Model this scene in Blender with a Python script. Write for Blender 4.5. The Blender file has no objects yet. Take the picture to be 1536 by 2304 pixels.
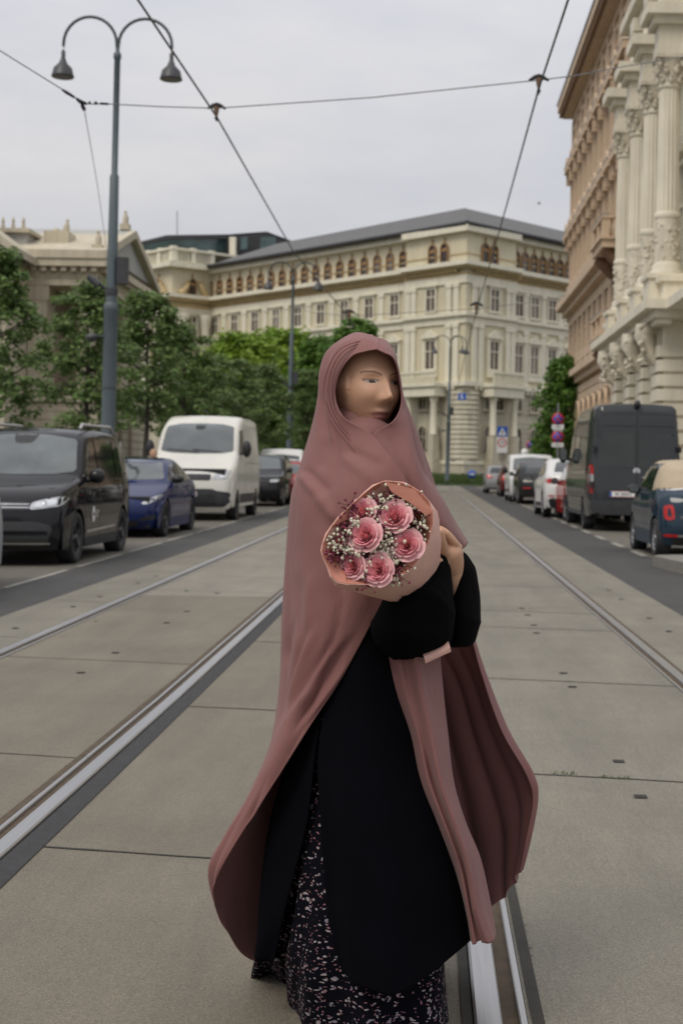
import bpy, bmesh, math, random
from mathutils import Vector, Matrix, noise
from mathutils.bvhtree import BVHTree
random.seed(7)
R_ = math.radians
SC = bpy.context.scene
COL = SC.collection
# ---------------------------------------------------------------- camera, sky, sun, exposure
# world: street runs along +Y, X to the right, camera at the origin 1.25 m above the ground
FPX, HCAM, ROLL = 3300.0, 1.25, 0.015          # focal length in pixels of a 1536 x 2304 frame
VPX, VPY = 960.0, 1073.0                       # vanishing point of the street in that frame
cd = bpy.data.cameras.new('camera')
cam = bpy.data.objects.new('camera', cd); COL.objects.link(cam)
cd.sensor_fit = 'VERTICAL'; cd.sensor_height = 36.0; cd.lens = FPX/2304*36.0
cd.shift_x = -(VPX-768)/2304; cd.shift_y = -(1152-VPY)/2304
cd.clip_start = 0.1; cd.clip_end = 3000
cd.dof.use_dof = True; cd.dof.focus_distance = 3.3; cd.dof.aperture_fstop = 7.0
cam.matrix_world = Matrix.Translation((0, 0, HCAM)) @ Matrix.Rotation(R_(90), 4, 'X') @ Matrix.Rotation(ROLL, 4, 'Z')
SC.camera = cam
SUN_EL, SUN_AZ = 52, 215                       # azimuth: clockwise from +Y; the glow of the sun behind cloud is behind the camera
wd = bpy.data.worlds.new('World'); SC.world = wd; wd.use_nodes = True
nt = wd.node_tree; nt.nodes.clear()
def N(t, ty, **kw):
    n = t.nodes.new(ty)
    for k, v in kw.items():
        if k in n.inputs: n.inputs[k].default_value = v
        else: setattr(n, k, v)
    return n
wo = N(nt, 'ShaderNodeOutputWorld'); bg = N(nt, 'ShaderNodeBackground'); bg.inputs['Strength'].default_value = 0.1
sky = N(nt, 'ShaderNodeTexSky'); sky.sky_type = 'NISHITA'; sky.sun_disc = False
sky.sun_elevation = R_(SUN_EL); sky.sun_rotation = R_(SUN_AZ); sky.air_density = 1.0; sky.dust_density = 4.0
# overcast: a grey cloud layer, brighter to the zenith (CIE overcast sky), with soft cloud forms
tc = N(nt, 'ShaderNodeTexCoord'); sep = N(nt, 'ShaderNodeSeparateXYZ')
nt.links.new(tc.outputs['Generated'], sep.inputs[0])
mr = N(nt, 'ShaderNodeMapRange'); mr.inputs['From Min'].default_value = 0.0; mr.inputs['From Max'].default_value = 1.0
mr.inputs['To Min'].default_value = 5.55; mr.inputs['To Max'].default_value = 12.5
nt.links.new(sep.outputs['Z'], mr.inputs['Value'])
mp = N(nt, 'ShaderNodeMapping'); mp.inputs['Scale'].default_value = (1.6, 1.6, 5.0)
nt.links.new(tc.outputs['Generated'], mp.inputs['Vector'])
nz = N(nt, 'ShaderNodeTexNoise', Scale=2.2, Detail=6.0, Roughness=0.55); nt.links.new(mp.outputs[0], nz.inputs['Vector'])
rp = N(nt, 'ShaderNodeValToRGB'); rp.color_ramp.elements[0].position = 0.34; rp.color_ramp.elements[1].position = 0.68
rp.color_ramp.elements[0].color = (0.84, 0.865, 0.95, 1); rp.color_ramp.elements[1].color = (1.06, 1.045, 1.06, 1)
nt.links.new(nz.outputs['Fac'], rp.inputs['Fac'])
mul = N(nt, 'ShaderNodeVectorMath', operation='SCALE'); nt.links.new(rp.outputs['Color'], mul.inputs[0]); nt.links.new(mr.outputs['Result'], mul.inputs['Scale'])
mx = N(nt, 'ShaderNodeMix', data_type='RGBA'); mx.inputs[0].default_value = 0.94
nt.links.new(sky.outputs['Color'], mx.inputs[6]); nt.links.new(mul.outputs[0], mx.inputs[7])
nt.links.new(mx.outputs[2], bg.inputs['Color']); nt.links.new(bg.outputs[0], wo.inputs[0])
sd = bpy.data.lights.new('sun', 'SUN'); sd.energy = 1.5; sd.angle = R_(22); sd.color = (1.0, 0.92, 0.80)
sun = bpy.data.objects.new('sun', sd); COL.objects.link(sun)
_d = Vector((math.sin(R_(SUN_AZ))*math.cos(R_(SUN_EL)), math.cos(R_(SUN_AZ))*math.cos(R_(SUN_EL)), math.sin(R_(SUN_EL))))
sun.rotation_euler = _d.to_track_quat('Z', 'Y').to_euler()
SC.view_settings.view_transform = 'Standard'; SC.view_settings.look = 'None'
SC.view_settings.exposure = 0.0; SC.view_settings.gamma = 1.0
# ---------------------------------------------------------------- helpers
def P(px, py, Y):
    "a point of the photograph at depth Y"
    dx, dy = px-VPX, py-VPY
    return Vector(((dx+ROLL*dy)*Y/FPX, Y, HCAM-(dy-ROLL*dx)*Y/FPX))
def gz(y): return 0.0065*max(0.0, y-8.0)       # the street rises gently
def ground(px, py):
    dx, dy = px-VPX, py-VPY
    u, v = dx+ROLL*dy, dy-ROLL*dx
    Y = FPX*HCAM/v
    if Y > 8: Y = (HCAM+0.052)/(v/FPX+0.0065)
    return Vector((u*Y/FPX, Y, gz(Y)))
def xat(px, py, Y): return ((px-VPX)+ROLL*(py-VPY))*Y/FPX

class MB:
    "collects boxes, tubes, lathes and prisms; build() links them as one mesh object"
    def __init__(s, T=None): s.v = []; s.f = []; s.m = []; s.T = T or Matrix(); s.mi = 0; s.sm = []
    def add(s, vs, fs, smooth=False):
        b = len(s.v); T = s.T
        s.v += [T @ Vector(p) for p in vs]
        for f in fs:
            s.f.append([b+i for i in f]); s.m.append(s.mi); s.sm.append(smooth)
    def box(s, a, b):
        x0, y0, z0 = a; x1, y1, z1 = b
        s.add([(x0,y0,z0),(x1,y0,z0),(x1,y1,z0),(x0,y1,z0),(x0,y0,z1),(x1,y0,z1),(x1,y1,z1),(x0,y1,z1)],
              [(0,3,2,1),(4,5,6,7),(0,1,5,4),(1,2,6,5),(2,3,7,6),(3,0,4,7)])
    def prism(s, pts, axis, a, b):
        "polygon in the plane of the two other axes, extruded along axis from a to b"
        n = len(pts)
        def mk(p, w):
            q = [p[0], p[1]]; q.insert(axis, w); return tuple(q)
        vs = [mk(p, a) for p in pts]+[mk(p, b) for p in pts]
        fs = [tuple(range(n))[::-1], tuple(range(n, 2*n))]+[(i, (i+1) % n, n+(i+1) % n, n+i) for i in range(n)]
        s.add(vs, fs)
    def tube(s, path, rad, n=8, cap=True):
        path = [Vector(p) for p in path]; rs = rad if isinstance(rad, (list, tuple)) else [rad]*len(path)
        up = None; vs = []; fs = []
        for i, p in enumerate(path):
            t = (path[min(i+1, len(path)-1)]-path[max(i-1, 0)]).normalized()
            if up is None:
                up = t.orthogonal().normalized()
            else:
                up = (up-t*up.dot(t)); up = up.normalized() if up.length > 1e-6 else t.orthogonal().normalized()
            w = t.cross(up)
            for k in range(n):
                a = 2*math.pi*k/n; vs.append(p+(up*math.cos(a)+w*math.sin(a))*rs[i])
        for i in range(len(path)-1):
            for k in range(n): fs.append((i*n+k, i*n+(k+1) % n, (i+1)*n+(k+1) % n, (i+1)*n+k))
        s.add(vs, fs, True)
        if cap:
            m = (len(path)-1)*n
            s.add(vs[:n], [tuple(range(n))[::-1]]); s.add(vs[m:], [tuple(range(n))])
    def lathe(s, prof, c=(0,0,0), n=16, axis=2, smooth=True, caps=True):
        "prof = [(radius, height)] turned about an axis through c"
        vs = []; fs = []; c = Vector(c)
        for r, h in prof:
            for k in range(n):
                a = 2*math.pi*k/n; q = [r*math.cos(a), r*math.sin(a)]; q.insert(axis, h); vs.append(c+Vector(q))
        m = len(prof)
        for i in range(m-1):
            for k in range(n): fs.append((i*n+k, i*n+(k+1) % n, (i+1)*n+(k+1) % n, (i+1)*n+k))
        s.add(vs, fs, smooth)
        if not caps: return
        if prof[0][0] > 1e-4: s.add(vs[:n], [tuple(range(n))[::-1]])
        if prof[-1][0] > 1e-4: s.add(vs[-n:], [tuple(range(n))])
    def ball(s, c, r, nu=8, nv=6):
        rx, ry, rz = r if isinstance(r, (list, tuple)) else (r, r, r)
        vs = []; fs = []
        for i in range(nv+1):
            t = math.pi*i/nv
            for k in range(nu):
                a = 2*math.pi*k/nu
                vs.append((c[0]+rx*math.sin(t)*math.cos(a), c[1]+ry*math.sin(t)*math.sin(a), c[2]+rz*math.cos(t)))
        for i in range(nv):
            for k in range(nu): fs.append((i*nu+k, (i+1)*nu+k, (i+1)*nu+(k+1) % nu, i*nu+(k+1) % nu))
        s.add(vs, fs, True)
    def mesh(s, name, mats):
        me = bpy.data.meshes.new(name); me.from_pydata([tuple(v) for v in s.v], [], s.f)
        for m in (mats if isinstance(mats, (list, tuple)) else [mats]): me.materials.append(m)
        me.polygons.foreach_set('material_index', s.m); me.polygons.foreach_set('use_smooth', s.sm)
        bm = bmesh.new(); bm.from_mesh(me); bmesh.ops.recalc_face_normals(bm, faces=bm.faces); bm.to_mesh(me); bm.free()
        me.update(); return me
    def build(s, name, mats, parent=None): return obj(name, s.mesh(name, mats), parent)
def obj(name, me, parent=None):
    o = bpy.data.objects.new(name, me); COL.objects.link(o)
    if parent: o.parent = parent
    return o
def tag(o, label=None, cat=None, group=None, kind=None):
    if label: o['label'] = label
    if cat: o['category'] = cat
    if group: o['group'] = group
    if kind: o['kind'] = kind
    return o
def thing(name, label, cat, loc=(0,0,0), rz=0.0, group=None):
    o = bpy.data.objects.new(name, None); COL.objects.link(o); o.empty_display_size = .2
    o.location = loc; o.rotation_euler = (0, 0, rz)
    return tag(o, label, cat, group)
def copy_tree(o, parent=None):
    c = o.copy(); COL.objects.link(c)
    if parent: c.parent = parent
    for ch in [x for x in o.children]: copy_tree(ch, c)
    return c
def copy_part(o, parent, M):
    "copy of a part (with its sub-parts) at a local matrix"
    c = copy_tree(o, parent); c.matrix_local = M; return c
def cr(p0, p1, p2, p3, t):
    return 0.5*((2*p1)+(p2-p0)*t+(2*p0-5*p1+4*p2-p3)*t*t+(3*p1-p0-3*p2+p3)*t**3)
def spline(pts, n):
    "Catmull-Rom through pts, n points per span"
    out = []
    for i in range(len(pts)-1):
        a, b, c, d = pts[max(i-1, 0)], pts[i], pts[i+1], pts[min(i+2, len(pts)-1)]
        for k in range(n): out.append(cr(a, b, c, d, k/n))
    out.append(pts[-1]); return out
def apply_mods(o):
    dg = bpy.context.evaluated_depsgraph_get(); dg.update()
    me = bpy.data.meshes.new_from_object(o.evaluated_get(dg)); o.modifiers.clear(); o.data = me; return o
def text_mesh(txt, size, ext=0.002):
    c = bpy.data.curves.new('text', 'FONT'); c.body = txt; c.size = size; c.extrude = ext; c.align_x = 'CENTER'; c.align_y = 'CENTER'
    o = bpy.data.objects.new('text', c); COL.objects.link(o)
    dg = bpy.context.evaluated_depsgraph_get(); dg.update()
    me = bpy.data.meshes.new_from_object(o.evaluated_get(dg)); bpy.data.objects.remove(o); return me
def lettering(name, txt, size, mat, M, parent):
    me = text_mesh(txt, size); me.materials.clear(); me.materials.append(mat)
    o = obj(name, me, parent); o.matrix_local = M; return o
# ---------------------------------------------------------------- materials
def mat(name, col, rough=0.6, metal=0.0, var=0.12, scale=3.0, bump=0.0, bscale=40.0, coat=0.0, ior=1.5, col2=None, stretch=(1,1,1), trans=0.0, spec=0.5):
    m = bpy.data.materials.new(name); m.use_nodes = True; t = m.node_tree; t.nodes.clear()
    out = N(t, 'ShaderNodeOutputMaterial'); b = N(t, 'ShaderNodeBsdfPrincipled'); t.links.new(b.outputs[0], out.inputs[0])
    b.inputs['Roughness'].default_value = rough; b.inputs['Metallic'].default_value = metal; b.inputs['IOR'].default_value = ior
    b.inputs['Coat Weight'].default_value = coat; b.inputs['Coat Roughness'].default_value = 0.04
    b.inputs['Specular IOR Level'].default_value = spec
    tcn = N(t, 'ShaderNodeTexCoord'); mpn = N(t, 'ShaderNodeMapping'); mpn.inputs['Scale'].default_value = stretch
    t.links.new(tcn.outputs['Object'], mpn.inputs['Vector'])
    n1 = N(t, 'ShaderNodeTexNoise', Scale=scale, Detail=7.0, Roughness=0.62); t.links.new(mpn.outputs[0], n1.inputs['Vector'])
    r = N(t, 'ShaderNodeValToRGB'); r.color_ramp.elements[0].position = .28; r.color_ramp.elements[1].position = .72
    c2 = col2 or tuple(min(1, c*(1+var)) for c in col); c1 = tuple(c*(1-var) for c in col) if col2 is None else col
    r.color_ramp.elements[0].color = (*c1, 1); r.color_ramp.elements[1].color = (*c2, 1)
    t.links.new(n1.outputs['Fac'], r.inputs['Fac']); t.links.new(r.outputs['Color'], b.inputs['Base Color'])
    if bump:
        n2 = N(t, 'ShaderNodeTexNoise', Scale=bscale, Detail=4.0); t.links.new(mpn.outputs[0], n2.inputs['Vector'])
        bp = N(t, 'ShaderNodeBump', Strength=bump, Distance=0.02); t.links.new(n2.outputs['Fac'], bp.inputs['Height']); t.links.new(bp.outputs[0], b.inputs['Normal'])
    if trans:
        tr = N(t, 'ShaderNodeBsdfTranslucent'); t.links.new(r.outputs['Color'], tr.inputs['Color'])
        mxs = N(t, 'ShaderNodeMixShader'); mxs.inputs[0].default_value = trans
        t.links.new(b.outputs[0], mxs.inputs[1]); t.links.new(tr.outputs[0], mxs.inputs[2]); t.links.new(mxs.outputs[0], out.inputs[0])
    return m
def nodes_of(m):
    t = m.node_tree; b = [n for n in t.nodes if n.type == 'BSDF_PRINCIPLED'][0]; return t, b
M = {}
def paint(name, col, var=.04): M[name] = mat(name, col, .35, 0, var, 2.0, coat=.7, spec=.0)
M['black_rubber'] = mat('black_rubber', (.018,.018,.019), .75, 0, .25, 9, .15, 60)
M['black_plastic'] = mat('black_plastic', (.016,.016,.017), .5, 0, .25, 7)
M['dark_grey_plastic'] = mat('dark_grey_plastic', (.035,.036,.04), .55, 0, .2, 7)
M['alloy'] = mat('alloy', (.42,.42,.43), .28, .9, .15, 5)
M['dark_alloy'] = mat('dark_alloy', (.07,.07,.075), .35, .7, .2, 5)
M['steel_silver'] = mat('steel_silver', (.55,.55,.56), .3, .8, .1, 4)
M['glass'] = mat('glass', (.018,.021,.021), .04, 0, .3, 1.5, ior=1.65)
M['screen_glass'] = mat('screen_glass', (.060,.072,.072), .05, 0, .55, 1.2, ior=1.9)
M['lamp_clear'] = mat('lamp_clear', (.48,.49,.50), .12, .35, .45, 14, ior=1.6)
M['lamp_red'] = mat('lamp_red', (.42,.012,.012), .15, 0, .3, 12, ior=1.6)
M['chrome'] = mat('chrome', (.7,.7,.71), .12, 1.0, .05, 4)
M['plate_white'] = mat('plate_white', (.72,.72,.70), .4, 0, .05, 5)
M['ink'] = mat('ink', (.02,.02,.025), .5, 0, .1, 5)
M['blue_sign'] = mat('blue_sign', (.008,.085,.42), .4, 0, .08, 5)
M['red_sign'] = mat('red_sign', (.50,.02,.03), .4, 0, .08, 5)
M['white_sign'] = mat('white_sign', (.70,.70,.70), .45, 0, .06, 5)
M['pole_grey'] = mat('pole_grey', (.30,.31,.32), .4, .6, .15, 6)
# ---------------------------------------------------------------- ground, road, tracks
def concrete_mat(name, col, var, grain=1.0, broom=0.0):
    m = mat(name, col, .78, 0, var, .9, 0, 1, spec=.35); t, b = nodes_of(m)
    tcn = [n for n in t.nodes if n.type == 'TEX_COORD'][0]
    base = [n for n in t.nodes if n.type == 'VALTORGB'][0]
    # coarse stains, fine aggregate speckle, broom-finish bump
    n2 = N(t, 'ShaderNodeTexNoise', Scale=170.0, Detail=3.0); t.links.new(tcn.outputs['Object'], n2.inputs['Vector'])
    r2 = N(t, 'ShaderNodeValToRGB'); r2.color_ramp.elements[0].position = .3; r2.color_ramp.elements[1].position = .74
    r2.color_ramp.elements[0].color = (.60,.60,.60,1); r2.color_ramp.elements[1].color = (1.36,1.33,1.27,1)
    t.links.new(n2.outputs['Fac'], r2.inputs['Fac'])
    mu = N(t, 'ShaderNodeMix', data_type='RGBA', blend_type='MULTIPLY'); mu.inputs[0].default_value = grain
    t.links.new(base.outputs['Color'], mu.inputs[6]); t.links.new(r2.outputs['Color'], mu.inputs[7])
    mp2 = N(t, 'ShaderNodeMapping'); mp2.inputs['Scale'].default_value = (.35, .06, 1); t.links.new(tcn.outputs['Object'], mp2.inputs['Vector'])
    n3 = N(t, 'ShaderNodeTexNoise', Scale=9.0, Detail=6.0, Roughness=.7); t.links.new(mp2.outputs[0], n3.inputs['Vector'])
    r3 = N(t, 'ShaderNodeValToRGB'); r3.color_ramp.elements[0].position = .3; r3.color_ramp.elements[1].position = .75
    r3.color_ramp.elements[0].color = (.82,.82,.83,1); r3.color_ramp.elements[1].color = (1.10,1.10,1.08,1); t.links.new(n3.outputs['Fac'], r3.inputs['Fac'])
    mu2 = N(t, 'ShaderNodeMix', data_type='RGBA', blend_type='MULTIPLY'); mu2.inputs[0].default_value = 1
    t.links.new(mu.outputs[2], mu2.inputs[6]); t.links.new(r3.outputs['Color'], mu2.inputs[7]); t.links.new(mu2.outputs[2], b.inputs['Base Color'])
    mp = N(t, 'ShaderNodeMapping'); mp.inputs['Scale'].default_value = (60, 5, 1); mp.inputs['Rotation'].default_value = (0, 0, .12)
    t.links.new(tcn.outputs['Object'], mp.inputs['Vector'])
    n4 = N(t, 'ShaderNodeTexNoise', Scale=1.0, Detail=3.0); t.links.new(mp.outputs[0], n4.inputs['Vector'])
    b1 = N(t, 'ShaderNodeBump', Strength=.6, Distance=.005); t.links.new(n2.outputs['Fac'], b1.inputs['Height'])
    b2 = N(t, 'ShaderNodeBump', Strength=broom, Distance=.01); t.links.new(n4.outputs['Fac'], b2.inputs['Height'])
    t.links.new(b1.outputs[0], b2.inputs['Normal']); t.links.new(b2.outputs[0], b.inputs['Normal'])
    return m
M['slab_brown'] = concrete_mat('slab_brown', (.180,.160,.126), .14, .75, .10)
M['slab_grey'] = concrete_mat('slab_grey', (.205,.192,.158), .14, .8, .5)
M['slab_pale'] = concrete_mat('slab_pale', (.232,.215,.178), .10, .7, .15)
M['asphalt'] = concrete_mat('asphalt', (.062,.062,.062), .16, 1.0, .05)
M['parking_asphalt'] = concrete_mat('parking_asphalt', (.135,.125,.105), .12, .8, .05)
M['pavement'] = concrete_mat('pavement', (.18,.175,.165), .1, .6, .05)
M['granite'] = concrete_mat('granite', (.22,.21,.19), .12, 1.0, .05)
M['earth'] = mat('earth', (.08,.075,.06), .9, 0, .2, .4)
M['joint'] = mat('joint', (.030,.027,.022), .9, 0, .3, 12)
M['bitumen'] = mat('bitumen', (.022,.022,.023), .7, 0, .35, 22, .5, 90)
M['rail_steel'] = mat('rail_steel', (.50,.50,.51), .33, .92, .12, 2.5, stretch=(40,.5,1))
M['groove_rust'] = mat('groove_rust', (.075,.052,.030), .85, 0, .35, 18)
M['road_white'] = mat('road_white', (.27,.26,.225), .75, 0, .22, 5)
M['grass'] = mat('grass', (.06,.095,.022), .8, 0, .3, 6, trans=.2)
M['lawn_earth'] = mat('lawn_earth', (.055,.085,.025), .9, 0, .3, 3)

def sheet(name, x0, x1, y0, y1, m, dz=0.0, nx=1, fx0=None, fx1=None, kind='structure', ragged=0.0):
    "a strip of ground that follows the slope of the street"
    ys = sorted(set([y0, y1]+[y for y in [8.0] if y0 < y < y1]+[y0+(y1-y0)*i/60 for i in range(61)]))
    b = MB(); vs = []; fs = []
    for y in ys:
        a = fx0(y) if fx0 else x0; c = fx1(y) if fx1 else x1
        if ragged: c += noise.noise((y*1.3, 3.1, 0))*ragged; a += noise.noise((y*1.3, 8.1, 0))*ragged
        for i in range(nx+1): vs.append((a+(c-a)*i/nx, y, gz(y)+dz))
    w = nx+1
    for j in range(len(ys)-1):
        for i in range(nx): fs.append((j*w+i, j*w+i+1, (j+1)*w+i+1, (j+1)*w+i))
    b.add(vs, fs); o = b.build(name, m); return tag(o, kind=kind)
g = MB()
g.add([(-900,-60,-.03),(900,-60,-.03),(900,8,-.03),(-900,8,-.03),(900,150,gz(150)-.03),(-900,150,gz(150)-.03),(900,1500,gz(150)),(-900,1500,gz(150))],
      [(0,1,2,3),(3,2,4,5),(5,4,6,7)])
tag(g.build('ground', M['earth']), kind='structure')
sheet('road', -4.3, 3.35, -6, 106, M['asphalt'])
sheet('parking_lane', -7.0, -4.3, -6, 104, M['parking_asphalt'])
sheet('parking_lane', 3.35, 6.0, -6, 104, M['parking_asphalt'])
sheet('cross_street', -60, 60, 106, 112, M['asphalt'], .002)
# concrete track bed in four strips between the rails
XR = [-2.84, -1.395, 0.15, 1.60]
sheet('track_slabs', -3.52, -2.888, -6, 105, M['slab_grey'], .006, ragged=.02)
sheet('track_slabs', -2.76, -1.466, -6, 14.4, M['slab_brown'], .008, 2)
sheet('track_slabs', -2.76, -1.466, 14.4, 105, M['slab_pale'], .008, 2)
sheet('track_slabs', -1.337, .122, -6, 105, M['slab_brown'], .008, 2)
sheet('track_slabs', .250, 1.510, -6, 105, M['slab_grey'], .008, 2)
sheet('track_slabs', 1.638, 2.30, -6, 105, M['slab_grey'], .006, ragged=.02)
SKEW = .20
def joint(x0, x1, y, w, dz=.0105):
    b = MB(); n = 14; vs = []; fs = []
    for i in range(n+1):
        x = x0+(x1-x0)*i/n; yy = y-(x-x0)*SKEW+noise.noise((x*3, y, 0))*.012
        ww = w*(.7+.6*abs(noise.noise((x*5, y*2, 4))))
        vs += [(x, yy-ww/2, gz(yy)+dz), (x, yy+ww/2, gz(yy)+dz)]
    for i in range(n): fs.append((2*i, 2*i+2, 2*i+3, 2*i+1))
    b.add(vs, fs); return tag(b.build('slab_joint', M['joint']), kind='structure')
def joint_at(px, py, strip, w=.016):
    q = ground(px, py); x0, x1 = strip; return joint(x0, x1, q.y+(q.x-x0)*SKEW, w)
S_LO, S_L, S_C, S_R, S_RO = (-3.45,-2.90), (-2.78,-1.47), (-1.25,.07), (.24,1.52), (1.68,2.22)
for px, py in [(110,1912),(430,1593),(580,1446)]: joint_at(px, py, S_C, .018)
for px, py in [(100,1705),(300,1492),(515,1334),(560,1300),(600,1272)]: joint_at(px, py, S_L, .014)
for px, py in [(1360,1755),(1300,1538),(1250,1418),(1250,1381),(1200,1322),(1160,1272),(1130,1240),(1110,1217)]: joint_at(px, py, S_R, .018)
for px, py in [(1390,1339),(1225,1217)]: joint_at(px, py, S_RO, .014)
for px, py in [(190,1355),(40,1436)]: joint_at(px, py, S_LO, .012)
for k in range(9):
    for st in (S_L, S_C, S_R): joint(st[0], st[1], 29+k*3.0+st[0]*.2, .02)
# rails: a broad running head, a groove and a thin guard lip, one thing per rail
def rail(xc, side, label):
    "side = +1: groove lies to the right of the head"
    r = tag(bpy.data.objects.new('tram_rail', None), label, 'tram rail', 'grooved tram rails set in the street'); COL.objects.link(r); r.location = (xc, 0, 0)
    ys = [-6, 0, 2, 4, 8, 12, 20, 40, 70, 105]
    def strip(prof, name, m):
        b = MB(); vs = []; fs = []; k = len(prof)
        for y in ys:
            for (x, z) in prof: vs.append((x*side, y, gz(y)+z))
        for j in range(len(ys)-1):
            for i in range(k-1): fs.append((j*k+i, j*k+i+1, (j+1)*k+i+1, (j+1)*k+i))
        b.add(vs, fs); b.build(name, m, r)
    strip([(-.036,-.02),(-.034,.016),(-.028,.021),(.026,.021),(.030,.016),(.030,-.02)], 'rail_head', M['rail_steel'])
    strip([(.030,.003),(.070,.003)], 'groove', M['groove_rust'])
    strip([(.070,-.02),(.070,.013),(.073,.016),(.086,.016),(.088,.013),(.088,-.02)], 'guard_lip', M['rail_steel'])
    return r
rail(XR[0]-.01, 1, 'grooved steel rail furthest left in the street, beside the parked black minivan')
rail(XR[1]+.02, -1, 'broad shiny rail with black bitumen edge crossing the left foreground')
rail(XR[2]+.01, 1, 'grooved steel rail coming out from under the woman in the long cloak')
rail(XR[3], -1, 'grooved steel rail furthest right, beside the asphalt and parked cars')
sheet('bitumen_edge', XR[1]+.062, XR[1]+.148, -6, 105, M['bitumen'], .012, ragged=.012)
sheet('bitumen_edge', XR[2]+.105, XR[2]+.135, -6, 105, M['joint'], .012, ragged=.012)
sheet('bitumen_edge', XR[2]-.055, XR[2]-.03, -6, 105, M['joint'], .012, ragged=.012)
sheet('bitumen_edge', XR[3]+.04, XR[3]+.065, -6, 105, M['groove_rust'], .012, ragged=.015)
sheet('bitumen_edge', XR[1]-.105, XR[1]-.072, -6, 105, M['groove_rust'], .012, ragged=.015)
# lifting holes in the slabs
for px, py in [(1390,1718),(1439,1798),(1266,1518),(1286,1549),(1200,1409),(1206,1427),(1186,1386),(1172,1371),(1503,1423),(1459,1393),(1396,1350),(1368,1330),
               (182,1517),(260,1472),(375,1404),(420,1378),(35,1416),(165,1367),(225,1344),(310,1313),(350,1298),(488,1337)]:
    q = ground(px, py); b = MB(); s = .025
    b.add([(q.x-s, q.y-s*1.1, q.z+.0125),(q.x+s, q.y-s*1.3, q.z+.0125),(q.x+s*1.05, q.y+s, q.z+.0125),(q.x-s*.9, q.y+s*1.2, q.z+.0125)], [(0,1,2,3)])
    tag(b.build('lifting_hole', M['joint']), kind='structure')
# pavements with real kerbs
def pavement(x0, x1, y0, y1, kerb_x):
    sheet('pavement', x0, x1, y0, y1, M['pavement'], .13)
    b = MB(); k0, k1 = kerb_x
    ys = [y0, 8, y1] if y0 < 8 < y1 else [y0, y1]
    for a, c in zip(ys[:-1], ys[1:]):
        vs = [(x, y, gz(y)+z) for y in (a, c) for (x, z) in ((k0, -.05), (k1, -.05), (k1, .134), (k0, .134))]
        b.add(vs, [(0,1,2,3),(4,7,6,5),(0,3,7,4),(1,5,6,2),(3,2,6,7)])
    tag(b.build('kerb', M['granite']), kind='structure')
pavement(-13.5, -7.0, -6, 104, (-7.0, -6.85))
pavement(6.0, 9.5, -6, 104, (5.85, 6.0))
# rounded kerb island at the right, ending the row of parking spaces
ia = ground(1467, 1274)
ip = [(ia.x, ia.y), (ia.x+.12, ia.y+.22), (ia.x+.4, ia.y+.36), (6.1, ia.y+.4), (6.1, ia.y-6), (ia.x+.55, ia.y-6), (ia.x+.25, ia.y-2.2), (ia.x+.06, ia.y-.7)]
b = MB(); b.prism(ip, 2, 0, gz(ia.y)+.145); tag(b.build('pavement_island', M['granite']), kind='structure')
# parking lines
for px0, py0, px1, py1 in [(1262,1182,1290,1196),(1303,1224,1343,1252),(1225,1178,1245,1189)]: pass
b = MB()
def lane(x, y0, y1, w=.11):
    vs = [(x-w/2, y0, gz(y0)+.006), (x+w/2, y0, gz(y0)+.006), (x+w/2, y1, gz(y1)+.006), (x-w/2, y1, gz(y1)+.006)]; b.add(vs, [(0,1,2,3)])
for i in range(14): lane(3.32+.008*i, 22.2+i*2.6, 23.6+i*2.6)
for i in range(14): lane(-4.30-.01*i, 15.0+i*3.2, 17.6+i*3.2, .07)
tag(b.build('parking_lines', M['road_white']), kind='structure')
# lawn mound at the far end, blades as stuff
b = MB(); vs = []; fs = []
LX0, LX1, LY0, LY1 = -30, 14, 107.5, 124; nx, ny = 40, 14
def lz(x, y): return gz(107)+.12+.75*min(1, max(0, (y-LY0)/14))+.08*noise.noise((x*.4, y*.4, 0))
for j in range(ny+1):
    for i in range(nx+1):
        x = LX0+(LX1-LX0)*i/nx; y = LY0+(LY1-LY0)*j/ny; vs.append((x, y, lz(x, y) if j else gz(107)))
for j in range(ny):
    for i in range(nx): a = j*(nx+1)+i; fs.append((a, a+1, a+nx+2, a+nx+1))
b.add(vs, fs, True); tag(b.build('lawn', M['lawn_earth']), kind='structure')
b = MB(); rr = random.Random(3)
for i in range(9000):
    x = rr.uniform(-4, 9); y = LY0+(rr.random()**1.6)*12
    z = lz(x, y); h = rr.uniform(.12, .4); a = rr.uniform(0, 3.14); w = .03
    b.add([(x-w*math.cos(a), y-w*math.sin(a), z), (x+w*math.cos(a), y+w*math.sin(a), z), (x+rr.uniform(-.1,.1), y+rr.uniform(-.1,.1), z+h)], [(0,1,2)])
tag(b.build('grass', M['grass']), 'tall green grass growing on the lawn in front of the corner palace', 'grass', kind='stuff')
# small tufts of grass in the joints and grit along the rails
b = MB(); rr = random.Random(12)
for px, py, sp, n_ in [(1265,1746,14,26),(1360,1753,8,16),(1390,1757,16,14),(420,1332,3,20),(640,1350,4,16),(612,1372,5,18),(190,1710,8,10),(980,1378,6,10),(1170,1375,10,12),(560,1410,6,14),(215,1402,4,10)]:
    for k in range(n_):
        q = ground(px+rr.gauss(0, sp), py+rr.gauss(0, 1.5)); a = rr.uniform(0, 6.28); h = rr.uniform(.006,.018); w = .003
        b.add([(q.x-w*math.cos(a), q.y-w*math.sin(a), q.z+.009), (q.x+w*math.cos(a), q.y+w*math.sin(a), q.z+.009), (q.x+rr.uniform(-.012,.012), q.y+rr.uniform(-.012,.012), q.z+.009+h)], [(0,1,2)])
tag(b.build('joint_grass', M['grass']), 'tiny grass tufts growing in the slab joints', 'grass', kind='stuff')
M['grit'] = mat('grit', (.16,.13,.09), .95, 0, .4, 60)
b = MB()
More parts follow.
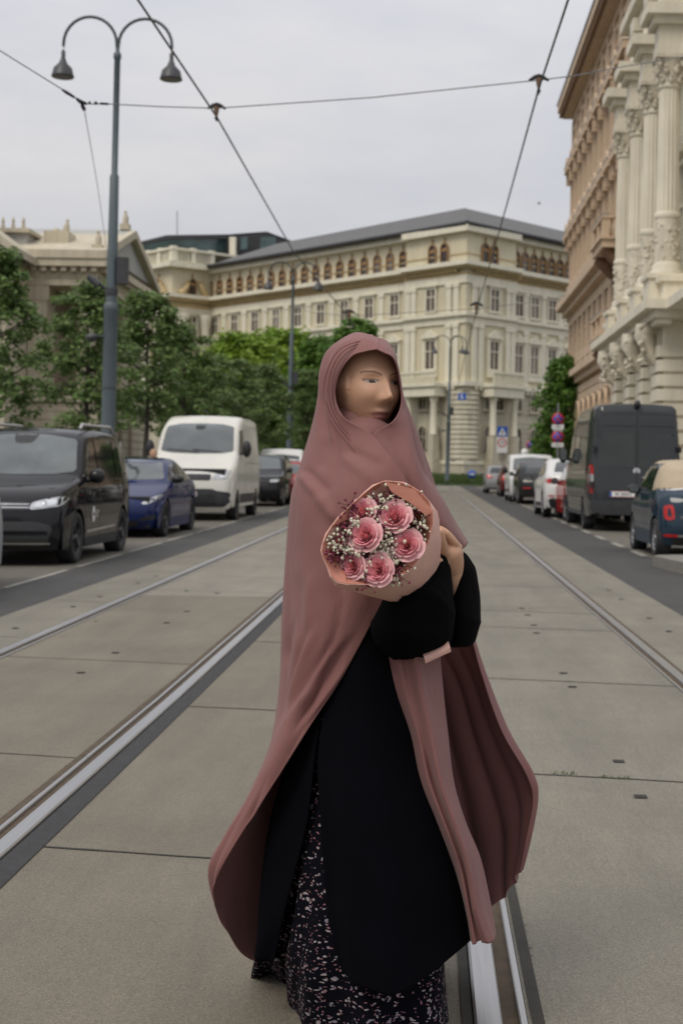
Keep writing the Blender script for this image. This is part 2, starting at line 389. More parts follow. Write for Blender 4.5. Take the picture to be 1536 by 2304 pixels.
for (xc, s_) in ((-1.375,-1),(.16,1),(1.60,-1),(-2.85,1)):
    for k in range(420):
        y = 2.2+rr.random()**2*18; side = rr.choice((-1, 1)); x = xc+side*(.055+abs(rr.gauss(0,.018)))+(s_*.05 if side == s_ else 0); r_ = rr.uniform(.001,.003)
        b.ball((x, y, gz(y)+.011), (r_, r_*rr.uniform(.6,1.4), r_*.7), 5, 3)
tag(b.build('grit', M['grit']), 'loose grit lying along the tram rails', 'grit', kind='stuff')
# ---------------------------------------------------------------- buildings
M['cream_wall'] = mat('cream_wall', (.60,.545,.395), .85, 0, .07, .5, .15, 6)
M['cream_trim'] = mat('cream_trim', (.72,.68,.545), .8, 0, .06, .7, .1, 8)
M['cream_stone'] = mat('cream_stone', (.52,.48,.375), .88, 0, .12, .6, .3, 5)
M['ochre_trim'] = mat('ochre_trim', (.46,.35,.18), .8, 0, .2, 1.5)
M['attic_trim'] = mat('attic_trim', (.30,.175,.075), .75, 0, .3, 2.5)
M['brown_wood'] = mat('brown_wood', (.135,.055,.028), .6, 0, .25, 2)
M['roof_slate'] = mat('roof_slate', (.085,.083,.080), .6, 0, .15, .8, .2, 4)
M['roof_black'] = mat('roof_black', (.03,.03,.031), .5, 0, .2, .8)
M['dark_pane'] = mat('dark_pane', (.040,.028,.022), .12, 0, .5, .9, ior=1.5)
M['brown_pane'] = mat('brown_pane', (.085,.055,.042), .2, 0, .4, .9)
M['teal_glass'] = mat('teal_glass', (.05,.085,.085), .1, 0, .5, .5, ior=1.6)
M['tan_stone'] = mat('tan_stone', (.50,.45,.345), .88, 0, .13, .35, .3, 4)
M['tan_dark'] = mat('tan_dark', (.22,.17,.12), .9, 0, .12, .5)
M['lead_roof'] = mat('lead_roof', (.33,.33,.31), .6, 0, .12, .6)
M['salmon'] = mat('salmon', (.53,.395,.27), .85, 0, .10, .5, .2, 6)
M['salmon_trim'] = mat('salmon_trim', (.58,.445,.315), .85, 0, .10, .8, .2, 8)
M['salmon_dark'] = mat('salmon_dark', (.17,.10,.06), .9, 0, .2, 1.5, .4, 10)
M['zinc'] = mat('zinc', (.30,.32,.34), .5, .3, .12, 1)
M['stone_pale'] = mat('stone_pale', (.70,.655,.535), .82, 0, .10, .6, .25, 7)
M['stone_carved'] = mat('stone_carved', (.63,.58,.47), .85, 0, .22, 3.0, 1.0, 9)

def weather(m, amt, sc=(1.3, 1.3, .16)):
    "rain streaks and soot with shapes of their own"
    t, b = nodes_of(m); r = [n for n in t.nodes if n.type == 'VALTORGB'][0]; tcn = [n for n in t.nodes if n.type == 'TEX_COORD'][0]
    mp = N(t, 'ShaderNodeMapping'); mp.inputs['Scale'].default_value = sc; t.links.new(tcn.outputs['Object'], mp.inputs['Vector'])
    n = N(t, 'ShaderNodeTexNoise', Scale=1.6, Detail=7.0, Roughness=.68); t.links.new(mp.outputs[0], n.inputs['Vector'])
    q = N(t, 'ShaderNodeValToRGB'); q.color_ramp.elements[0].position = .32; q.color_ramp.elements[1].position = .62
    q.color_ramp.elements[0].color = (1-amt, 1-amt*1.05, 1-amt*1.15, 1); q.color_ramp.elements[1].color = (1.04, 1.04, 1.04, 1); t.links.new(n.outputs['Fac'], q.inputs['Fac'])
    mu = N(t, 'ShaderNodeMix', data_type='RGBA', blend_type='MULTIPLY'); mu.inputs[0].default_value = 1; t.links.new(r.outputs['Color'], mu.inputs[6]); t.links.new(q.outputs['Color'], mu.inputs[7]); t.links.new(mu.outputs[2], b.inputs['Base Color'])
for k, a in (('cream_wall',.09),('cream_trim',.10),('cream_stone',.20),('tan_stone',.20),('salmon',.16),('salmon_trim',.16),('stone_pale',.13),('stone_carved',.18)): weather(M[k], a)
for k, c in (('dark_pane', (.13,.12,.115)), ('brown_pane', (.20,.17,.15))):  # some panes greyer at random: reflections and curtains painted into the base colour
    t, b = nodes_of(M[k]); r = [n for n in t.nodes if n.type == 'VALTORGB'][0]; oi = N(t, 'ShaderNodeObjectInfo'); pw_ = N(t, 'ShaderNodeMath', operation='POWER'); pw_.inputs[1].default_value = 2.5
    t.links.new(oi.outputs['Random'], pw_.inputs[0]); mxn = N(t, 'ShaderNodeMix', data_type='RGBA'); t.links.new(pw_.outputs[0], mxn.inputs[0]); t.links.new(r.outputs['Color'], mxn.inputs[6]); mxn.inputs[7].default_value = (*c, 1); t.links.new(mxn.outputs[2], b.inputs['Base Color'])
def frame(o, u, n):
    u = Vector(u).normalized(); n = Vector(n).normalized()
    return Matrix(((u.x,n.x,0,o[0]),(u.y,n.y,0,o[1]),(0,0,1,o[2] if len(o) > 2 else 0),(0,0,0,1)))
def arch_poly(w, h, n=10):
    r = w/2; return [(-r,0),(r,0)]+[(r*math.cos(math.pi*k/n), h-r+r*math.sin(math.pi*k/n)) for k in range(n+1)]
def ring(b, outer, inner, d0, d1):
    "frame between two outlines with equal counts, in the u-z plane, extruded in d"
    n = len(outer)
    vs = [(p[0], d1, p[1]) for p in outer]+[(p[0], d1, p[1]) for p in inner]+[(p[0], d0, p[1]) for p in outer]+[(p[0], d0, p[1]) for p in inner]
    fs = []
    for i in range(n):
        j = (i+1) % n; fs += [(i, j, n+j, n+i), (i, 2*n+i, 2*n+j, j), (n+i, n+j, 3*n+j, 3*n+i)]
    b.add(vs, fs)
def win_proto(kind, trim, pane_m, w, h, T, parent, extra=None):
    "a window: surround (the part) with its pane as a sub-part; returns the window object"
    b = MB(); p = MB()
    if kind == 'arch':
        out = arch_poly(w+.18, h+.10); inn = arch_poly(w, h)
        out = [(x, z-0.0) for x, z in out]; ring(b, out, inn, 0, .16)
        p.add([(x, .03, z) for x, z in inn], [tuple(range(len(inn)))])
        if not extra: b.box((-.035,.03,0),(.035,.09,h-.1)); b.box((-w/2,.03,h*.55),(w/2,.085,h*.55+.06))
        else: b.box((-w/2,.03,h*.60),(w/2,.07,h*.60+.05)); b.prism([(-w/2,h*.6+.05),(w/2,h*.6+.05),(w*.38,h*.6+.3),(-w*.38,h*.6+.3)], 1, .031, .05)
    else:
        out = [(-w/2-.18,-.05),(w/2+.18,-.05),(w/2+.18,h+.2),(-w/2-.18,h+.2)]; inn = [(-w/2,0),(w/2,0),(w/2,h),(-w/2,h)]
        ring(b, out, inn, 0, .16); p.add([(x, .03, z) for x, z in inn], [(0,1,2,3)])
        b.box((-.05,.03,0),(.05,.10,h)); b.box((-w/2,.03,h*.62),(w/2,.11,h*.62+.09))
        b.box((-w/2-.26,0,-.22),(w/2+.26,.26,-.055))
    if extra: extra(b, w, h)
    wo = b.build('window', trim, parent); p.build('pane', pane_m, wo)
    wo.matrix_local = T; return wo
def place_win(proto, parent, T, s, d, z):
    c = copy_tree(proto, parent); c.matrix_local = T @ Matrix.Translation((s, d, z)); return c

# ---- corner palace (cream, at the end of the street)
PX, PY = 3.2, 130.0
pal = thing('palace', 'cream corner palace with dark slate roof and rows of arched attic windows, closing the street', 'building', (PX, PY, 0))
UL, NL = Vector((-.673,.739,0)), Vector((-.739,-.673,0)); UR, NR = Vector((.667,.745,0)), Vector((.745,-.667,0))
TL, TR = frame((0,0,0), UL, NL), frame((0,0,0), UR, NR)
def plan(ps, z0, z1, mt, name, parent, b=None):
    own = b is None; b = b or MB(); b.prism([(p.x, p.y) for p in ps], 2, z0, z1)
    return b.build(name, mt, parent) if own else None
O = Vector((0,0,0))
back = O-NL*22-NR*22
def lshape(dl, sl0, sl1, sr1, inner=16):
    "L plan along both facades, proud by dl"
    C = O+NL*dl+NR*dl
    return [C, O+UR*sr1+NR*dl, O+UR*sr1-NR*inner, O-NR*inner-NL*inner, O+UL*sl1-NL*inner, O+UL*sl1+NL*dl]
plan(lshape(0, 0, 41, 42), 0, 9.3, M['cream_stone'], 'wall', pal)
plan(lshape(-.02, 0, 41, 42), 9.3, 23.3, M['cream_wall'], 'wall', pal)
PVL, PVR, PD = 7.4, 6.4, .55
def pav(dl, e=0):
    return [O+NL*dl+NR*dl, O+UR*(PVR+e)+NR*dl, O+UR*(PVR+e)-NR*2, O-NR*2-NL*2, O+UL*(PVL+e)-NL*2, O+UL*(PVL+e)+NL*dl]
plan(pav(PD), 0, 9.3, M['cream_stone'], 'wall', pal); plan(pav(PD-.02), 9.3, 23.2, M['cream_wall'], 'wall', pal)
# horizontal mouldings: (z0, z1, projection, material)
for nm, z0, z1, pr, mt in [('cornice',22.95,23.5,.55,'cream_trim'),('cornice',19.95,20.35,.85,'cream_trim'),('cornice',19.72,19.95,.55,'ochre_trim'),('frieze',19.18,19.4,.16,'ochre_trim'),
                       ('frieze',18.45,19.18,.13,'cream_trim'),('cornice',15.55,15.9,.42,'cream_trim'),('frieze',14.9,15.55,.14,'cream_trim'),
                       ('cornice',9.32,9.75,.6,'cream_trim'),('frieze',8.9,9.32,.3,'cream_stone'),('frieze',21.0,21.1,.06,'ochre_trim'),
                       ('plinth',0,2.4,.35,'cream_stone'),('plinth',2.4,2.75,.45,'cream_trim')]:
    plan(lshape(pr, 0, 41, 42), z0, z1, M[mt], nm, pal)
    plan(pav(pr+PD, .1), z0+.003, z1+.003, M[mt], nm, pal)
# dentils under the great cornice and the first-floor balcony
for T, s0, s1, d in [(TL, 0, 41, 0), (TR, 0, 42, 0)]:
    for z, ht, pr, st, mt in [(19.45,.17,.45,.55,'ochre_trim'),(9.05,.26,.5,.62,'cream_trim')]:
        b = MB(T); s = s0+.3
        lim = PVL if T is TL else PVR
        while s < min(s1, 41.0 if T is TL else 20):
            dd = PD if s < lim else 0
            b.box((s, dd, z), (s+st*.45, dd+pr, z+ht)); s += st
        b.build('dentil_moulding', M[mt], pal)
# rustication courses on the lower storeys
for T, lim, s1 in [(TL, PVL, 41), (TR, PVR, 22)]:
    b = MB(T)
    for k in range(14):
        z = 2.8+k*.435
        if k == 9: continue
        b.box((lim+.1, 0, z), (s1, .07, z+.38))
    b.build('rustication', M['cream_stone'], pal)
# corner rustication (rounded drums between the porticoes)
b = MB(); cc = O+NL*(PD-.9)+NR*(PD-.9)
for k in range(14): b.lathe([(1.34, 2.8+k*.435), (1.365, 2.82+k*.435), (1.365, 3.20+k*.435), (1.34, 3.215+k*.435)], (cc.x, cc.y, 0), 40)
b.build('corner_quoins', M['cream_stone'], pal)
# pilasters on the upper storeys
for T, sl, lim in [(TL, [7.65]+[11.4+3.7*k for k in range(8)], PVL), (TR, [8.55,11.25,13.95,16.6], PVR)]:
    for s in sl:
        for z0, z1 in [(15.9,18.45),(9.75,14.9)]:
            b = MB(T); b.box((s-.32, 0, z0), (s+.32, .16, z1)); b.box((s-.42, 0, z1-.35), (s+.42, .22, z1-.02)); b.box((s-.40, 0, z0+.01), (s+.40, .2, z0+.3)); b.build('pilaster', M['cream_trim'], pal)
for T, sl in [(TL, [.55,1.5,6.2,6.95]), (TR, [.5,1.35,5.2,5.95])]:
    for s in sl:
        for z0, z1 in [(15.9,18.45),(9.75,14.9)]:
            b = MB(T); b.box((s-.3, PD, z0), (s+.3, PD+.17, z1)); b.box((s-.38, PD, z1-.35), (s+.38, PD+.23, z1-.02)); b.build('pilaster', M['cream_trim'], pal)
def finial(b, w, h):
    b.lathe([(.08,h+.06),(.09,h+.22),(.04,h+.34),(.09,h+.46),(.02,h+.66)], (0,.1,0), 8); b.box((-w/2-.22,0,-.1),(w/2+.22,.2,-.002))
def gold_head(b, w, h): pass
def lintel(b, w, h): b.box((-w/2-.34,0,h+.24),(w/2+.34,.32,h+.40)); b.box((-w/2-.2,0,h+.203),(w/2+.2,.2,h+.238))
def pediment(b, w, h):
    b.box((-w/2-.42,0,h+.24),(w/2+.42,.36,h+.42)); b.prism([(-w/2-.45,h+.424),(w/2+.45,h+.424),(0,h+1.0)], 1, .0, .34)
    for s in (-1, 1): b.box((s*(w/2+.28)-.1,0,-.25),(s*(w/2+.28)+.1,.22,h+.235))
    b.box((-w/2-.4,0,-.75),(w/2+.4,.24,-.26))
Z0 = Matrix.Translation((0,0,0))
wa = win_proto('arch', M['attic_trim'], M['dark_pane'], .86, 1.66, TL @ Matrix.Translation((8.4,0,20.45)), pal, finial)
w3 = win_proto('rect', M['cream_trim'], M['brown_pane'], 1.16, 1.9, TL @ Matrix.Translation((9.5,0,16.25)), pal, lintel)
w2 = win_proto('rect', M['cream_trim'], M['brown_pane'], 1.16, 2.5, TL @ Matrix.Translation((9.5,0,11.0)), pal, pediment)
wm = win_proto('rect', M['cream_stone'], M['dark_pane'], .92, 1.4, TL @ Matrix.Translation((9.5,.06,7.5)), pal)
wg = win_proto('arch', M['cream_stone'], M['dark_pane'], .95, 2.1, TL @ Matrix.Translation((9.5,.06,3.7)), pal)
# brown joinery in the attic windows
for k in range(1, 18): place_win(wa, pal, TL, 8.4+1.87*k, 0, 20.45)
for s in (2.2, 3.8): place_win(wa, pal, TL, s, PD, 20.45)
for s in (1.9, 3.15): place_win(wa, pal, TR, s, PD, 20.45)
for k in range(8): place_win(wa, pal, TR, 7.0+1.34*k, 0, 20.45)
for i in range(9):
    s = 9.5+3.7*i
    if i:
        for w_, z in ((w3,16.25),(w2,11.0),(wm,7.5),(wg,3.7)): place_win(w_, pal, TL, s, .06 if z < 9 else 0, z)
for s in (7.5, 9.9, 12.6, 15.3):
    for w_, z in ((w3,16.25),(w2,11.0),(wm,7.5),(wg,3.7)): place_win(w_, pal, TR, s, .06 if z < 9 else 0, z)
for T, s in ((TL, 3.9), (TR, 3.3)):
    for w_, z in ((w3,16.25),(w2,11.0)): place_win(w_, pal, T, s, PD, z)
    for ds in (-.75, .85):
        for w_, z in ((wm,7.4),(wg,3.7)): place_win(w_, pal, T, s+ds, PD+.02, z)
# porticoes with two columns and a balcony each side of the corner
for T, sa, sb in ((TL, 2.35, 5.6), (TR, 2.2, 5.2)):
    b = MB(T); b.box((sa-.7,PD,8.45),(sb+.7,PD+1.55,9.3)); b.box((sa-.85,PD,9.3),(sb+.85,PD+1.75,9.62)); b.build('balcony_slab', M['cream_trim'], pal)
    b = MB(T)
    for k in range(16):
        s = sa-.6+(sb-sa+1.2)*k/15; b.lathe([(.05,9.64),(.12,9.85),(.05,10.15),(.08,10.5)], (s, PD+1.5, 0), 6)
    b.box((sa-.75,PD+1.35,10.5),(sb+.75,PD+1.65,10.68)); b.build('balustrade', M['cream_trim'], pal)
    for s in (sa, sb):
        b = MB(T); b.lathe([(.34,5.0),(.36,5.05),(.31,5.2),(.28,7.9),(.36,8.1),(.40,8.3),(.40,8.44)], (s, PD+.95, 0), 14); b.build('column', M['cream_trim'], pal)
        b = MB(T); b.box((s-.44,PD,0),(s+.44,PD+1.4,2.7)); b.box((s-.37,PD+.58,2.75),(s+.37,PD+1.32,4.95)); b.build('pedestal', M['cream_stone'], pal)
# blue street-name plate at the corner
b = MB(); q = O+NL*(PD+.30)+NR*(PD+.30); T0 = frame((q.x-.25, q.y-.9, 0), (1,0,0), (0,-1,0))
b.T = T0; b.box((-.35,0,8.0),(.35,.05,8.6)); sp_ = b.build('street_plate', M['blue_sign'], pal)
b = MB(T0); b.box((-.1,.052,8.1),(.02,.06,8.5)); b.box((.04,.052,8.1),(.12,.06,8.22)); b.build('number_mark', M['white_sign'], sp_)
# slate roof with gutter
eo, ri, zr = .95, 6.0, 26.6
EC, EL, ER = O+NL*eo+NR*eo, O+UL*41.2+NL*eo, O+UR*43+NR*eo
RC, RL, RR = O-NL*ri-NR*ri, O+UL*36-NL*ri, O+UR*43-NR*ri
b = MB(); z1 = 23.62
vs = [(*EC.xy,z1),(*EL.xy,z1),(*ER.xy,z1),(*RC.xy,zr),(*RL.xy,zr),(*RR.xy,zr),(*(O+UL*41.2-NL*15).xy,z1),(*(O-NL*15-NR*15).xy,z1),(*(O+UR*43-NR*15).xy,z1)]
b.add(vs, [(0,1,4,3),(0,3,5,2),(1,6,4),(6,7,3,4),(7,8,5,3),(0,2,8,7,6,1)]); b.build('roof', M['roof_slate'], pal)
b = MB()
for a, c in ((EC, EL), (EC, ER)): b.tube([(*a.xy, z1-.02), (*c.xy, z1-.02)], .24, 8)
b.build('gutter', M['roof_black'], pal)
b = MB(); q = P(870, 494, 138)
b.box((q.x-1.1,q.y,25.3),(q.x-1.04,q.y+.05,26.9)); b.box((q.x+.6,q.y,25.3),(q.x+.66,q.y+.05,26.9)); b.box((q.x-1.1,q.y,26.8),(q.x+1.2,q.y+.05,26.85)); b.build('roof_antenna', M['pole_grey'], pal)
# projecting wing at the left end, with columns, attic windows and a roof balustrade
WO = O+UL*40+NL*5
TWR, TWL = frame(WO, -NL, NR), frame(WO, UL, NL)
def wing(dl, s0=16, s1=7):
    C = WO+NL*dl-UL*dl
    return [C, WO+UL*s0+NL*dl, WO+UL*s0-NL*12, WO-NL*12-UL*dl]
plan(wing(0), 0, 9.3, M['cream_stone'], 'wing_wall', pal); plan(wing(-.02), 9.3, 23.3, M['cream_wall'], 'wing_wall', pal)
for nm, z0, z1, pr, mt in [('cornice',23.2,23.7,.8,'cream_trim'),('cornice',19.95,20.35,.95,'cream_trim'),('cornice',19.62,19.95,.6,'ochre_trim'),('frieze',19.0,19.4,.16,'ochre_trim'),
                       ('frieze',18.3,19.0,.14,'cream_trim'),('cornice',9.32,9.75,.6,'cream_trim'),('cornice',15.0,15.4,.3,'cream_trim'),('cornice',25.1,25.35,.15,'cream_trim')]:
    plan(wing(pr), z0, z1, M[mt], nm, pal)
plan(wing(-.15), 23.7, 24.0, M['cream_trim'], 'parapet', pal)
for T, w_ in ((TWR, 5), (TWL, 15)):
    b = MB(T)
    k = 0.3
    while k < w_:
        b.box((k,-.3,24.0),(k+.16,-.05,25.1)); k += .42
    for s in (0.0, 2.4, 4.8, 7.2): 
        if s < w_: b.box((s-.0,-.4,23.9),(s+.55,.05,25.5))
    b.build('balustrade', M['cream_trim'], pal)
    for s in (1.1, 3.9):
        b = MB(T); b.lathe([(.62,9.8),(.62,10.1),(.5,10.3),(.48,12),(.43,16.8),(.5,17.0),(.62,17.8),(.68,18.0),(.68,18.28)], (s,.5,0), 14); b.build('column', M['cream_trim'], pal)
    place_win(wa, pal, T, 2.5, 0, 20.45); place_win(w3, pal, T, 2.5, 0, 16.2)
    # gilded figures leaning beside the attic window
    for sg in (-1, 1):
        b = MB(T); b.tube([(2.5+sg*1.75,.35,20.4),(2.5+sg*1.3,.4,20.75),(2.5+sg*.9,.4,21.3),(2.5+sg*.72,.35,21.7)], [.34,.36,.26,.16], 8); b.ball((2.5+sg*.62,.35,21.95), .17)
        b.tube([(2.5+sg*1.0,.4,21.2),(2.5+sg*1.2,.5,21.6),(2.5+sg*.9,.5,22.0)], [.12,.09,.07], 6); b.build('gilded_figure', M['ochre_trim'], pal)
# dark glass roof storey behind
b = MB(); A0 = P(290, 560, 172); A1 = P(655, 560, 186)
gq = [P(296,553,170), P(375,535,172), P(540,535,176), P(540,562,176), P(296,562,170)]
def slab(pts, thick, name, m, parent=pal):
    b = MB(); n = len(pts); off = Vector((PX, PY, 0)); f = [p-off for p in pts]; bk = [p+Vector((.3,1,0))*thick for p in f]
    b.add(f+bk, [tuple(range(n)), tuple(range(n, 2*n))]+[(i, (i+1) % n, n+(i+1) % n, n+i) for i in range(n)]); return b.build(name, m, parent)
slab([P(282,600,170),P(296,549,170),P(380,530,172),P(520,532,176),P(520,600,176)], 6, 'roof_storey_glass', M['teal_glass'])
slab([P(280,552,169.6),P(375,529,171.6),P(516,527,175.6),P(600,521,178),P(654,541,180),P(654,548,180),P(596,531,178),P(520,535,175.6),P(378,537,171.6),P(284,558,169.6)], 7, 'roof_storey_roof', M['roof_black'])
slab([P(505,600,174),P(512,530,174),P(598,524,176.5),P(652,546,178),P(652,600,178)], 6, 'roof_storey_wall', M['roof_black'])
for x0, x1 in ((540,556),(585,618)): slab([P(x0,562,173.4),P(x0+2,533,173.4),P(x1,533,173.6),P(x1,560,173.6)], .2, 'roof_window', M['teal_glass'])
slab([P(516,575,173.2),P(516,533,173.2),P(529,533,173.2),P(529,575,173.2)], .4, 'roof_storey_pier', M['stone_pale'])
b = MB(); q = P(399, 530, 172)-Vector((PX,PY,0)); q2 = P(399, 475, 172)-Vector((PX,PY,0)); b.tube([q, q2], .07, 6); b.build('mast', M['pole_grey'], pal)

# ---- classical parliament portico on the left
par = thing('temple_building', 'tan stone building with temple portico and pediment behind the trees on the left', 'building', (-20, 88, gz(88)))
GX = gz(88)
def pb(a, b_, name, m, mb=None):
    k = mb or MB(); k.box(a, b_); return k.build(name, m, par) if mb is None else None
# local: x right, y away, origin at the near street corner of the portico
pb((-3.0,.0,0),(.15,16.4,4.85), 'podium', M['tan_stone'])
pb((-40,.3,0),(-3.0,16,4.9), 'podium', M['tan_stone'])
b = MB()
for k in range(9): b.box((-40,-.06+.0,.35+k*.5),(.2,.0,.35+k*.5+.45))
for k in range(9): b.box((.15,.0,.35+k*.5),(.22,16.4,.35+k*.5+.45))
b.build('ashlar_courses', M['tan_stone'], par)
pb((-40,-.25,4.9),(.45,16.7,5.25), 'cornice', M['tan_stone'])
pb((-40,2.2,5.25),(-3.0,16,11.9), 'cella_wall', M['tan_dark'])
pb((-40,.3,5.25),(-3.0,2.2,11.9), 'wall', M['tan_stone'])
for x in (-3.5,-6.2,-10.5,-15):
    b = MB(); b.box((x-.55,.05,5.25),(x+.55,.3,11.0)); b.box((x-.68,0,11.0),(x+.68,.3,11.9)); b.build('pilaster', M['tan_stone'], par)

def corinth(x, y):
    b = MB(); b.lathe([(.72,5.25),(.72,5.5),(.6,5.65),(.56,6.0),(.50,10.6),(.54,10.7)], (x,y,0), 18)
    b.lathe([(.5,10.7),(.62,11.0),(.58,11.05),(.74,11.4),(.70,11.45),(.86,11.75)], (x,y,0), 10, smooth=False); b.box((x-.8,y-.8,11.75),(x+.8,y+.8,11.9)); b.build('column', M['tan_stone'], par)
for y in (.9, 5.7, 10.7, 15.5): corinth(-.75, y)
pb((-40,-.05,11.9),(.15,16.45,13.0), 'entablature', M['tan_stone'])
b = MB(); b.box((-40,-.12,12.35),(.22,-.05,12.42)); b.box((.15,-.12,12.35),(.22,16.5,12.42)); b.box((-40,-.6,13.0),(.7,17,13.45)); b.build('cornice', M['tan_stone'], par)
b = MB()
for k in range(34): b.box((-.2-k*.6,-.45,12.72),(.1-k*.6,-.05,13.0))
for k in range(27): b.box((.15,.1+k*.6,12.72),(.55,.4+k*.6,13.0))
b.build('dentil_moulding', M['tan_stone'], par)
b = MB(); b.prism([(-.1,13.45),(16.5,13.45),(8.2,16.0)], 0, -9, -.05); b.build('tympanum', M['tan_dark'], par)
b = MB()
for y0, y1 in ((-.7, 8.2), (17.1, 8.2)):
    b.prism([(y0,13.455),(y1,16.1),(y1,16.6),(y0,13.95)], 0, -9.2, .75)
b.build('raking_cornice', M['tan_stone'], par)
b = MB(); b.prism([(-.4,13.97),(8.2,16.62),(16.8,13.97)], 0, -9.0, .3); b.build('roof', M['lead_roof'], par)
b = MB(); b.box((-40,1.2,13.45),(-4.5,15,15.2)); b.build('attic', M['lead_roof'], par)
b = MB(); b.box((-40,.9,15.2),(-4.3,15.2,15.45)); b.build('attic_cornice', M['tan_stone'], par)
for k in range(9):
    b = MB(); x = -4.7-k*.62; b.box((x-.09,1.0,15.45),(x+.09,1.2,15.7)); b.lathe([(.04,15.7),(.11,15.85),(.08,16.0),(.02,16.15)], (x,1.1,0), 8); b.build('finial', M['tan_stone'], par)
b = MB(); b.box((-3.7,2,14.2),(-2.2,4.0,15.5)); b.tube([(-2.6,3,15.5),(-2.55,3,15.9),(-2.5,3,16.2)], [.24,.2,.08], 8); b.ball((-2.5,3,16.3), .11); b.tube([(-3.2,3,15.5),(-3.15,3,15.8)], [.3,.15], 8); b.build('statue_group', M['tan_stone'], par)
for y, h in ((0.4,1.2),(8.2,1.6)):
    b = MB(); zz = 14.0 if y < 1 else 16.6; b.box((-.3,y-.35,zz),(.3,y+.35,zz+.4)); b.tube([(0,y,zz+.4),(.03,y,zz+.8),(0,y,zz+1.1)], [.19,.2,.08], 8); b.ball((0,y,zz+1.2), .11); b.build('statue', M['tan_stone'], par)
# nearer gabled wing at the left edge
b = MB(); b.prism([(-16,12.9),(-3.9,12.9),(-10,17.3)], 1, -4.5, .25); b.build('side_gable', M['tan_stone'], par)
b = MB(); b.prism([(-3.4,12.95),(-3.4,13.4),(-10,18.2),(-10,17.6)], 1, -5.2, .3); b.build('raking_cornice', M['tan_stone'], par)
b = MB(); b.box((-16,-4.4,0),(-4.1,.0,12.8)); b.build('side_wall', M['tan_stone'], par)
for y in (6.4, 9.6):
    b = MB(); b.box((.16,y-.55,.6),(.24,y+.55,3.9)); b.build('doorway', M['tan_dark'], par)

# ---- salmon palace on the right
sal = thing('salmon_palace', 'salmon stucco palace with heavy bracketed cornice and balconies, behind the grey van', 'building', (8.5, 87.7, gz(60)))
TS = frame((0,0,-gz(60)), (0,-1,0), (-1,0,0))
def sb(name, m, *boxes):
    b = MB(TS)
    for a, c in boxes: b.box(a, c)
    return b.build(name, m, sal)
LS = 27.6
sb('wall', M['salmon'], ((0,-14,0),(LS,0,22.7)))
sb('cornice', M['salmon_trim'], ((-.9,-15,23.3),(LS,.95,23.75)), ((-.6,-14.5,22.9),(LS,.65,23.3)), ((-.1,-14,22.5),(LS,.12,22.9)))
b = MB(TS)
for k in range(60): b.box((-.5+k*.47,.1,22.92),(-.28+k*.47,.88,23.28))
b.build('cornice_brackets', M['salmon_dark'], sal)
sb('roof_edge', M['roof_slate'], ((-1,-15,23.75),(LS,1.0,23.87)))
sb('string_course', M['salmon_trim'], ((-.5,0,15.35),(LS,.55,15.75)), ((-.3,0,14.95),(LS,.3,15.35)), ((-.25,0,19.05),(LS,.25,19.3)))
sb('great_cornice', M['salmon_trim'], ((-.9,0,11.25),(LS,.9,11.7)), ((-.6,0,10.9),(LS,.55,11.25)), ((-.2,0,10.3),(LS,.18,10.9)))
sb('lower_cornice', M['salmon_trim'], ((-.6,0,7.0),(LS,.6,7.35)), ((-.3,0,6.65),(LS,.3,7.0)))
sb('parapet', M['salmon_trim'], ((-.2,0,11.7),(LS,.3,12.6)), ((-.2,0,7.35),(LS,.22,8.3)))
b = MB(TS)
for k in range(13): b.box((-.12,.0,.9+k*.43),(LS,.13,.9+k*.43+.37))
b.build('rustication', M['salmon_trim'], sal)
def hood(b, w, h):
    b.box((-w/2-.42,0,h+.28),(w/2+.42,.62,h+.62)); b.prism([(-w/2-.45,h+.62),(w/2+.45,h+.62),(0,h+1.15)], 1, 0, .6)
    for s in (-1, 1): b.box((s*(w/2+.26)-.11,0,h-.35),(s*(w/2+.26)+.11,.5,h+.27)); b.box((s*(w/2+.3)-.14,0,-.1),(s*(w/2+.3)+.14,.24,h-.36))
    b.box((-w/2-.4,0,-.5),(w/2+.4,.38,-.3))
def swin(kind, w, h, s, z, ex=None): return win_proto(kind, M['salmon_trim'], M['dark_pane'], w, h, TS @ Matrix.Translation((s, .0, z)), sal, ex)
ws1 = swin('rect', 1.05, 2.1, 1.4, 16.9, hood); ws2 = swin('rect', 1.05, 2.2, 1.4, 12.9, hood); ws3 = swin('rect', 1.1, 2.3, 1.4, 8.0); ws4 = swin('arch', 1.2, 2.9, 1.4, 2.6); ws5 = swin('rect', .95, 1.8, 1.4, 20.0)
ws4.matrix_local = TS @ Matrix.Translation((1.4,.12,2.6))
for k in range(1, 11):
    s = 1.4+2.42*k
    for w_, z in ((ws1,16.9),(ws2,12.9),(ws3,8.0),(ws5,20.0)): place_win(w_, sal, TS, s, 0, z)
    place_win(ws4, sal, TS, s, .12, 2.6)
for k in range(12):
    s = .2+2.42*k
    b = MB(TS); b.box((s-.24,0,7.36),(s+.24,.2,10.3)); b.build('pilaster', M['salmon_trim'], sal)
    b = MB(TS); b.box((s-.24,0,12.6),(s+.24,.18,14.95)); b.build('pilaster', M['salmon_trim'], sal)
    b = MB(TS); b.box((s-.2,0,15.75),(s+.2,.16,22.5)); b.build('pilaster', M['salmon_trim'], sal)
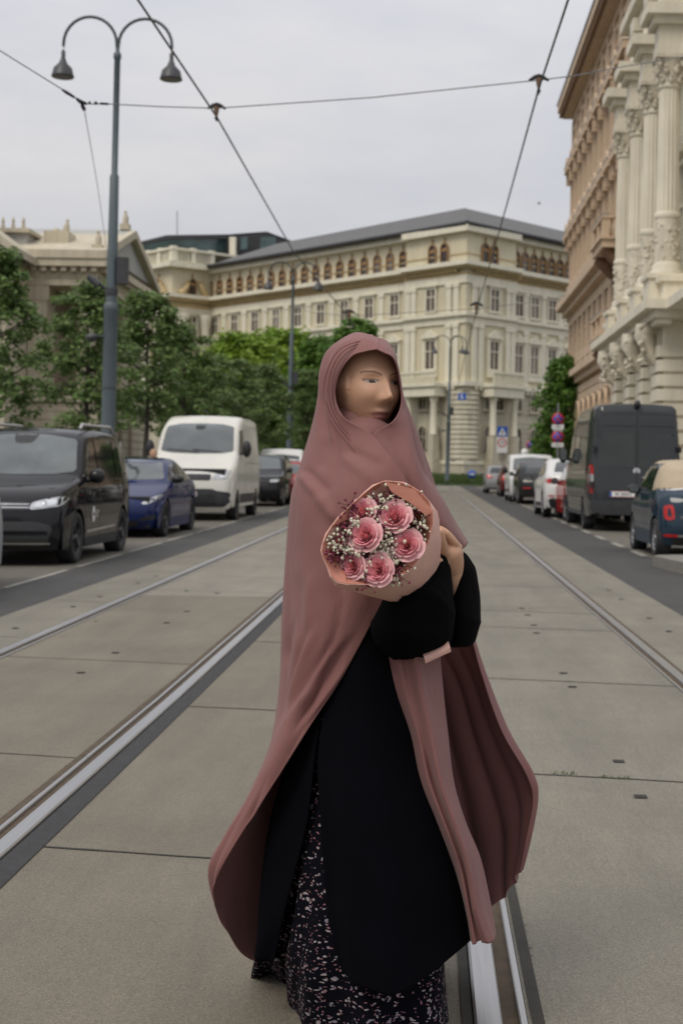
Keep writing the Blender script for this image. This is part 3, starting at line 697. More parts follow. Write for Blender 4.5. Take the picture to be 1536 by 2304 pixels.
# zinc caps on the window hoods
for k in range(11):
    for z in (16.9+2.1, 12.9+2.2): b = MB(TS); b.box((1.4+2.42*k-.97,.0,z+.622),(1.4+2.42*k+.97,.64,z+.66)); b.build('zinc_flashing', M['zinc'], sal)
for z0, nm in ((11.1,'upper'), (7.05,'lower')):
    s0, s1, pr = 22.9, 26.6, 1.35
    bal = MB(TS); bal.box((s0,0,z0-.15),(s1,pr,z0+.18)); bal.box((s0-.1,0,z0+.18),(s1+.1,pr+.12,z0+.28)); bo = bal.build('balcony', M['salmon_trim'], sal)
    b = MB(TS)
    for s in (s0+.2, s1-.2, (s0+s1)/2): b.box((s-.2,pr-.3,z0+.28),(s+.2,pr,z0+1.05))
    for k in range(14): b.lathe([(.05,z0+.28),(.10,z0+.5),(.05,z0+.8),(.07,z0+1.05)], (s0+.3+k*(s1-s0-.6)/13, pr-.15, 0), 6)
    for k in range(4): b.lathe([(.05,z0+.28),(.10,z0+.5),(.05,z0+.8),(.07,z0+1.05)], (s1-.15, .2+k*.25, 0), 6)
    b.box((s0-.05,pr-.32,z0+1.05),(s1+.05,pr+.04,z0+1.2)); b.box((s1-.3,0,z0+1.05),(s1+.05,pr-.32,z0+1.2)); b.build('balustrade', M['salmon_trim'], bo)
    b = MB(TS); b.box((s0-.06,pr-.34,z0+1.203),(s1+.06,pr+.06,z0+1.24)); b.build('zinc_rail', M['zinc'], bo)
    for s in (s0+.5, s1-.5):
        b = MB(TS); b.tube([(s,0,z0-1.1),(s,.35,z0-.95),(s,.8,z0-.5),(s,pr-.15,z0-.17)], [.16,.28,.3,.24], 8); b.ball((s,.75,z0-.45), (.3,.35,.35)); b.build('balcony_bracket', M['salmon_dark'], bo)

# ---- pale stone palace with giant columns, nearest on the right
col = thing('column_palace', 'pale stone palace with tall fluted columns and scroll brackets at the right edge', 'building', (8.4, 60, gz(50)))
TC = frame((0,0,-gz(50)), (0,-1,0), (-1,0,0))      # s runs from Y = 60 towards the camera
def cb(name, m, *boxes):
    b = MB(TC)
    for a, c in boxes: b.box(a, c)
    return b.build(name, m, col)
CY = [60-57.1, 60-53.5, 60-50.2, 60-46.9]
LC = 22
cb('wall', M['stone_pale'], ((0,-12,0),(LC,0,27)))
cb('cornice', M['stone_pale'], ((-.4,0,19.5),(LC,.75,19.9)), ((-.2,0,19.1),(LC,.4,19.5)), ((-.3,0,26.6),(LC,.8,27.1)))
cb('entablature', M['stone_pale'], ((-.1,0,14.85),(LC,.25,16.0)), ((-.2,0,16.0),(LC,.55,16.25)))
cb('balcony_cornice', M['stone_pale'], ((-.5,0,6.55),(14.9,1.75,6.85)), ((-.4,0,6.3),(14.7,1.45,6.55)), ((14.9,0,6.55),(LC,1.1,6.85)))
cb('balcony_parapet', M['stone_pale'], ((-.2,0,6.85),(14.4,1.15,7.45)), ((-.3,0,7.45),(14.5,1.3,7.62)))
b = MB(TC)
for k in range(50): b.box((-.3+k*.3,.9,6.12),(-.13+k*.3,1.35,6.3))
b.build('dentil_moulding', M['stone_pale'], col)
def fluted(c, r0, r1, z0, z1, n=16):
    vs = []; m = n*2; zs = [z0, z0+(z1-z0)*.4, z1]
    rs = [r0, r0*.985, r1]; fs = []
    for z, r in zip(zs, rs):
        for k in range(m):
            a = 2*math.pi*k/m; q = r*(1 if k % 2 else .90); vs.append((c[0]+q*math.cos(a), c[1]+q*math.sin(a), z))
    for j in range(2):
        for k in range(m): fs.append((j*m+k, j*m+(k+1) % m, (j+1)*m+(k+1) % m, (j+1)*m+k))
    return vs, fs
rc = random.Random(5)
for i, s in enumerate(CY):
    d = .85
    b = MB(TC); b.box((s-.62,.0,6.86),(s+.62,1.5,7.62+.01)); b.box((s-.7,0,7.63),(s+.7,1.58,7.78)); b.build('pedestal', M['stone_pale'], col)
    b = MB(TC); b.lathe([(.52,7.78),(.54,7.9),(.46,8.0),(.48,8.1),(.40,8.2)], (s,d,0), 20); vs, fs = fluted((s,d), .36, .31, 9.75, 13.75); b.add(vs, fs); b.lathe([(.40,9.6),(.42,9.66),(.42,9.74),(.38,9.8)], (s,d,0), 20); b.lathe([(.33,13.75),(.37,13.82),(.33,13.88)], (s,d,0), 20)
    co = b.build('column', M['stone_pale'], col)
    b = MB(TC); b.lathe([(.385,8.2),(.40,8.5),(.385,9.0),(.395,9.4),(.38,9.6)], (s,d,0), 20)
    for k in range(70):
        a = rc.uniform(0, 6.28); z = rc.uniform(8.25, 9.55); b.ball((s+.385*math.cos(a), d+.385*math.sin(a), z), (rc.uniform(.03,.08),rc.uniform(.03,.08),rc.uniform(.04,.10)), 6, 4)
    b.build('carved_drum', M['stone_carved'], co)
    b = MB(TC); b.lathe([(.32,13.88),(.36,14.2),(.44,14.5),(.5,14.66)], (s,d,0), 14)
    for row, (zz, rr_, nn) in enumerate(((14.0,.37,8),(14.28,.42,8),(14.5,.5,4))):
        for k in range(nn):
            a = 2*math.pi*(k+.5*row)/nn+(.785 if nn == 4 else 0); b.ball((s+rr_*math.cos(a), d+rr_*math.sin(a), zz), (.09,.09,.14), 6, 5); b.ball((s+(rr_+.08)*math.cos(a), d+(rr_+.08)*math.sin(a), zz+.1), .06, 6, 4)
    b.box((s-.5,d-.5,14.66),(s+.5,d+.5,14.78)); b.build('capital', M['stone_carved'], co)
    b = MB(TC); b.box((s-.48,.0,14.78),(s+.48,d+.46,15.1)); b.box((s-.44,.0,15.1),(s+.44,d+.42,15.7)); b.box((s-.62,0,15.7),(s+.62,d+.62,15.95)); b.box((s-.82,0,15.95),(s+.82,d+.85,16.3)); b.build('entablature_block', M['stone_pale'], col)
    # upper scroll and pier over the block
    b = MB(TC); b.box((s-.42,.0,16.3),(s+.42,.75,17.1)); b.prism([(.75,16.3),(1.25,16.35),(1.15,16.75),(.85,17.2),(.55,18.3),(.45,18.6),(.0,18.6),(.0,16.3)], 0, s-.34, s+.34); b.box((s-.5,0,18.6),(s+.5,.7,19.1)); b.build('upper_scroll', M['stone_pale'], col)
    b = MB(TC); b.box((s-.4,0,19.9),(s+.4,.35,26.3)); b.build('upper_pilaster', M['stone_pale'], col)
    # banded pier, scroll console with carved head under the balcony
    b = MB(TC); b.box((s-.66,0,0),(s+.66,1.0,6.3))
    for k in range(11): b.box((s-.76,.0,.55+k*.46),(s+.76,1.2,.55+k*.46+.36))
    b.build('banded_pier', M['stone_pale'], col)
    b = MB(TC)
    b.tube([(s,1.15,5.0),(s,1.35,5.2),(s,1.4,5.5),(s,1.55,5.85),(s,1.5,6.2)], [.15,.20,.22,.32,.30], 10); b.ball((s,1.5,6.0), (.36,.26,.26), 10, 8); b.ball((s,1.38,5.2), (.21,.17,.2), 10, 8)
    for k in range(26):
        a = rc.uniform(-1,1); b.ball((s+a*.34, 1.5+rc.uniform(0,.22), rc.uniform(5.0,6.2)), rc.uniform(.05,.1), 6, 4)
    b.build('scroll_console', M['stone_carved'], col)
def cwin(kind, w, h, s, z, ex=None): return win_proto(kind, M['stone_pale'], M['dark_pane'], w, h, TC @ Matrix.Translation((s, 0, z)), col, ex)
cw1 = cwin('rect', 1.2, 3.6, CY[0]+1.8, 8.1, pediment); cw2 = cwin('arch', 1.2, 3.4, CY[0]+1.8, 1.6); cw3 = cwin('rect', 1.1, 2.1, CY[0]+1.8, 16.5); cw4 = cwin('rect', 1.1, 2.6, CY[0]+1.8, 21)
for i in (1, 2, 3):
    for w_, z in ((cw1,8.1),(cw2,1.6),(cw3,16.5),(cw4,21)): place_win(w_, col, TC, CY[i]+1.8, 0, z)
# plainer end wall of the column palace, towards the camera side
TE = frame((0,-LC,-gz(50)), (1,0,0), (0,-1,0))
for z0, z1, pr in ((6.3,6.85,.5),(15.9,16.3,.5),(19.4,19.9,.6),(26.5,27.1,.7)):
    b = MB(TE); b.box((-.02,0,z0),(11.5,pr,z1)); b.build('cornice', M['stone_pale'], col)
b = MB(TE)
for k in range(13): b.box((0,0,.4+k*.46),(11.5,.08,.4+k*.46+.38))
b.build('rustication', M['stone_pale'], col)
for s in (2.0, 5.6, 9.2):
    for w_, z in ((cw1,8.1),(cw2,1.6),(cw3,16.5),(cw4,21)): place_win(w_, col, TE, s, .0, z)
# windows and pilasters on the nearer gabled wing of the temple building
TG = frame((-16,-4.4,0), (1,0,0), (0,-1,0))
for s in (.8, 4.2, 7.6, 11.0):
    b = MB(TG); b.box((s-.5,0,5.3),(s+.5,.25,11.4)); b.box((s-.65,0,11.4),(s+.65,.3,12.2)); b.build('pilaster', M['tan_stone'], par)
for s in (2.5, 5.9, 9.3): win_proto('rect', M['tan_stone'], M['dark_pane'], 1.2, 2.8, TG @ Matrix.Translation((s,0,6.5)), par, lintel)
b = MB(TG)
for k in range(9): b.box((0,.0,.35+k*.5),(11.9,.07,.35+k*.5+.45))
b.build('ashlar_courses', M['tan_stone'], par)
b = MB(TG); b.box((-.3,0,4.9),(12.2,.35,5.25)); b.box((-.3,0,12.2),(12.2,.3,12.75)); b.build('cornice', M['tan_stone'], par)
# ---------------------------------------------------------------- trees
M['bark'] = mat('bark', (.07,.058,.047), .9, 0, .3, 6, .6, 18)
def leafmat(n, c1, c2):
    m = mat(n, c1, .5, 0, .2, 1.4, col2=c2, trans=.35, spec=.35); t, b = nodes_of(m)
    rmp = [x for x in t.nodes if x.type == 'VALTORGB'][0]; ge = N(t, 'ShaderNodeNewGeometry')
    hs = N(t, 'ShaderNodeHueSaturation'); mr_ = N(t, 'ShaderNodeMapRange'); mr_.inputs['To Min'].default_value = .78; mr_.inputs['To Max'].default_value = 1.4
    t.links.new(ge.outputs['Random Per Island'], mr_.inputs['Value']); t.links.new(mr_.outputs['Result'], hs.inputs['Value']); t.links.new(rmp.outputs['Color'], hs.inputs['Color'])
    t.links.new(hs.outputs['Color'], b.inputs['Base Color']); t.links.new(hs.outputs['Color'], [x for x in t.nodes if x.type == 'BSDF_TRANSLUCENT'][0].inputs['Color']); return m
M['leaf_dark'] = leafmat('leaf_dark', (.075,.140,.032), (.19,.26,.095))
M['leaf_mid'] = leafmat('leaf_mid', (.095,.155,.045), (.215,.28,.11))
M['leaf_light'] = leafmat('leaf_light', (.13,.23,.02), (.23,.33,.04))
M['leaf_deep'] = leafmat('leaf_deep', (.06,.15,.022), (.15,.25,.045))
def crown_mesh(name, seed, H, W, m, n_clumps, per, leaf, z0, shape=1.0, droop=.4):
    "leaves in clumps through an irregular volume; H crown height, W radius"
    r = random.Random(seed); vs = []; fs = []
    lobes = [(r.uniform(0,6.28), r.uniform(.25,.95)) for _ in range(9)]
    for c in range(n_clumps):
        t = r.random()**.8; a = r.uniform(0, 6.283)
        env = math.sin(math.pi*(.10+.86*t)**shape)**.62
        lob = .72+.34*noise.noise((math.cos(a)*1.7+seed, math.sin(a)*1.7, t*3.2))+.18*noise.noise((math.cos(a)*4+seed, math.sin(a)*4, t*8))
        rad = W*env*lob*(r.random()**.42)
        cx, cy, cz = rad*math.cos(a), rad*math.sin(a), z0+H*t
        cs = r.uniform(.14,.32)*W*.68
        for k in range(per):
            while True:
                d = Vector((r.uniform(-1,1), r.uniform(-1,1), r.uniform(-1,1)))
                if d.length < 1: break
            p = Vector((cx, cy, cz))+Vector((d.x*cs, d.y*cs, d.z*cs*.6))
            out = Vector((p.x, p.y, 0)); out = out.normalized() if out.length > .01 else Vector((1,0,0))
            ax = (out*.7+Vector((r.uniform(-1,1), r.uniform(-1,1), r.uniform(-1,.4)))).normalized(); ax.z -= droop*r.random(); ax.normalize()
            sd = ax.cross(Vector((r.uniform(-.5,.5), r.uniform(-.5,.5), 1))).normalized()
            L = leaf*r.uniform(.6,1.25); w = L*.42; nn = ax.cross(sd)
            b = len(vs)
            vs += [p, p+ax*L*.45+sd*w+nn*L*.07, p+ax*L, p+ax*L*.45-sd*w+nn*L*.07]; fs += [(b,b+1,b+2),(b,b+2,b+3)]
    me = bpy.data.meshes.new(name); me.from_pydata([tuple(v) for v in vs], [], fs); me.materials.append(m); me.update(); return me
def trunk_mesh(seed, h, r0, H, W, z0):
    r = random.Random(seed); b = MB()
    pts = [(0,0,-.1),(.01,.02,h*.3),(.03,-.02,h*.65),(0,.03,h),(.02,0,z0+H*.55),(0,.02,z0+H*.85)]
    b.tube(pts, [r0*1.35,r0,r0*.9,r0*.8,r0*.45,r0*.12], 9)
    for k in range(14):
        a = r.uniform(0,6.28); t = r.uniform(.0,.7); z = z0+H*t*.7+.05; l = W*r.uniform(.45,.85)*(1-.5*t)
        e = Vector((l*math.cos(a), l*math.sin(a), z+l*r.uniform(.3,.8)))
        s = Vector((0,0,z)); mid = (s+e)/2+Vector((0,0,-.08*l)); b.tube([s, mid, e], [r0*.4,r0*.25,r0*.07], 6)
    return b.mesh('trunk', M['bark'])
CM = {}
def tree(name, label, cat, x, y, variant, sc=1.0, rz=0.0, group=None, z=None):
    t = thing(name, label, cat, (x, y, (gz(y) if z is None else z)), rz, group); t.scale = (sc, sc, sc)
    if variant not in CM:
        seed, H, W, m, nc, per, leaf, z0, shape, r0 = VAR[variant]
        CM[variant] = (crown_mesh('crown', seed, H, W, M[m], nc, per, leaf, z0, shape), trunk_mesh(seed, z0, r0, H, W, z0))
    obj('crown', CM[variant][0], t); obj('trunk', CM[variant][1], t); return t
# seed, crown height, radius, leaf, clumps, leaves per clump, leaf size, crown base, shape, trunk radius
VAR = {'linden_a': (11, 3.35, 1.5, 'leaf_dark', 180, 40, .125, 2.15, .8, .075), 'linden_b': (23, 3.5, 1.58, 'leaf_dark', 188, 40, .125, 2.15, .78, .08),
       'linden_c': (37, 3.4, 1.5, 'leaf_mid', 180, 40, .125, 1.9, .82, .075), 'light': (51, 7.5, 4.6, 'leaf_light', 460, 34, .30, 2.0, .75, .2),
       'deep': (63, 8.0, 3.0, 'leaf_deep', 380, 34, .26, 1.6, .8, .16), 'fresh': (41, 3.7, 1.5, 'leaf_deep', 230, 34, .14, 1.65, .9, .075), 'round': (77, 6.5, 3.4, 'leaf_mid', 420, 34, .26, 2.0, .9, .16)}
LG = 'young lindens along the left pavement'
def tx(px, py, Y): return xat(px, py, Y)
for px, Y, var, sc, rz, lab in [
    (-22, 26.5, 'linden_a', .92, .4, 'young green linden at the left edge of the photo, nearest of the row'),
    (196, 35.5, 'linden_b', 1.0, 2.1, 'young linden just left of the near twin-arm lamp pole'),
    (330, 40.5, 'linden_a', 1.08, 3.7, 'young linden just right of the near lamp pole, beside the white van'),
    (412, 46.0, 'linden_b', 1.0, 5.0, 'small dark linden behind the roof of the white van'),
    (478, 51.0, 'linden_c', .95, 1.0, 'greyish green linden rising over the middle of the white van'),
    (540, 57.0, 'linden_c', 1.0, 2.6, 'pale green linden right behind the rear of the white van'),
    (598, 63.0, 'linden_c', 1.05, 4.4, 'shady linden just left of the second twin-arm lamp pole'),
    (690, 72.0, 'linden_b', 1.05, .2, 'dark linden between the second lamp pole and the woman in mauve')]:
    tree('linden_tree', lab, 'tree', tx(px, 1000, Y), Y, var, sc, rz, LG)
for px, Y, var, sc, rz, lab, nm in [
    (545, 92, 'light', 1.0, 0.3, 'bright yellow-green tree behind the lindens, left of the second lamp pole', 'broadleaf_tree'),
    (640, 98, 'light', 1.08, 2.0, 'bright yellow-green tree partly behind the second lamp pole', 'broadleaf_tree'),
    (470, 96, 'light', .85, 3.2, 'small bright green tree beside the columns of the palace wing', 'broadleaf_tree'),
    (715, 90, 'deep', .95, 1.0, 'dark pointed tree close to the left of the mauve hood', 'broadleaf_tree'),
    (800, 76, 'fresh', 1.66, 2.2, 'round green tree top standing up behind the mauve hood', 'broadleaf_tree'),
    (1268, 84, 'deep', .80, .5, 'green tree at the corner of the salmon palace behind the no-stopping signs', 'broadleaf_tree'),
    (1244, 88, 'round', .5, 4.0, 'low bushy tree left of the stacked no-stopping signs', 'broadleaf_tree')]:
    tree(nm, lab, 'tree', tx(px, 1000, Y), Y, var, sc, rz, 'larger trees further down the street')
# ---------------------------------------------------------------- street lamps
M['lamp_paint'] = mat('lamp_paint', (.082,.108,.118), .5, .0, .12, 3)
M['lamp_dark'] = mat('lamp_dark', (.045,.058,.062), .5, .0, .15, 3)
M['lamp_bell'] = mat('lamp_bell', (.05,.052,.056), .45, .2, .15, 3)
M['lamp_under'] = mat('lamp_under', (.20,.19,.16), .5, 0, .1, 3)
def make_lamp(loc, label, third=False):
    t = thing('street_lamp', label, 'street lamp', loc, 0, 'tall twin-arm street lamps')
    b = MB(); b.lathe([(.20,0),(.20,.3),(.155,.4),(.15,4.6),(.16,4.62),(.16,4.72),(.125,4.8)], n=18); b.build('pole_base', M['lamp_paint'], t)
    b = MB()
    for z in (1.6, 2.9): b.lathe([(.156,z),(.158,z+.02),(.156,z+.04)], n=18)
    b.build('clamp_bands', M['lamp_dark'], t)
    b = MB(); b.lathe([(.12,4.8),(.115,5.4),(.10,7.55),(.07,7.6),(.068,10.1),(.085,10.12),(.085,10.22),(.05,10.26),(.045,10.35)], n=14); b.build('pole', M['lamp_paint'], t)
    arms = [(-1, 0.0), (1, .0)]+([(1, -.75)] if third else [])
    for sg, da in arms:
        cs, sn = math.cos(da), math.sin(da)
        def q(r, z): return (sg*r*cs, r*sn*1.0, z)
        R = .58; pts = [q(.0,10.2), q(.02,10.42)]+[q(R+.02-R*math.cos(math.pi*k/14), 10.42+R*math.sin(math.pi*k/14)*(1.03 if sg < 0 else 1.0)) for k in range(1, 15)]
        drop = 10.36
        pts.append(q(2*R+.02, drop))
        b = MB(); b.tube(pts, .034, 9); a = b.build('arm', M['lamp_dark'], t)
        e = q(2*R+.02, 0); z = drop
        b = MB(); b.lathe([(.02,z+.01),(.02,z-.10)], (e[0],e[1],0), 8); b.build('insulator', M['white_sign'], a)
        b = MB(); z -= .08; b.lathe([(.02,z),(.045,z-.03),(.045,z-.17),(.075,z-.25),(.10,z-.30),(.20,z-.40),(.235,z-.55),(.25,z-.58),(.235,z-.60)], (e[0],e[1],0), 20); h = b.build('lamp_shade', M['lamp_bell'], t)
        b = MB(); b.lathe([(.0,z-.585),(.232,z-.602)], (e[0],e[1],0), 20); b.build('diffuser', M['lamp_under'], h)
    # bracket with a spotlight and a control box
    b = MB(); b.box((.12,-.12,5.2),(.34,.12,5.78)); b.build('control_box', M['dark_grey_plastic'], t)
    b = MB(); b.tube([(0,0,5.0),(-.28,0,5.2),(-.38,-.06,5.3)], [.04,.04,.05], 7); b.tube([(-.28,-.05,5.16),(-.5,-.1,5.34)], [.09,.06], 8); b.lathe([(.135,4.95),(.14,5.0),(.135,5.1)], n=14); b.build('cable_bracket', M['lamp_bell'], t)
    b = MB(); b.tube([(-.1,0,4.05),(-.34,-.05,4.05)], .03, 6); b.ball((-.4,-.05,4.02), (.13,.1,.09)); b.build('camera_unit', M['lamp_bell'], t)
    return t
for (px, py, Y), lab, third in [((243,985,32.0), 'tall twin-arm street lamp nearest on the left, in front of the trees', False),
                         ((651,985,70.0), 'second twin-arm street lamp, between the white van and the woman', False), ((1008,1085,108.0), 'far street lamp with three bell shades, standing at the lawn right of the woman', True)]:
    l = make_lamp((xat(px, 900, Y), Y, gz(Y)), lab, third)
    l.rotation_euler = (0, R_(.55), 0)
# ---------------------------------------------------------------- overhead tram wires
M['wire'] = mat('wire', (.05,.06,.05), .5, .3, .1, 3); M['wire_thin'] = mat('wire_thin', (.16,.16,.16), .5, .3, .1, 3); M['iron'] = mat('iron', (.02,.018,.016), .6, .2, .2, 6)
def wire(name, pts, r, m, label, cat='wire', group=None):
    b = MB(); b.tube(pts, r, 6); o = b.build(name, m); return tag(o, label, cat, group)
ZW = 5.2
W1 = [P(307,-6,12.2), P(487,262,16.2), P(660,566,25.6), P(785,714,37.0)]; W2 = [P(1279,-6,12.0), P(1211,200,14.8), P(1141,455,21.2), P(1071,700,35.0)]
W1 = [W1[0]+(W1[0]-W1[1])*2.2]+W1; W2 = [W2[0]+(W2[0]-W2[1])*2.4]+W2
wire('contact_wire', W1+[P(868,868,80), P(905,930,105)], .0105, M['wire'], 'dark overhead tram wire on the left, crossing in front of the near lamp', group='overhead tram contact wires')
wire('contact_wire', W2+[P(1030,865,62), P(1005,945,105)], .0105, M['wire'], 'dark overhead tram wire on the right, nearer the pale column palace', group='overhead tram contact wires')
def hanger(p, label, sc=1.0):
    t = thing('wire_hanger', label, 'wire hanger', p, 0, 'wire hangers on the tram lines'); t.scale = (sc,)*3
    b = MB(); b.tube([(-.10,0,.115),(-.04,0,.15),(0,0,.16),(.04,0,.15),(.10,0,.115)], [.012,.022,.026,.022,.012], 8); b.build('yoke', M['iron'], t)
    b = MB(); b.lathe([(.012,.03),(.022,.06),(.03,.12),(.03,.14)], n=10); b.build('insulator', M['salmon_dark'], t)
    b = MB(); b.ball((0,0,.01), (.022,.035,.022)); b.box((-.008,-.05,-.015),(.008,.05,.012)); b.build('clamp', M['iron'], t); return t
h1 = P(487,268,16.2); h2 = P(1211,207,14.8); h3 = P(785,722,37.0); h4 = P(1071,706,35.0)
hanger(h1, 'dark wire hanger on the left tram wire, below the near lamp arms'); hanger(h2, 'dark wire hanger on the right tram wire, near the salmon cornice')
hanger(h3, 'far wire hanger above the woman, in front of the round tree', 1.6); hanger(h4, 'far wire hanger in front of the corner of the cream palace', 1.6)
up = Vector((0,0,.12))
J = P(190,234,15.4)
wire('span_wire', [P(-30,95,14.6), P(150,207,15.2), J], .006, M['wire_thin'], 'thin span wire leaving the photo at the upper left edge', group='thin span wires')
wire('span_wire', [J, P(245,234,15.6), P(360,240,15.9), h1+up], .006, M['wire_thin'], 'thin span wire passing behind the near lamp pole', group='thin span wires')
wire('span_wire', [h1+up, (h1+h2)/2+up-Vector((0,0,.03)), h2+up], .006, M['wire_thin'], 'thin span wire stretched between the two near hangers', group='thin span wires')
wire('span_wire', [h2+up, P(1290,171,15.0), P(1400,150,16.5), P(1600,118,18)], .006, M['wire_thin'], 'thin span wire running to the pale column palace', group='thin span wires')
wire('span_wire', [J-Vector((0,0,.05)), P(205,330,18.5), P(222,430,23), P(240,560,31.6)], .005, M['wire_thin'], 'thin pull-off wire dropping from the insulator joint to the near lamp pole', group='thin span wires')
wire('span_wire', [P(655,686,69), P(700,703,52), h3+up, h4+up, P(1180,682,45), P(1285,664,64)], .009, M['wire_thin'], 'far span wire across the front of the cream palace', group='thin span wires')
jt = thing('wire_insulator', 'black insulator joint where span wires meet, left of the near lamp pole', 'insulator', J)
def rel(px, py, Y): return P(px, py, Y)-J
b = MB(); b.tube([rel(141,202,15.2), rel(150,208,15.2), rel(168,219,15.25)], [.012,.018,.014], 7); b.tube([rel(172,221,15.3), rel(180,228,15.3), rel(194,233,15.4)], [.012,.022,.016], 7); b.build('strain_insulator', M['iron'], jt)
b = MB(); b.tube([rel(226,233,15.5), rel(244,234,15.55)], .013, 7); b.tube([rel(183,228,15.4), rel(187,240,15.4), rel(191,248,15.4)], [.014,.022,.018], 7); b.ball(rel(216,232,15.5), .02); b.ball(rel(202,231,15.45), .016); b.build('turnbuckle', M['iron'], jt)
# ---------------------------------------------------------------- signs
def disc_sign(t, z, r, rim, field, y=-.03, name='sign_plate'):
    b = MB(); b.lathe([(0,0),(r,0),(r,.012),(0,.012)], (0,y,z), 28, axis=1); s = b.build(name, rim, t)
    b = MB(); b.lathe([(0,-.004),(r*.74,-.004),(r*.74,0),(0,0)], (0,y-.001,z), 28, axis=1); b.build('sign_face', field, s); return s
def bar(b, a, c, w, y):
    a = Vector((a[0],0,a[1])); c = Vector((c[0],0,c[1])); d = (c-a).normalized(); n = Vector((-d.z,0,d.x))*w/2
    b.add([tuple(v+Vector((0,y,0))) for v in (a-n, c-n, c+n, a+n)], [(0,1,2,3)])
def pole(t, h, r=.035):
    b = MB(); b.lathe([(r,0),(r,h)], n=10); b.build('pole', M['pole_grey'], t)
s1 = thing('no_stopping_sign', 'grey pole with two stacked round no-stopping signs and white plates, behind the white car', 'road sign', (xat(1254,960,62), 62, gz(62)))
pole(s1, 4.1)
def nostop(t, z, r=.26, cross=True):
    s = disc_sign(t, z, r, M['red_sign'], M['blue_sign']); b = MB(); k = r*.74*.70
    bar(b, (-k, z+k), (k, z-k), r*.16, -.037)
    if cross: bar(b, (-k, z-k), (k, z+k), r*.16, -.0385)
    b.build('red_cross' if cross else 'red_bar', M['red_sign'], s); return s
zz = lambda py, Y: P(1254, py, Y).z-gz(Y)
nostop(s1, zz(943,62)); nostop(s1, zz(983,62))
for py0, py1 in ((955,966),(966.6,971),(996,1006)):
    b = MB(); b.box((-.25 if py1 != 971 else -.18,-.03,zz(py1,62)),(.25 if py1 != 971 else .18,-.01,zz(py0,62))); pl = b.build('text_plate', M['white_sign'], s1)
    b = MB(); m_ = (zz(py0,62)+zz(py1,62))/2
    for k in range(3): b.box((-.16+k*.11,-.034,m_-.03),(-.08+k*.11,-.031,m_+.02))
    b.build('plate_marks', M['pole_grey'], pl)
s2 = thing('no_stopping_sign', 'single small round no-parking sign over the roof of the white panel van', 'road sign', (xat(1192,1001,90), 90, gz(90)))
z2 = P(1192,1001,90).z-gz(90); pole(s2, z2+.2); nostop(s2, z2, .25, False)
s3 = thing('crossing_sign', 'blue square pedestrian crossing sign over a round speed-limit sign, left of the white van', 'road sign', (xat(1129,980,86), 86, gz(86)))
z3 = P(1129,971,86).z-gz(86); pole(s3, z3+.3)
b = MB(); b.box((-.30,-.05,z3-.30),(.30,-.03,z3+.30)); sq = b.build('crossing_plate', M['blue_sign'], s3)
b = MB(); b.add([(-.24,-.054,z3-.22),(.24,-.054,z3-.22),(0,-.054,z3+.24)], [(0,1,2)]); tr_ = b.build('white_triangle', M['white_sign'], sq)
b = MB(); b.ball((.0,-.06,z3+.08), (.028,.006,.028)); bar(b, (0,z3+.05), (.01,z3-.06), .05, -.058); bar(b, (.01,z3-.05), (-.06,z3-.17), .03, -.058); bar(b, (.01,z3-.05), (.06,z3-.17), .03, -.058); bar(b, (0,z3+.03), (.07,z3-.04), .025, -.059); bar(b, (0,z3+.03), (-.07,z3-.03), .025, -.059); b.build('walking_figure', M['ink'], tr_)
b = MB(); b.box((-.31,-.05,z3-1.25),(.31,-.03,z3-.33)); pl = b.build('white_plate', M['white_sign'], s3)
b = MB(); zc = z3-.65; b.lathe([(.20,0),(.20,-.005),(.27,-.005),(.27,0)], (0,-.051,zc), 28, axis=1, caps=False); b.build('red_ring', M['red_sign'], pl)
lettering('limit_number', '30', .24, M['ink'], Matrix.Translation((0,-.055,zc)) @ Matrix.Rotation(R_(90), 4, 'X'), pl)
s4 = thing('arrow_sign', 'round blue arrow sign on a short post in the lawn', 'road sign', (xat(1061,1068,108), 108, gz(108)+.1))
z4 = P(1061,1067,108).z-gz(108)-.1; pole(s4, z4+.1, .03)
b = MB(); b.lathe([(0,0),(.31,0),(.31,.012),(0,.012)], (0,-.045,z4), 28, axis=1); s = b.build('sign_plate', M['blue_sign'], s4)
b = MB(); bar(b, (-.2, z4), (.1, z4), .09, -.05); b.add([(.22,-.05,z4),(.06,-.05,z4+.13),(.06,-.05,z4-.13)], [(0,1,2)]); b.build('white_arrow', M['white_sign'], s)
# bird far up in the sky
bp_ = P(1212, 458, 80); b = MB(Matrix.Scale(.6, 4)); b.ball((0,0,0), (.16,.07,.06)); b.add([(0,.05,.02),(.08,.05,.03),(-.1,.5,.18)], [(0,1,2)]); b.add([(0,-.05,.02),(.08,-.05,.03),(-.1,-.5,.16)], [(0,1,2)]); b.add([(-.14,0,0),(-.3,.06,.01),(-.3,-.06,.01)], [(0,1,2)])
o = b.build('bird', M['dark_grey_plastic']); o.location = bp_; tag(o, 'small dark bird flying in the grey sky', 'bird')
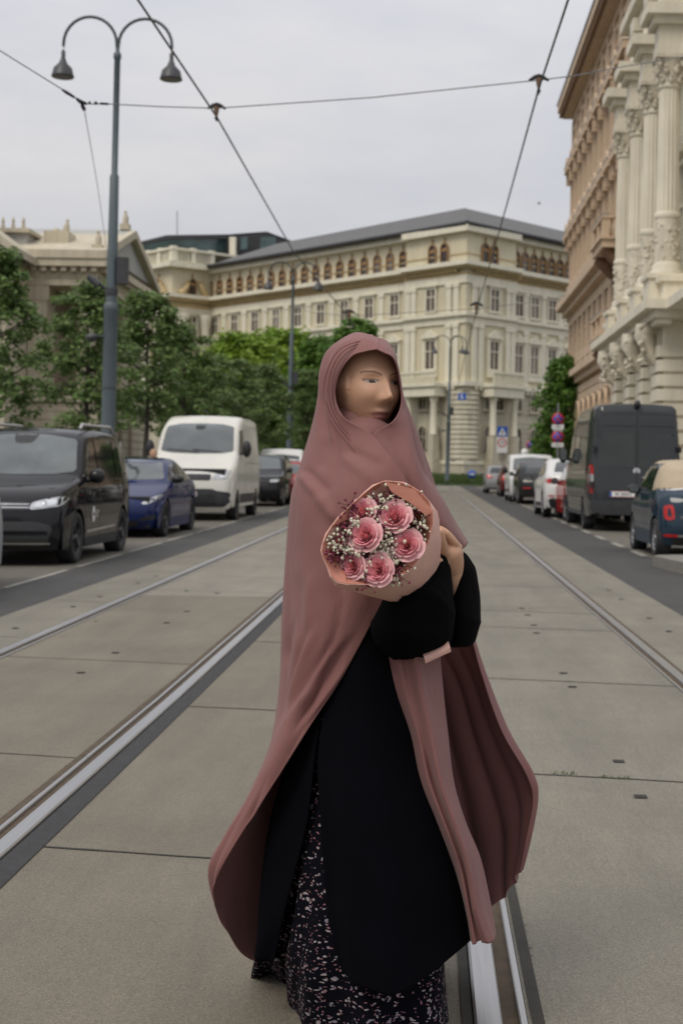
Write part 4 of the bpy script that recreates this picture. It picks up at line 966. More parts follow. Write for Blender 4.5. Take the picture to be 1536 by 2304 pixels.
# ---------------------------------------------------------------- vehicles
paint('paint_black', (.012,.012,.014)); paint('paint_blue', (.007,.015,.074)); paint('paint_cream', (.66,.645,.585)); paint('paint_white', (.62,.62,.61))
paint('paint_graphite', (.040,.043,.046)); paint('paint_red', (.30,.022,.020)); paint('paint_maroon', (.10,.012,.014)); paint('paint_petrol', (.018,.035,.055)); paint('paint_silver', (.28,.29,.30)); paint('paint_nero', (.018,.019,.020))
M['canvas'] = mat('canvas', (.42,.345,.245), .9, 0, .08, 6, .3, 120)
def interp(tab, x):
    if x <= tab[0][0]: return tab[0][1]
    for (a, b_), (c, d) in zip(tab[:-1], tab[1:]):
        if x <= c: t = (x-a)/(c-a); t = t*t*(3-2*t); return b_+(d-b_)*t
    return tab[-1][1]
class Car:
    """local frame: x runs from the nose (0) to the tail (L), y to the left side of the body, z up"""
    def __init__(s, name, label, cat, pm, L, W, prof, sill, belt, tumble, wx, wr, r=.09, nose=.12, tail=.10, taper=.10, loc=(0,0,0), facing=1, arch=1.13, rz=0.0, group=None):
        "facing +1: nose towards the camera, -1: tail towards the camera"
        s.L, s.W, s.belt, s.tumble, s.sill = L, W, belt, tumble, sill
        s.t = thing(name, label, cat, loc, (R_(90) if facing > 0 else R_(-90))+rz, group)
        s.nose, s.tail, s.taper = nose, tail, taper
        pts = spline([Vector((x, 0, z)) for x, z in prof], 5)
        # dense resample by arc length
        d = [0]
        for a, b in zip(pts[:-1], pts[1:]): d.append(d[-1]+(b-a).length)
        n = 150; T = []; j = 0
        for i in range(n+1):
            q = d[-1]*i/n
            while j < len(d)-2 and d[j+1] < q: j += 1
            f = (q-d[j])/max(1e-9, d[j+1]-d[j]); T.append(pts[j]+(pts[j+1]-pts[j])*f)
        s.T = T; arch_r = wr*arch; wz = wr
        def zb(x):
            z = sill
            if x < .35: z = sill+(.35-x)*.15
            if x > L-.35: z = sill+(x-L+.35)*.18
            for w in wx:
                if abs(x-w) < arch_r: z = max(z, wz+math.sqrt(arch_r**2-(x-w)**2))
            return z
        NM = []
        for i, p in enumerate(T):
            t = (T[min(i+1, n)]-T[max(i-1, 0)]).normalized(); NM.append(Vector((-t.z, 0, t.x)))
        fr = [0, .35, .62, .82, .94, 1.0]; ph = [15, 30, 45, 60, 75, 90]
        levels = [(f, 0.0) for f in fr]+[(1.0, R_(a)) for a in ph]
        vs = []; grid = []
        for sg in (1,):
            for (f, a) in levels:
                row = []
                for p, nn in zip(T, NM):
                    dd = r*(1-math.cos(a)); q = p-nn*dd
                    Y = s.ys(q.x, q.z); y = (Y-r)*f+r*math.sin(a)
                    q = Vector((q.x, y, q.z)); q.x += s.curve(q.x, y/(W/2))
                    if q.z > belt+.1: q.z -= .05*(y/(W/2))**2
                    row.append(q)
                grid.append(row)
        K = 9; last = grid[-1]
        for k in range(1, K+1):
            row = []
            for q0 in last:
                z1 = zb(min(max(q0.x, 0), L)); z = q0.z+(min(z1, q0.z)-q0.z)*k/K; row.append(Vector((q0.x, s.ys(q0.x, z), z)))
            grid.append(row)
        row = [Vector((q.x, q.y-.12, q.z+.02)) for q in grid[-1]]; grid.append(row)
        b = MB(); m = n+1; V = []
        for row in grid: V += row
        fs = []
        for a in range(len(grid)-1):
            for i in range(n): fs.append((a*m+i, a*m+i+1, (a+1)*m+i+1, (a+1)*m+i))
        off = len(V); V2 = V+[Vector((v.x, -v.y, v.z)) for v in V]; fs2 = fs+[tuple(off+i for i in f)[::-1] for f in fs]
        b.add(V2, fs2, True)
        me = b.mesh('body', pm); bm = bmesh.new(); bm.from_mesh(me); bmesh.ops.remove_doubles(bm, verts=bm.verts, dist=.0008); bmesh.ops.recalc_face_normals(bm, faces=bm.faces)
        bmesh.ops.dissolve_degenerate(bm, dist=.0005, edges=bm.edges); s.bvh = BVHTree.FromBMesh(bm); bm.to_mesh(me); bm.free()
        for p_ in me.polygons: p_.use_smooth = True
        me.set_sharp_from_angle(angle=R_(38)); s.body = obj('body', me, s.t)
        b = MB(); b.box((.22,-W/2+.2,sill+.02),(L-.22,W/2-.2,belt*.8)); b.build('underbody', M['black_plastic'], s.t)
        s.wheels(wx, wr)
    def ys(s, x, z):
        w = s.W/2; k = 1.0
        e = .9
        if x < e: k -= s.taper*(1-max(x, 0)/e)**2
        if x > s.L-e: k -= s.taper*.8*(1-max(s.L-x, 0)/e)**2
        y = w*k; zm = s.sill+(s.belt-s.sill)*.55
        if z < s.belt: y -= .045*((z-zm)/(s.belt-s.sill))**2*1.2
        else: y -= .016+s.tumble*(z-s.belt)
        return max(.05, y)
    def curve(s, x, f):
        c = 0
        if x < 1.5: c += s.nose*abs(f)**2.2*(1-max(x, 0)/1.5)
        if x > s.L-1.3: c -= s.tail*abs(f)**2.2*(1-max(s.L-x, 0)/1.3)
        return c
    def split(s, name, m, test):
        "faces of the body that pass the test become a part of their own, standing 6 mm proud"
        bm = bmesh.new(); bm.from_mesh(s.body.data)
        keep = [f for f in bm.faces if test(f.calc_center_median())]; ks = set(keep)
        b2 = bmesh.new(); mp = {}
        for f in keep:
            for v in f.verts:
                if v not in mp: mp[v] = b2.verts.new(v.co+v.normal*.006)
            b2.faces.new([mp[v] for v in f.verts]).smooth = True
        me = bpy.data.meshes.new(name); b2.to_mesh(me); b2.free(); bm.free(); me.materials.append(m); return obj(name, me, s.t)
    def decal(s, name, m, poly, view, parent=None, off=.006, step=.05, both=True, thick=0.0):
        """project a polygon on the body. view 'F' (y,z from the front), 'R' (y,z from the rear), 'S' (x,z from the side), 'T' (x,y from above)"""
        outs = []
        for sg in ((1, -1) if (view == 'S' and both) else (1,)):
            bm = bmesh.new(); mk = {'F': lambda a, c: (-1, a, c), 'R': lambda a, c: (s.L+1, a, c), 'S': lambda a, c: (a, sg*3, c), 'T': lambda a, c: (a, c, 4)}[view]
            dirv = {'F': Vector((1,0,0)), 'R': Vector((-1,0,0)), 'S': Vector((0,-sg,0)), 'T': Vector((0,0,-1))}[view]
            f = bm.faces.new([bm.verts.new(mk(*p)) for p in poly]); axs = {'F': (1, 2), 'R': (1, 2), 'S': (0, 2), 'T': (0, 1)}[view]
            for k, ax in enumerate(axs):
                lo = min(p[k] for p in poly); hi = max(p[k] for p in poly); q = math.floor(lo/step)*step+step
                while q < hi-1e-4:
                    co = [0,0,0]; no = [0,0,0]; co[ax] = q; no[ax] = 1
                    bmesh.ops.bisect_plane(bm, geom=bm.verts[:]+bm.edges[:]+bm.faces[:], plane_co=co, plane_no=no); q += step
            bad = []
            for v in bm.verts:
                h, nr, _, _ = s.bvh.ray_cast(v.co, dirv)
                if h is None: bad.append(v); continue
                v.co = h-dirv*off
            if bad: bmesh.ops.delete(bm, geom=bad, context='VERTS')
            if thick:
                r_ = bmesh.ops.extrude_face_region(bm, geom=bm.faces[:])
                for v in [e for e in r_['geom'] if isinstance(e, bmesh.types.BMVert)]: v.co -= dirv*thick
            bmesh.ops.recalc_face_normals(bm, faces=bm.faces)
            me = bpy.data.meshes.new(name); bm.to_mesh(me); bm.free(); me.materials.append(m)
            outs.append(obj(name, me, parent or s.t))
        return outs
    def line(s, name, m, pts, view, w=.012, parent=None, off=.003, both=True):
        poly = []
        P2 = [Vector((p[0], p[1])) for p in pts]; L_, R2 = [], []
        for i, p in enumerate(P2):
            t = (P2[min(i+1, len(P2)-1)]-P2[max(i-1, 0)]).normalized(); n = Vector((-t.y, t.x))*w/2; L_.append(tuple(p+n)); R2.append(tuple(p-n))
        return s.decal(name, m, L_+R2[::-1], view, parent or s.body, off, .12, both)
    def wheels(s, wx, wr):
        for x in wx:
            for sg in (1, -1):
                y0 = s.W/2-.235
                b = MB(); k = wr; b.lathe([(k*.66,.0),(k*.9,-.005),(k*.985,.03),(k,.07),(k,.16),(k*.985,.2),(k*.92,.225),(k*.68,.215),(k*.66,.16),(k*.66,0)], n=28, axis=1)
                me = s.cache('tyre', wr, lambda: b.mesh('wheel', M['black_rubber']))
                w = obj('wheel', me, s.t); w.location = (x, y0 if sg > 0 else -y0, wr); w.rotation_euler = (0, 0, 0 if sg > 0 else math.pi)
                o = obj('rim', s.rim(wr), w)
    _c = {}
    def cache(s, *a):
        key = a[:2]
        if key not in Car._c: Car._c[key] = a[2]()
        return Car._c[key]
    rim_style = ('alloy', 10)
    def rim(s, wr):
        st = Car.rim_style
        def mk():
            b = MB(); k = wr*.665; b.lathe([(k,.02),(k,.21),(k*.94,.215),(k*.90,.19),(k*.88,.10),(k*.3,.08),(0,.08)], n=24, axis=1)
            b2 = MB(); n = st[1]
            for i in range(n):
                a = 2*math.pi*i/n; w = .42/n
                pts = [(math.cos(a+d)*rr*k, math.sin(a+d)*rr*k) for d, rr in ((-w*1.6,.2),(-w,.93),(w,.93),(w*1.6,.2))]
                b.prism(pts, 1, .16, .205)
            b.lathe([(k*.22,.15),(k*.22,.215),(k*.12,.22),(0,.22)], n=14, axis=1)
            return b.mesh('rim', M[st[0]])
        return s.cache('rim'+st[0]+str(st[1]), wr, mk)
    def mirrors(s, x, z, m, sz=(.12,.10,.09), reach=.12):
        for sg in (1, -1):
            y = s.ys(x, z); b = MB(); b.ball((x+.03, sg*(y+reach), z), (sz[0], sz[1], sz[2]), 12, 8); b.tube([(x, sg*(y-.03), z-sz[2]*.6), (x+.02, sg*(y+reach), z-sz[2]*.4)], .035, 7); mo = b.build('wing_mirror', m, s.t)
            b = MB(); b.box((x+.03+sz[0]*.86, sg*(y+reach)-sz[1]*.7, z-sz[2]*.6), (x+.04+sz[0]*.9, sg*(y+reach)+sz[1]*.7, z+sz[2]*.6)); b.build('mirror_glass', M['screen_glass'], mo)
    def plate(s, view, y, z, txt, w=.5, h=.115):
        q = s.decal('number_plate', M['plate_white'], [(y-w/2,z-h/2),(y+w/2,z-h/2),(y+w/2,z+h/2),(y-w/2,z+h/2)], view, off=.014, step=.25)[0]
        lo = -w/2 if view == 'R' else w/2  # blue band on the reader's left
        # seen from the tail the reader's left is +y
        yb = y-w/2+.022 if view == 'R' else y+w/2-.022
        s.decal('plate_band', M['blue_sign'], [(yb-.02,z-h/2+.006),(yb+.02,z-h/2+.006),(yb+.02,z+h/2-.006),(yb-.02,z+h/2-.006)], view, q, .0165)
        for dz in (-1, 1): s.decal('plate_stripe', M['red_sign'], [(y-w/2,z+dz*(h/2-.004)-.003),(y+w/2,z+dz*(h/2-.004)-.003),(y+w/2,z+dz*(h/2-.004)+.003),(y-w/2,z+dz*(h/2-.004)+.003)], view, q, .0168)
        if txt:
            h_, _, _, _ = s.bvh.ray_cast(Vector((s.L+1 if view == 'R' else -1, y, z)), Vector((-1 if view == 'R' else 1, 0, 0)))
            rot = Matrix.Rotation(R_(90 if view == 'R' else -90), 4, 'Z') @ Matrix.Rotation(R_(90), 4, 'X')
            yy = y+.02 if view == 'R' else y-.02
            lettering('plate_number', txt, h*.78, M['ink'], Matrix.Translation((h_.x+(.017 if view == 'R' else -.017), yy, z-.004)) @ rot, q)
        return q
def rrect(a0, b0, a1, b1, r=.05, n=4):
    out = []
    for cx, cy, s0 in ((a1-r, b1-r, 0), (a0+r, b1-r, 90), (a0+r, b0+r, 180), (a1-r, b0+r, 270)):
        for k in range(n+1): t = R_(s0+90*k/n); out.append((cx+r*math.cos(t), cy+r*math.sin(t)))
    return out
def soft(poly, it=2):
    "corner cutting"
    for _ in range(it):
        q = []
        for i in range(len(poly)):
            a, c = poly[i], poly[(i+1) % len(poly)]
            l_ = math.hypot(c[0]-a[0], c[1]-a[1]); f = min(.18, .035/max(l_, 1e-6)); q += [(a[0]*(1-f)+c[0]*f, a[1]*(1-f)+c[1]*f), (a[0]*f+c[0]*(1-f), a[1]*f+c[1]*(1-f))]
        poly = q
    return poly
def sympoly(half):
    "half outline (y>=0, listed bottom to top) mirrored about y=0"
    return [(y, z) for y, z in half]+[(-y, z) for y, z in half[::-1]]
def spot(px, Y, front): return (xat(px, 1150, Y), Y, gz(Y))
BK, DG = M['black_plastic'], M['dark_grey_plastic']

# ---------- left row, noses towards the camera. X of the street-side flank is about -4.45
Car.rim_style = ('alloy', 10)
c = Car('parked_car', 'silver car cut off by the left edge, only its last wheel and corner showing', 'car', M['paint_silver'], 4.3, 1.8,
        [(.06,.22),(0,.4),(.03,.6),(.2,.74),(.6,.84),(1.15,.94),(1.35,.99),(2.1,1.38),(2.6,1.46),(3.3,1.42),(3.9,1.2),(4.2,.95),(4.3,.6),(4.22,.28)], .2, .93, .32, (.82,3.42), .32, loc=(-4.50-.9, 11.65, gz(12)), facing=1)
c.decal('headlight', M['lamp_clear'], soft([(.55,.62),(.86,.64),(.88,.74),(.60,.72)]), 'F'); c.decal('headlight', M['lamp_clear'], soft([(-.55,.62),(-.86,.64),(-.88,.74),(-.60,.72)]), 'F')
c.decal('bumper', DG, [(-.8,.24),(.8,.24),(.72,.4),(-.72,.4)], 'F'); c.decal('windscreen', M['screen_glass'], sympoly([(.68,1.02),(.58,1.32)]), 'F')
c.decal('side_window', M['glass'], soft([(1.6,1.0),(2.4,1.34),(3.3,1.34),(3.8,1.05)], 1), 'S'); c.mirrors(1.6, 1.0, M['paint_silver'])

# black minivan
Car.rim_style = ('dark_alloy', 5)
c = Car('parked_minivan', 'glossy black minivan with roof rails and a round white door emblem', 'minivan', M['paint_black'], 4.5, 1.85,
        [(.10,.20),(.015,.34),(0,.52),(.03,.72),(.10,.84),(.28,.94),(.6,1.02),(.98,1.10),(1.12,1.15),(1.5,1.45),(1.82,1.68),(2.1,1.755),(2.6,1.80),(3.6,1.79),(4.2,1.75),(4.36,1.66),(4.42,1.3),(4.46,.9),(4.5,.6),(4.44,.28)],
        .20, 1.06, .17, (.90,3.66), .335, r=.10, nose=.24, taper=.10, loc=(-4.47-.925, 18.0, gz(18)), facing=1)
c.decal('windscreen', M['screen_glass'], soft(sympoly([(.0,1.14),(.5,1.15),(.80,1.19),(.69,1.62),(.3,1.68),(0,1.69)]), 1), 'F')
c.decal('mirror_housing', BK, soft([(-.17,1.70),(.17,1.70),(.12,1.56),(-.12,1.56)]), 'F', off=.008)
for sg in (1, -1):
    h = c.decal('headlight', M['lamp_clear'], soft([(sg*.50,.70),(sg*.86,.755),(sg*.90,.87),(sg*.78,.865),(sg*.52,.80)], 2), 'F')[0]
    c.decal('lamp_lens', M['chrome'], soft([(sg*.56,.735),(sg*.66,.75),(sg*.66,.81),(sg*.56,.80)]), 'F', h, .008); c.decal('lamp_lens', M['chrome'], soft([(sg*.70,.755),(sg*.80,.775),(sg*.80,.845),(sg*.70,.835)]), 'F', h, .008)
c.decal('grille', BK, soft(sympoly([(.50,.70),(.50,.80)]), 1), 'F'); c.line('chrome_strip', M['chrome'], [(-.50,.735),(.50,.735)], 'F', .014, off=.009); c.line('chrome_strip', M['chrome'], [(-.50,.775),(.50,.775)], 'F', .010, off=.009)
c.decal('lower_grille', DG, soft(sympoly([(.70,.26),(.78,.50),(.6,.56)]), 1), 'F'); c.line('bumper_strip', M['paint_black'], [(-.72,.42),(.72,.42)], 'F', .05, off=.012); c.line('chrome_strip', M['chrome'], [(-.74,.285),(.74,.285)], 'F', .018, off=.012)
c.decal('side_window', M['glass'], soft([(1.32,1.12),(1.75,1.55),(2.02,1.62),(2.08,1.14)], 1), 'S'); c.decal('side_window', M['glass'], soft([(2.16,1.14),(2.13,1.63),(3.15,1.64),(3.18,1.15)], 1), 'S'); c.decal('side_window', M['glass'], soft([(3.28,1.15),(3.26,1.64),(4.1,1.60),(4.22,1.2)], 1), 'S')
for pts in ([(1.28,.38),(1.24,.9),(1.3,1.1)],[(2.12,.3),(2.12,1.12)],[(3.22,.95),(3.22,1.12)],[(1.3,1.08),(4.3,1.10)],[(2.2,.88),(4.2,.9)]): c.line('door_gap', BK, pts, 'S', .012)
c.line('sill_trim', M['steel_silver'], [(1.35,.40),(3.1,.43)], 'S', .03, off=.006); c.line('window_trim', M['chrome'], [(1.3,1.10),(2.1,1.115)], 'S', .016, off=.007)
for x in (1.92, 2.36): 
    for sg in (1, -1):
        b = MB(); y = c.ys(x,.93)+.025; b.tube([(x-.1,sg*(y-.02),.935),(x-.08,sg*(y+.012),.94),(x+.08,sg*(y+.012),.94),(x+.1,sg*(y-.02),.935)], .016, 7); b.build('door_handle', M['paint_black'], c.t)
ring_ = [(1.72+.085*math.cos(k*.314), .62+.11*math.sin(k*.314)) for k in range(20)]
e = c.decal('door_emblem', M['white_sign'], ring_, 'S')[1]
c.decal('emblem_mark', M['ink'], [(1.72+.05*math.cos(k*.628), .62+.03*math.sin(k*.628)) for k in range(10)], 'S', e, .007)
for k in range(3): c.line('emblem_lettering', M['plate_white'], [(1.86,.66-.035*k),(2.06-.03*k,.66-.035*k)], 'S', .010, off=.004)
for sg in (1, -1):
    b = MB(); y = .66; b.tube([(2.0,sg*y,1.765),(2.12,sg*y,1.83),(3.9,sg*y,1.85),(4.1,sg*y,1.76)], .022, 8); b.build('roof_rail', M['steel_silver'], c.t)
c.mirrors(1.42, 1.13, M['paint_black'], (.11,.11,.10), .13)
c.decal('fog_lamp', M['lamp_clear'], soft([(.66,.50),(.80,.53),(.80,.57),(.66,.54)]), 'F', off=.01)

# blue saloon
Car.rim_style = ('dark_alloy', 6)
c = Car('parked_car', 'dark blue saloon car between the black minivan and the cream-white van', 'car', M['paint_blue'], 4.69, 1.85,
        [(.16,.16),(.03,.28),(0,.46),(.05,.60),(.22,.70),(.65,.81),(1.15,.91),(1.40,.97),(2.0,1.27),(2.35,1.38),(2.75,1.43),(3.2,1.40),(3.9,1.19),(4.3,1.07),(4.55,1.02),(4.63,.85),(4.69,.55),(4.6,.25)],
        .17, .90, .42, (.86,3.73), .335, r=.12, nose=.28, taper=.15, loc=(-4.6-.925, 25.2, gz(25.2)), facing=1)
c.decal('windscreen', M['screen_glass'], soft(sympoly([(.1,1.0),(.74,1.03),(.60,1.33),(.1,1.385)]), 1), 'F'); c.decal('glass_roof', M['glass'], soft([(2.45,-.5),(3.6,-.48),(3.6,.48),(2.45,.5)], 1), 'T')
for sg in (1, -1):
    c.decal('headlight', M['lamp_clear'], soft([(sg*.58,.60),(sg*.70,.585),(sg*.89,.72),(sg*.87,.765),(sg*.74,.71)], 2), 'F')
    c.decal('air_intake', BK, soft([(sg*.55,.30),(sg*.82,.32),(sg*.84,.42),(sg*.6,.36)], 1), 'F')
c.decal('lower_grille', BK, soft(sympoly([(.52,.20),(.58,.30)]), 1), 'F'); c.plate('F', 0, .42, '')
c.decal('side_window', M['glass'], soft([(1.55,.99),(2.15,1.27),(2.55,1.33),(2.58,1.0)], 1), 'S'); c.decal('side_window', M['glass'], soft([(2.64,1.0),(2.62,1.33),(3.2,1.30),(3.7,1.05),(3.6,1.01)], 1), 'S')
for pts in ([(1.38,.34),(1.34,.92)],[(2.62,.3),(2.62,.98)],[(3.35,.5),(3.55,.98)],[(.3,.62),(1.2,.88),(1.5,.95)]): c.line('door_gap', BK, pts, 'S', .010)
for x in (2.38, 3.32):
    b = MB()
    for sg in (1,-1): b.box((x-.1, sg*(c.ys(x,.86)-.005)-.012, .845), (x+.1, sg*(c.ys(x,.86)-.005)+.012, .875))
    b.build('door_handle', M['chrome'], c.t)
c.mirrors(1.72, 1.03, BK, (.11,.12,.075), .10)

# cream-white high-roof van
Car.rim_style = ('dark_alloy', 8)
def big_van(name, label, pm, loc, facing, L=5.9, H=2.52, W=2.02, wx=(.98,4.62), wr=.345, rz=0):
    k = H/2.6
    return Car(name, label, 'van', pm, L, W, [(.12,.26),(.02,.40),(0,.66),(.03,.92),(.10,1.06),(.30,1.18),(.75,1.36),(.98,1.46),(1.12,1.54),(1.42,1.92*k),(1.66,2.20*k),(1.86,2.33*k),(2.3,2.52*k),(2.7,2.59*k),(3.4,2.6*k),(L-.35,2.6*k),(L-.12,2.54*k),(L-.05,2.3*k),(L-.03,1.5),(L,.7),(L-.03,.36)],
               .32, 1.50, .085*1/k, wx, wr, r=.13, nose=.26, tail=.05, taper=.085, loc=loc, facing=facing, rz=rz)
c = big_van('parked_van', 'cream-white high-roof van with black bumper, parked nose forward in the left row', M['paint_cream'], (-4.42-1.01, 33.4, gz(33.2)), 1)
c.decal('windscreen', M['screen_glass'], soft(sympoly([(.0,1.555),(.6,1.57),(.86,1.62),(.80,2.22),(.5,2.285),(0,2.30)]), 1), 'F'); c.line('wiper', BK, [(-.6,1.60),(.1,1.66)], 'F', .025, off=.02); c.line('wiper', BK, [(-.05,1.60),(.7,1.66)], 'F', .025, off=.02)
c.decal('mirror_housing', BK, soft([(-.13,2.25),(.13,2.25),(.1,2.14),(-.1,2.14)]), 'F', off=.012)
for sg in (1, -1):
    h = c.decal('headlight', M['lamp_clear'], soft([(sg*.52,.94),(sg*.86,.96),(sg*.93,1.17),(sg*.88,1.18),(sg*.56,1.08)], 2), 'F')[0]
    c.decal('lamp_lens', M['chrome'], soft([(sg*.70,1.0),(sg*.84,1.01),(sg*.84,1.09),(sg*.70,1.07)]), 'F', h, .010)
c.decal('grille', BK, soft(sympoly([(.50,.93),(.50,1.08)]), 1), 'F')
for z in (.97, 1.02, 1.06): c.line('grille_bar', DG, [(-.48,z),(.48,z)], 'F', .018, off=.012)
c.line('chrome_strip', M['chrome'], [(-.5,1.085),(.5,1.085)], 'F', .012, off=.010)
c.decal('bumper', DG, soft(sympoly([(.80,.32),(.94,.45),(.93,.66),(.62,.70),(.55,.74)]), 1), 'F', off=.006)
for z in (.42, .50, .58): c.line('bumper_slot', BK, [(-.62,z),(.62,z)], 'F', .035, off=.011)
c.plate('F', .05, .62, '')
c.decal('side_window', M['glass'], soft([(1.35,1.58),(1.78,2.12),(2.2,2.16),(2.24,1.58)], 1), 'S')
for pts in ([(1.22,.5),(1.2,1.4),(1.34,1.6)],[(2.3,.45),(2.3,2.2)],[(2.45,.45),(2.45,2.28),(3.65,2.28),(3.65,.45)],[(2.5,1.36),(5.6,1.36)]): c.line('door_gap', DG, pts, 'S', .014)
c.decal('side_cladding', DG, soft([(1.42,.40),(4.15,.40),(4.15,.62),(1.42,.62)], 1), 'S', off=.012); c.decal('side_cladding', DG, soft([(5.08,.42),(5.7,.42),(5.7,.62),(5.08,.62)], 1), 'S', off=.012)
b = MB(); b.tube([(2.5,0,2.57),(2.45,0,2.95)], .008, 6); b.ball((2.5,0,2.6), .035); b.build('aerial', BK, c.t)
c.mirrors(1.40, 1.68, BK, (.10,.11,.20), .17)

# black off-roader, cream-white pick-up van behind it, small red car
Car.rim_style = ('alloy', 9)
def suv_prof(L=4.6, H=1.66): return [(.1,.24),(0,.45),(.02,.70),(.10,.88),(.3,.96),(.9,1.05),(1.2,1.10),(1.45,1.16),(2.0,1.5),(2.3,1.61),(2.8,H),(3.6,H-.03),(4.15,H-.14),(4.4,1.25),(L-.05,1.0),(L,.6),(L-.07,.3)]
c = Car('parked_car', 'black off-road car with pale front wheel, parked behind the cream-white van', 'car', M['paint_black'], 4.6, 1.9, suv_prof(), .24, 1.02, .22, (.9,3.6), .36, nose=.16, loc=(-4.50-.95, 45.6, gz(45.6)), facing=1)
c.decal('windscreen', M['screen_glass'], soft(sympoly([(.1,1.18),(.76,1.2),(.66,1.53),(.1,1.58)]), 1), 'F'); c.decal('side_window', M['glass'], soft([(1.6,1.12),(2.15,1.5),(3.9,1.48),(4.1,1.16)], 1), 'S'); c.mirrors(1.7, 1.16, BK)
for sg in (1, -1): c.decal('headlight', M['lamp_clear'], soft([(sg*.56,.76),(sg*.85,.78),(sg*.87,.87),(sg*.56,.85)]), 'F')
c.decal('grille', BK, soft(sympoly([(.5,.62),(.54,.86)]), 1), 'F')
c = Car('parked_van', 'low white van roof showing between the black off-road car and the mauve cloak', 'van', M['paint_white'], 5.0, 1.92, suv_prof(5.0, 1.95), .26, 1.12, .16, (.95,3.9), .34, loc=(-4.7-.96, 54.5, gz(54.5)), facing=1)
c.decal('windscreen', M['glass'], soft(sympoly([(.1,1.2),(.8,1.23),(.70,1.68),(.1,1.74)]), 1), 'F'); c.decal('side_window', M['glass'], soft([(1.6,1.2),(2.15,1.6),(3.9,1.6),(4.1,1.2)], 1), 'S'); c.mirrors(1.6, 1.25, BK)
for sg in (1, -1): c.decal('headlight', M['lamp_clear'], soft([(sg*.56,.76),(sg*.85,.78),(sg*.87,.87),(sg*.56,.85)]), 'F')
hatch = [(.08,.2),(0,.38),(.03,.6),(.2,.74),(.6,.86),(1.05,.97),(1.6,1.33),(2.0,1.46),(2.8,1.47),(3.4,1.40),(3.75,1.1),(3.9,.9),(3.98,.6),(3.92,.3)]
c = Car('parked_car', 'small red car glimpsed at the left edge of the mauve cloak', 'car', M['paint_red'], 4.0, 1.74, hatch, .2, .93, .28, (.8,3.3), .31, loc=(-4.15-.87, 51.0, gz(51)), facing=1)
c.decal('windscreen', M['screen_glass'], soft(sympoly([(.1,1.0),(.7,1.02),(.6,1.32),(.1,1.38)]), 1), 'F'); c.decal('side_window', M['glass'], soft([(1.4,1.0),(1.9,1.35),(3.2,1.36),(3.5,1.05)], 1), 'S')
for sg in (1, -1): c.decal('headlight', M['lamp_clear'], soft([(sg*.5,.62),(sg*.8,.68),(sg*.8,.78),(sg*.55,.72)]), 'F')

# ---------- right row, tails towards the camera: nose at larger Y
Car.rim_style = ('alloy', 14)
LF = 3.57; yF = 21.5
c = Car('parked_car', 'small petrol-blue cabriolet with beige canvas roof, tail towards us at the right edge', 'car', M['paint_petrol'], LF, 1.63,
        [(.10,.2),(.01,.36),(0,.55),(.06,.70),(.25,.80),(.6,.90),(.88,.98),(1.15,1.17),(1.42,1.38),(1.7,1.465),(2.1,1.49),(2.6,1.46),(2.95,1.38),(3.15,1.22),(3.30,1.03),(3.36,.99),(3.46,.93),(3.53,.80),(3.55,.66),(3.57,.48),(3.55,.34),(3.46,.2)],
        .19, .93, .26, (.72,3.02), .30, r=.12, nose=.18, tail=.20, taper=.13, loc=(3.40+.82, yF+LF, gz(yF)), facing=-1)
c.split('canvas_roof', M['canvas'], lambda q: (q.z > 1.035 and q.x > 2.66) or (q.z > 1.415 and q.x > 1.45))
c.decal('rear_window', M['glass'], soft([(-.36,1.10),(.36,1.10),(.34,1.26),(-.34,1.26)], 2), 'R', off=.022, step=.05); c.line('chrome_strip', M['chrome'], [(-.72,1.02),(-.3,1.045),(.3,1.045),(.72,1.02)], 'R', .014, off=.02)
for sg in (1, -1):
    l = c.decal('tail_light', M['lamp_red'], soft([(sg*.56,.58),(sg*.71,.58),(sg*.72,.79),(sg*.63,.81),(sg*.58,.79)], 2), 'R', off=.012, step=.05)[0]
    c.decal('lamp_centre', M['paint_petrol'], soft([(sg*.61,.63),(sg*.665,.63),(sg*.665,.75),(sg*.63,.75)], 1), 'R', l, .016, .05)
    c.decal('reflector', M['lamp_red'], soft([(sg*.50,.325),(sg*.72,.33),(sg*.72,.37),(sg*.50,.365)], 1), 'R', off=.012); 
c.line('chrome_strip', M['chrome'], [(-.52,.345),(.52,.345)], 'R', .03, off=.014); c.decal('bumper', BK, soft(sympoly([(.55,.2),(.62,.31)]), 1), 'R', off=.006)
c.plate('R', 0, .56, ''); 
h_, _, _, _ = c.bvh.ray_cast(Vector((LF+1, -.44, .62)), Vector((-1,0,0)))
lettering('badge_lettering', '500', .07, M['chrome'], Matrix.Translation((h_.x+.014,-.44,.62)) @ Matrix.Rotation(R_(84), 4, 'Z') @ Matrix.Rotation(R_(90), 4, 'X'), c.t)
c.decal('side_window', M['glass'], soft([(1.12,1.0),(1.5,1.34),(2.0,1.40),(2.08,1.0)], 1), 'S', off=.008); c.decal('side_window', M['glass'], soft([(2.15,1.0),(2.13,1.40),(2.48,1.37),(2.62,1.02)], 1), 'S', off=.008)
c.line('window_pillar', M['paint_petrol'], [(2.11,.98),(2.07,1.42)], 'S', .06, off=.009)
for pts in ([(1.02,.35),(1.0,.9),(1.1,1.0)],[(2.1,.32),(2.14,.98)]): c.line('door_gap', BK, pts, 'S', .01)
c.line('chrome_strip', M['chrome'], [(1.05,.965),(2.7,.985)], 'S', .014, off=.006)
b = MB(); b.tube([(LF-.12,.36,.20),(LF-.02,.36,.19),(LF+.02,.36,.19)], .035, 10); b.build('exhaust', M['chrome'], c.t)
c.mirrors(1.25, 1.02, BK, (.09,.10,.075), .10)
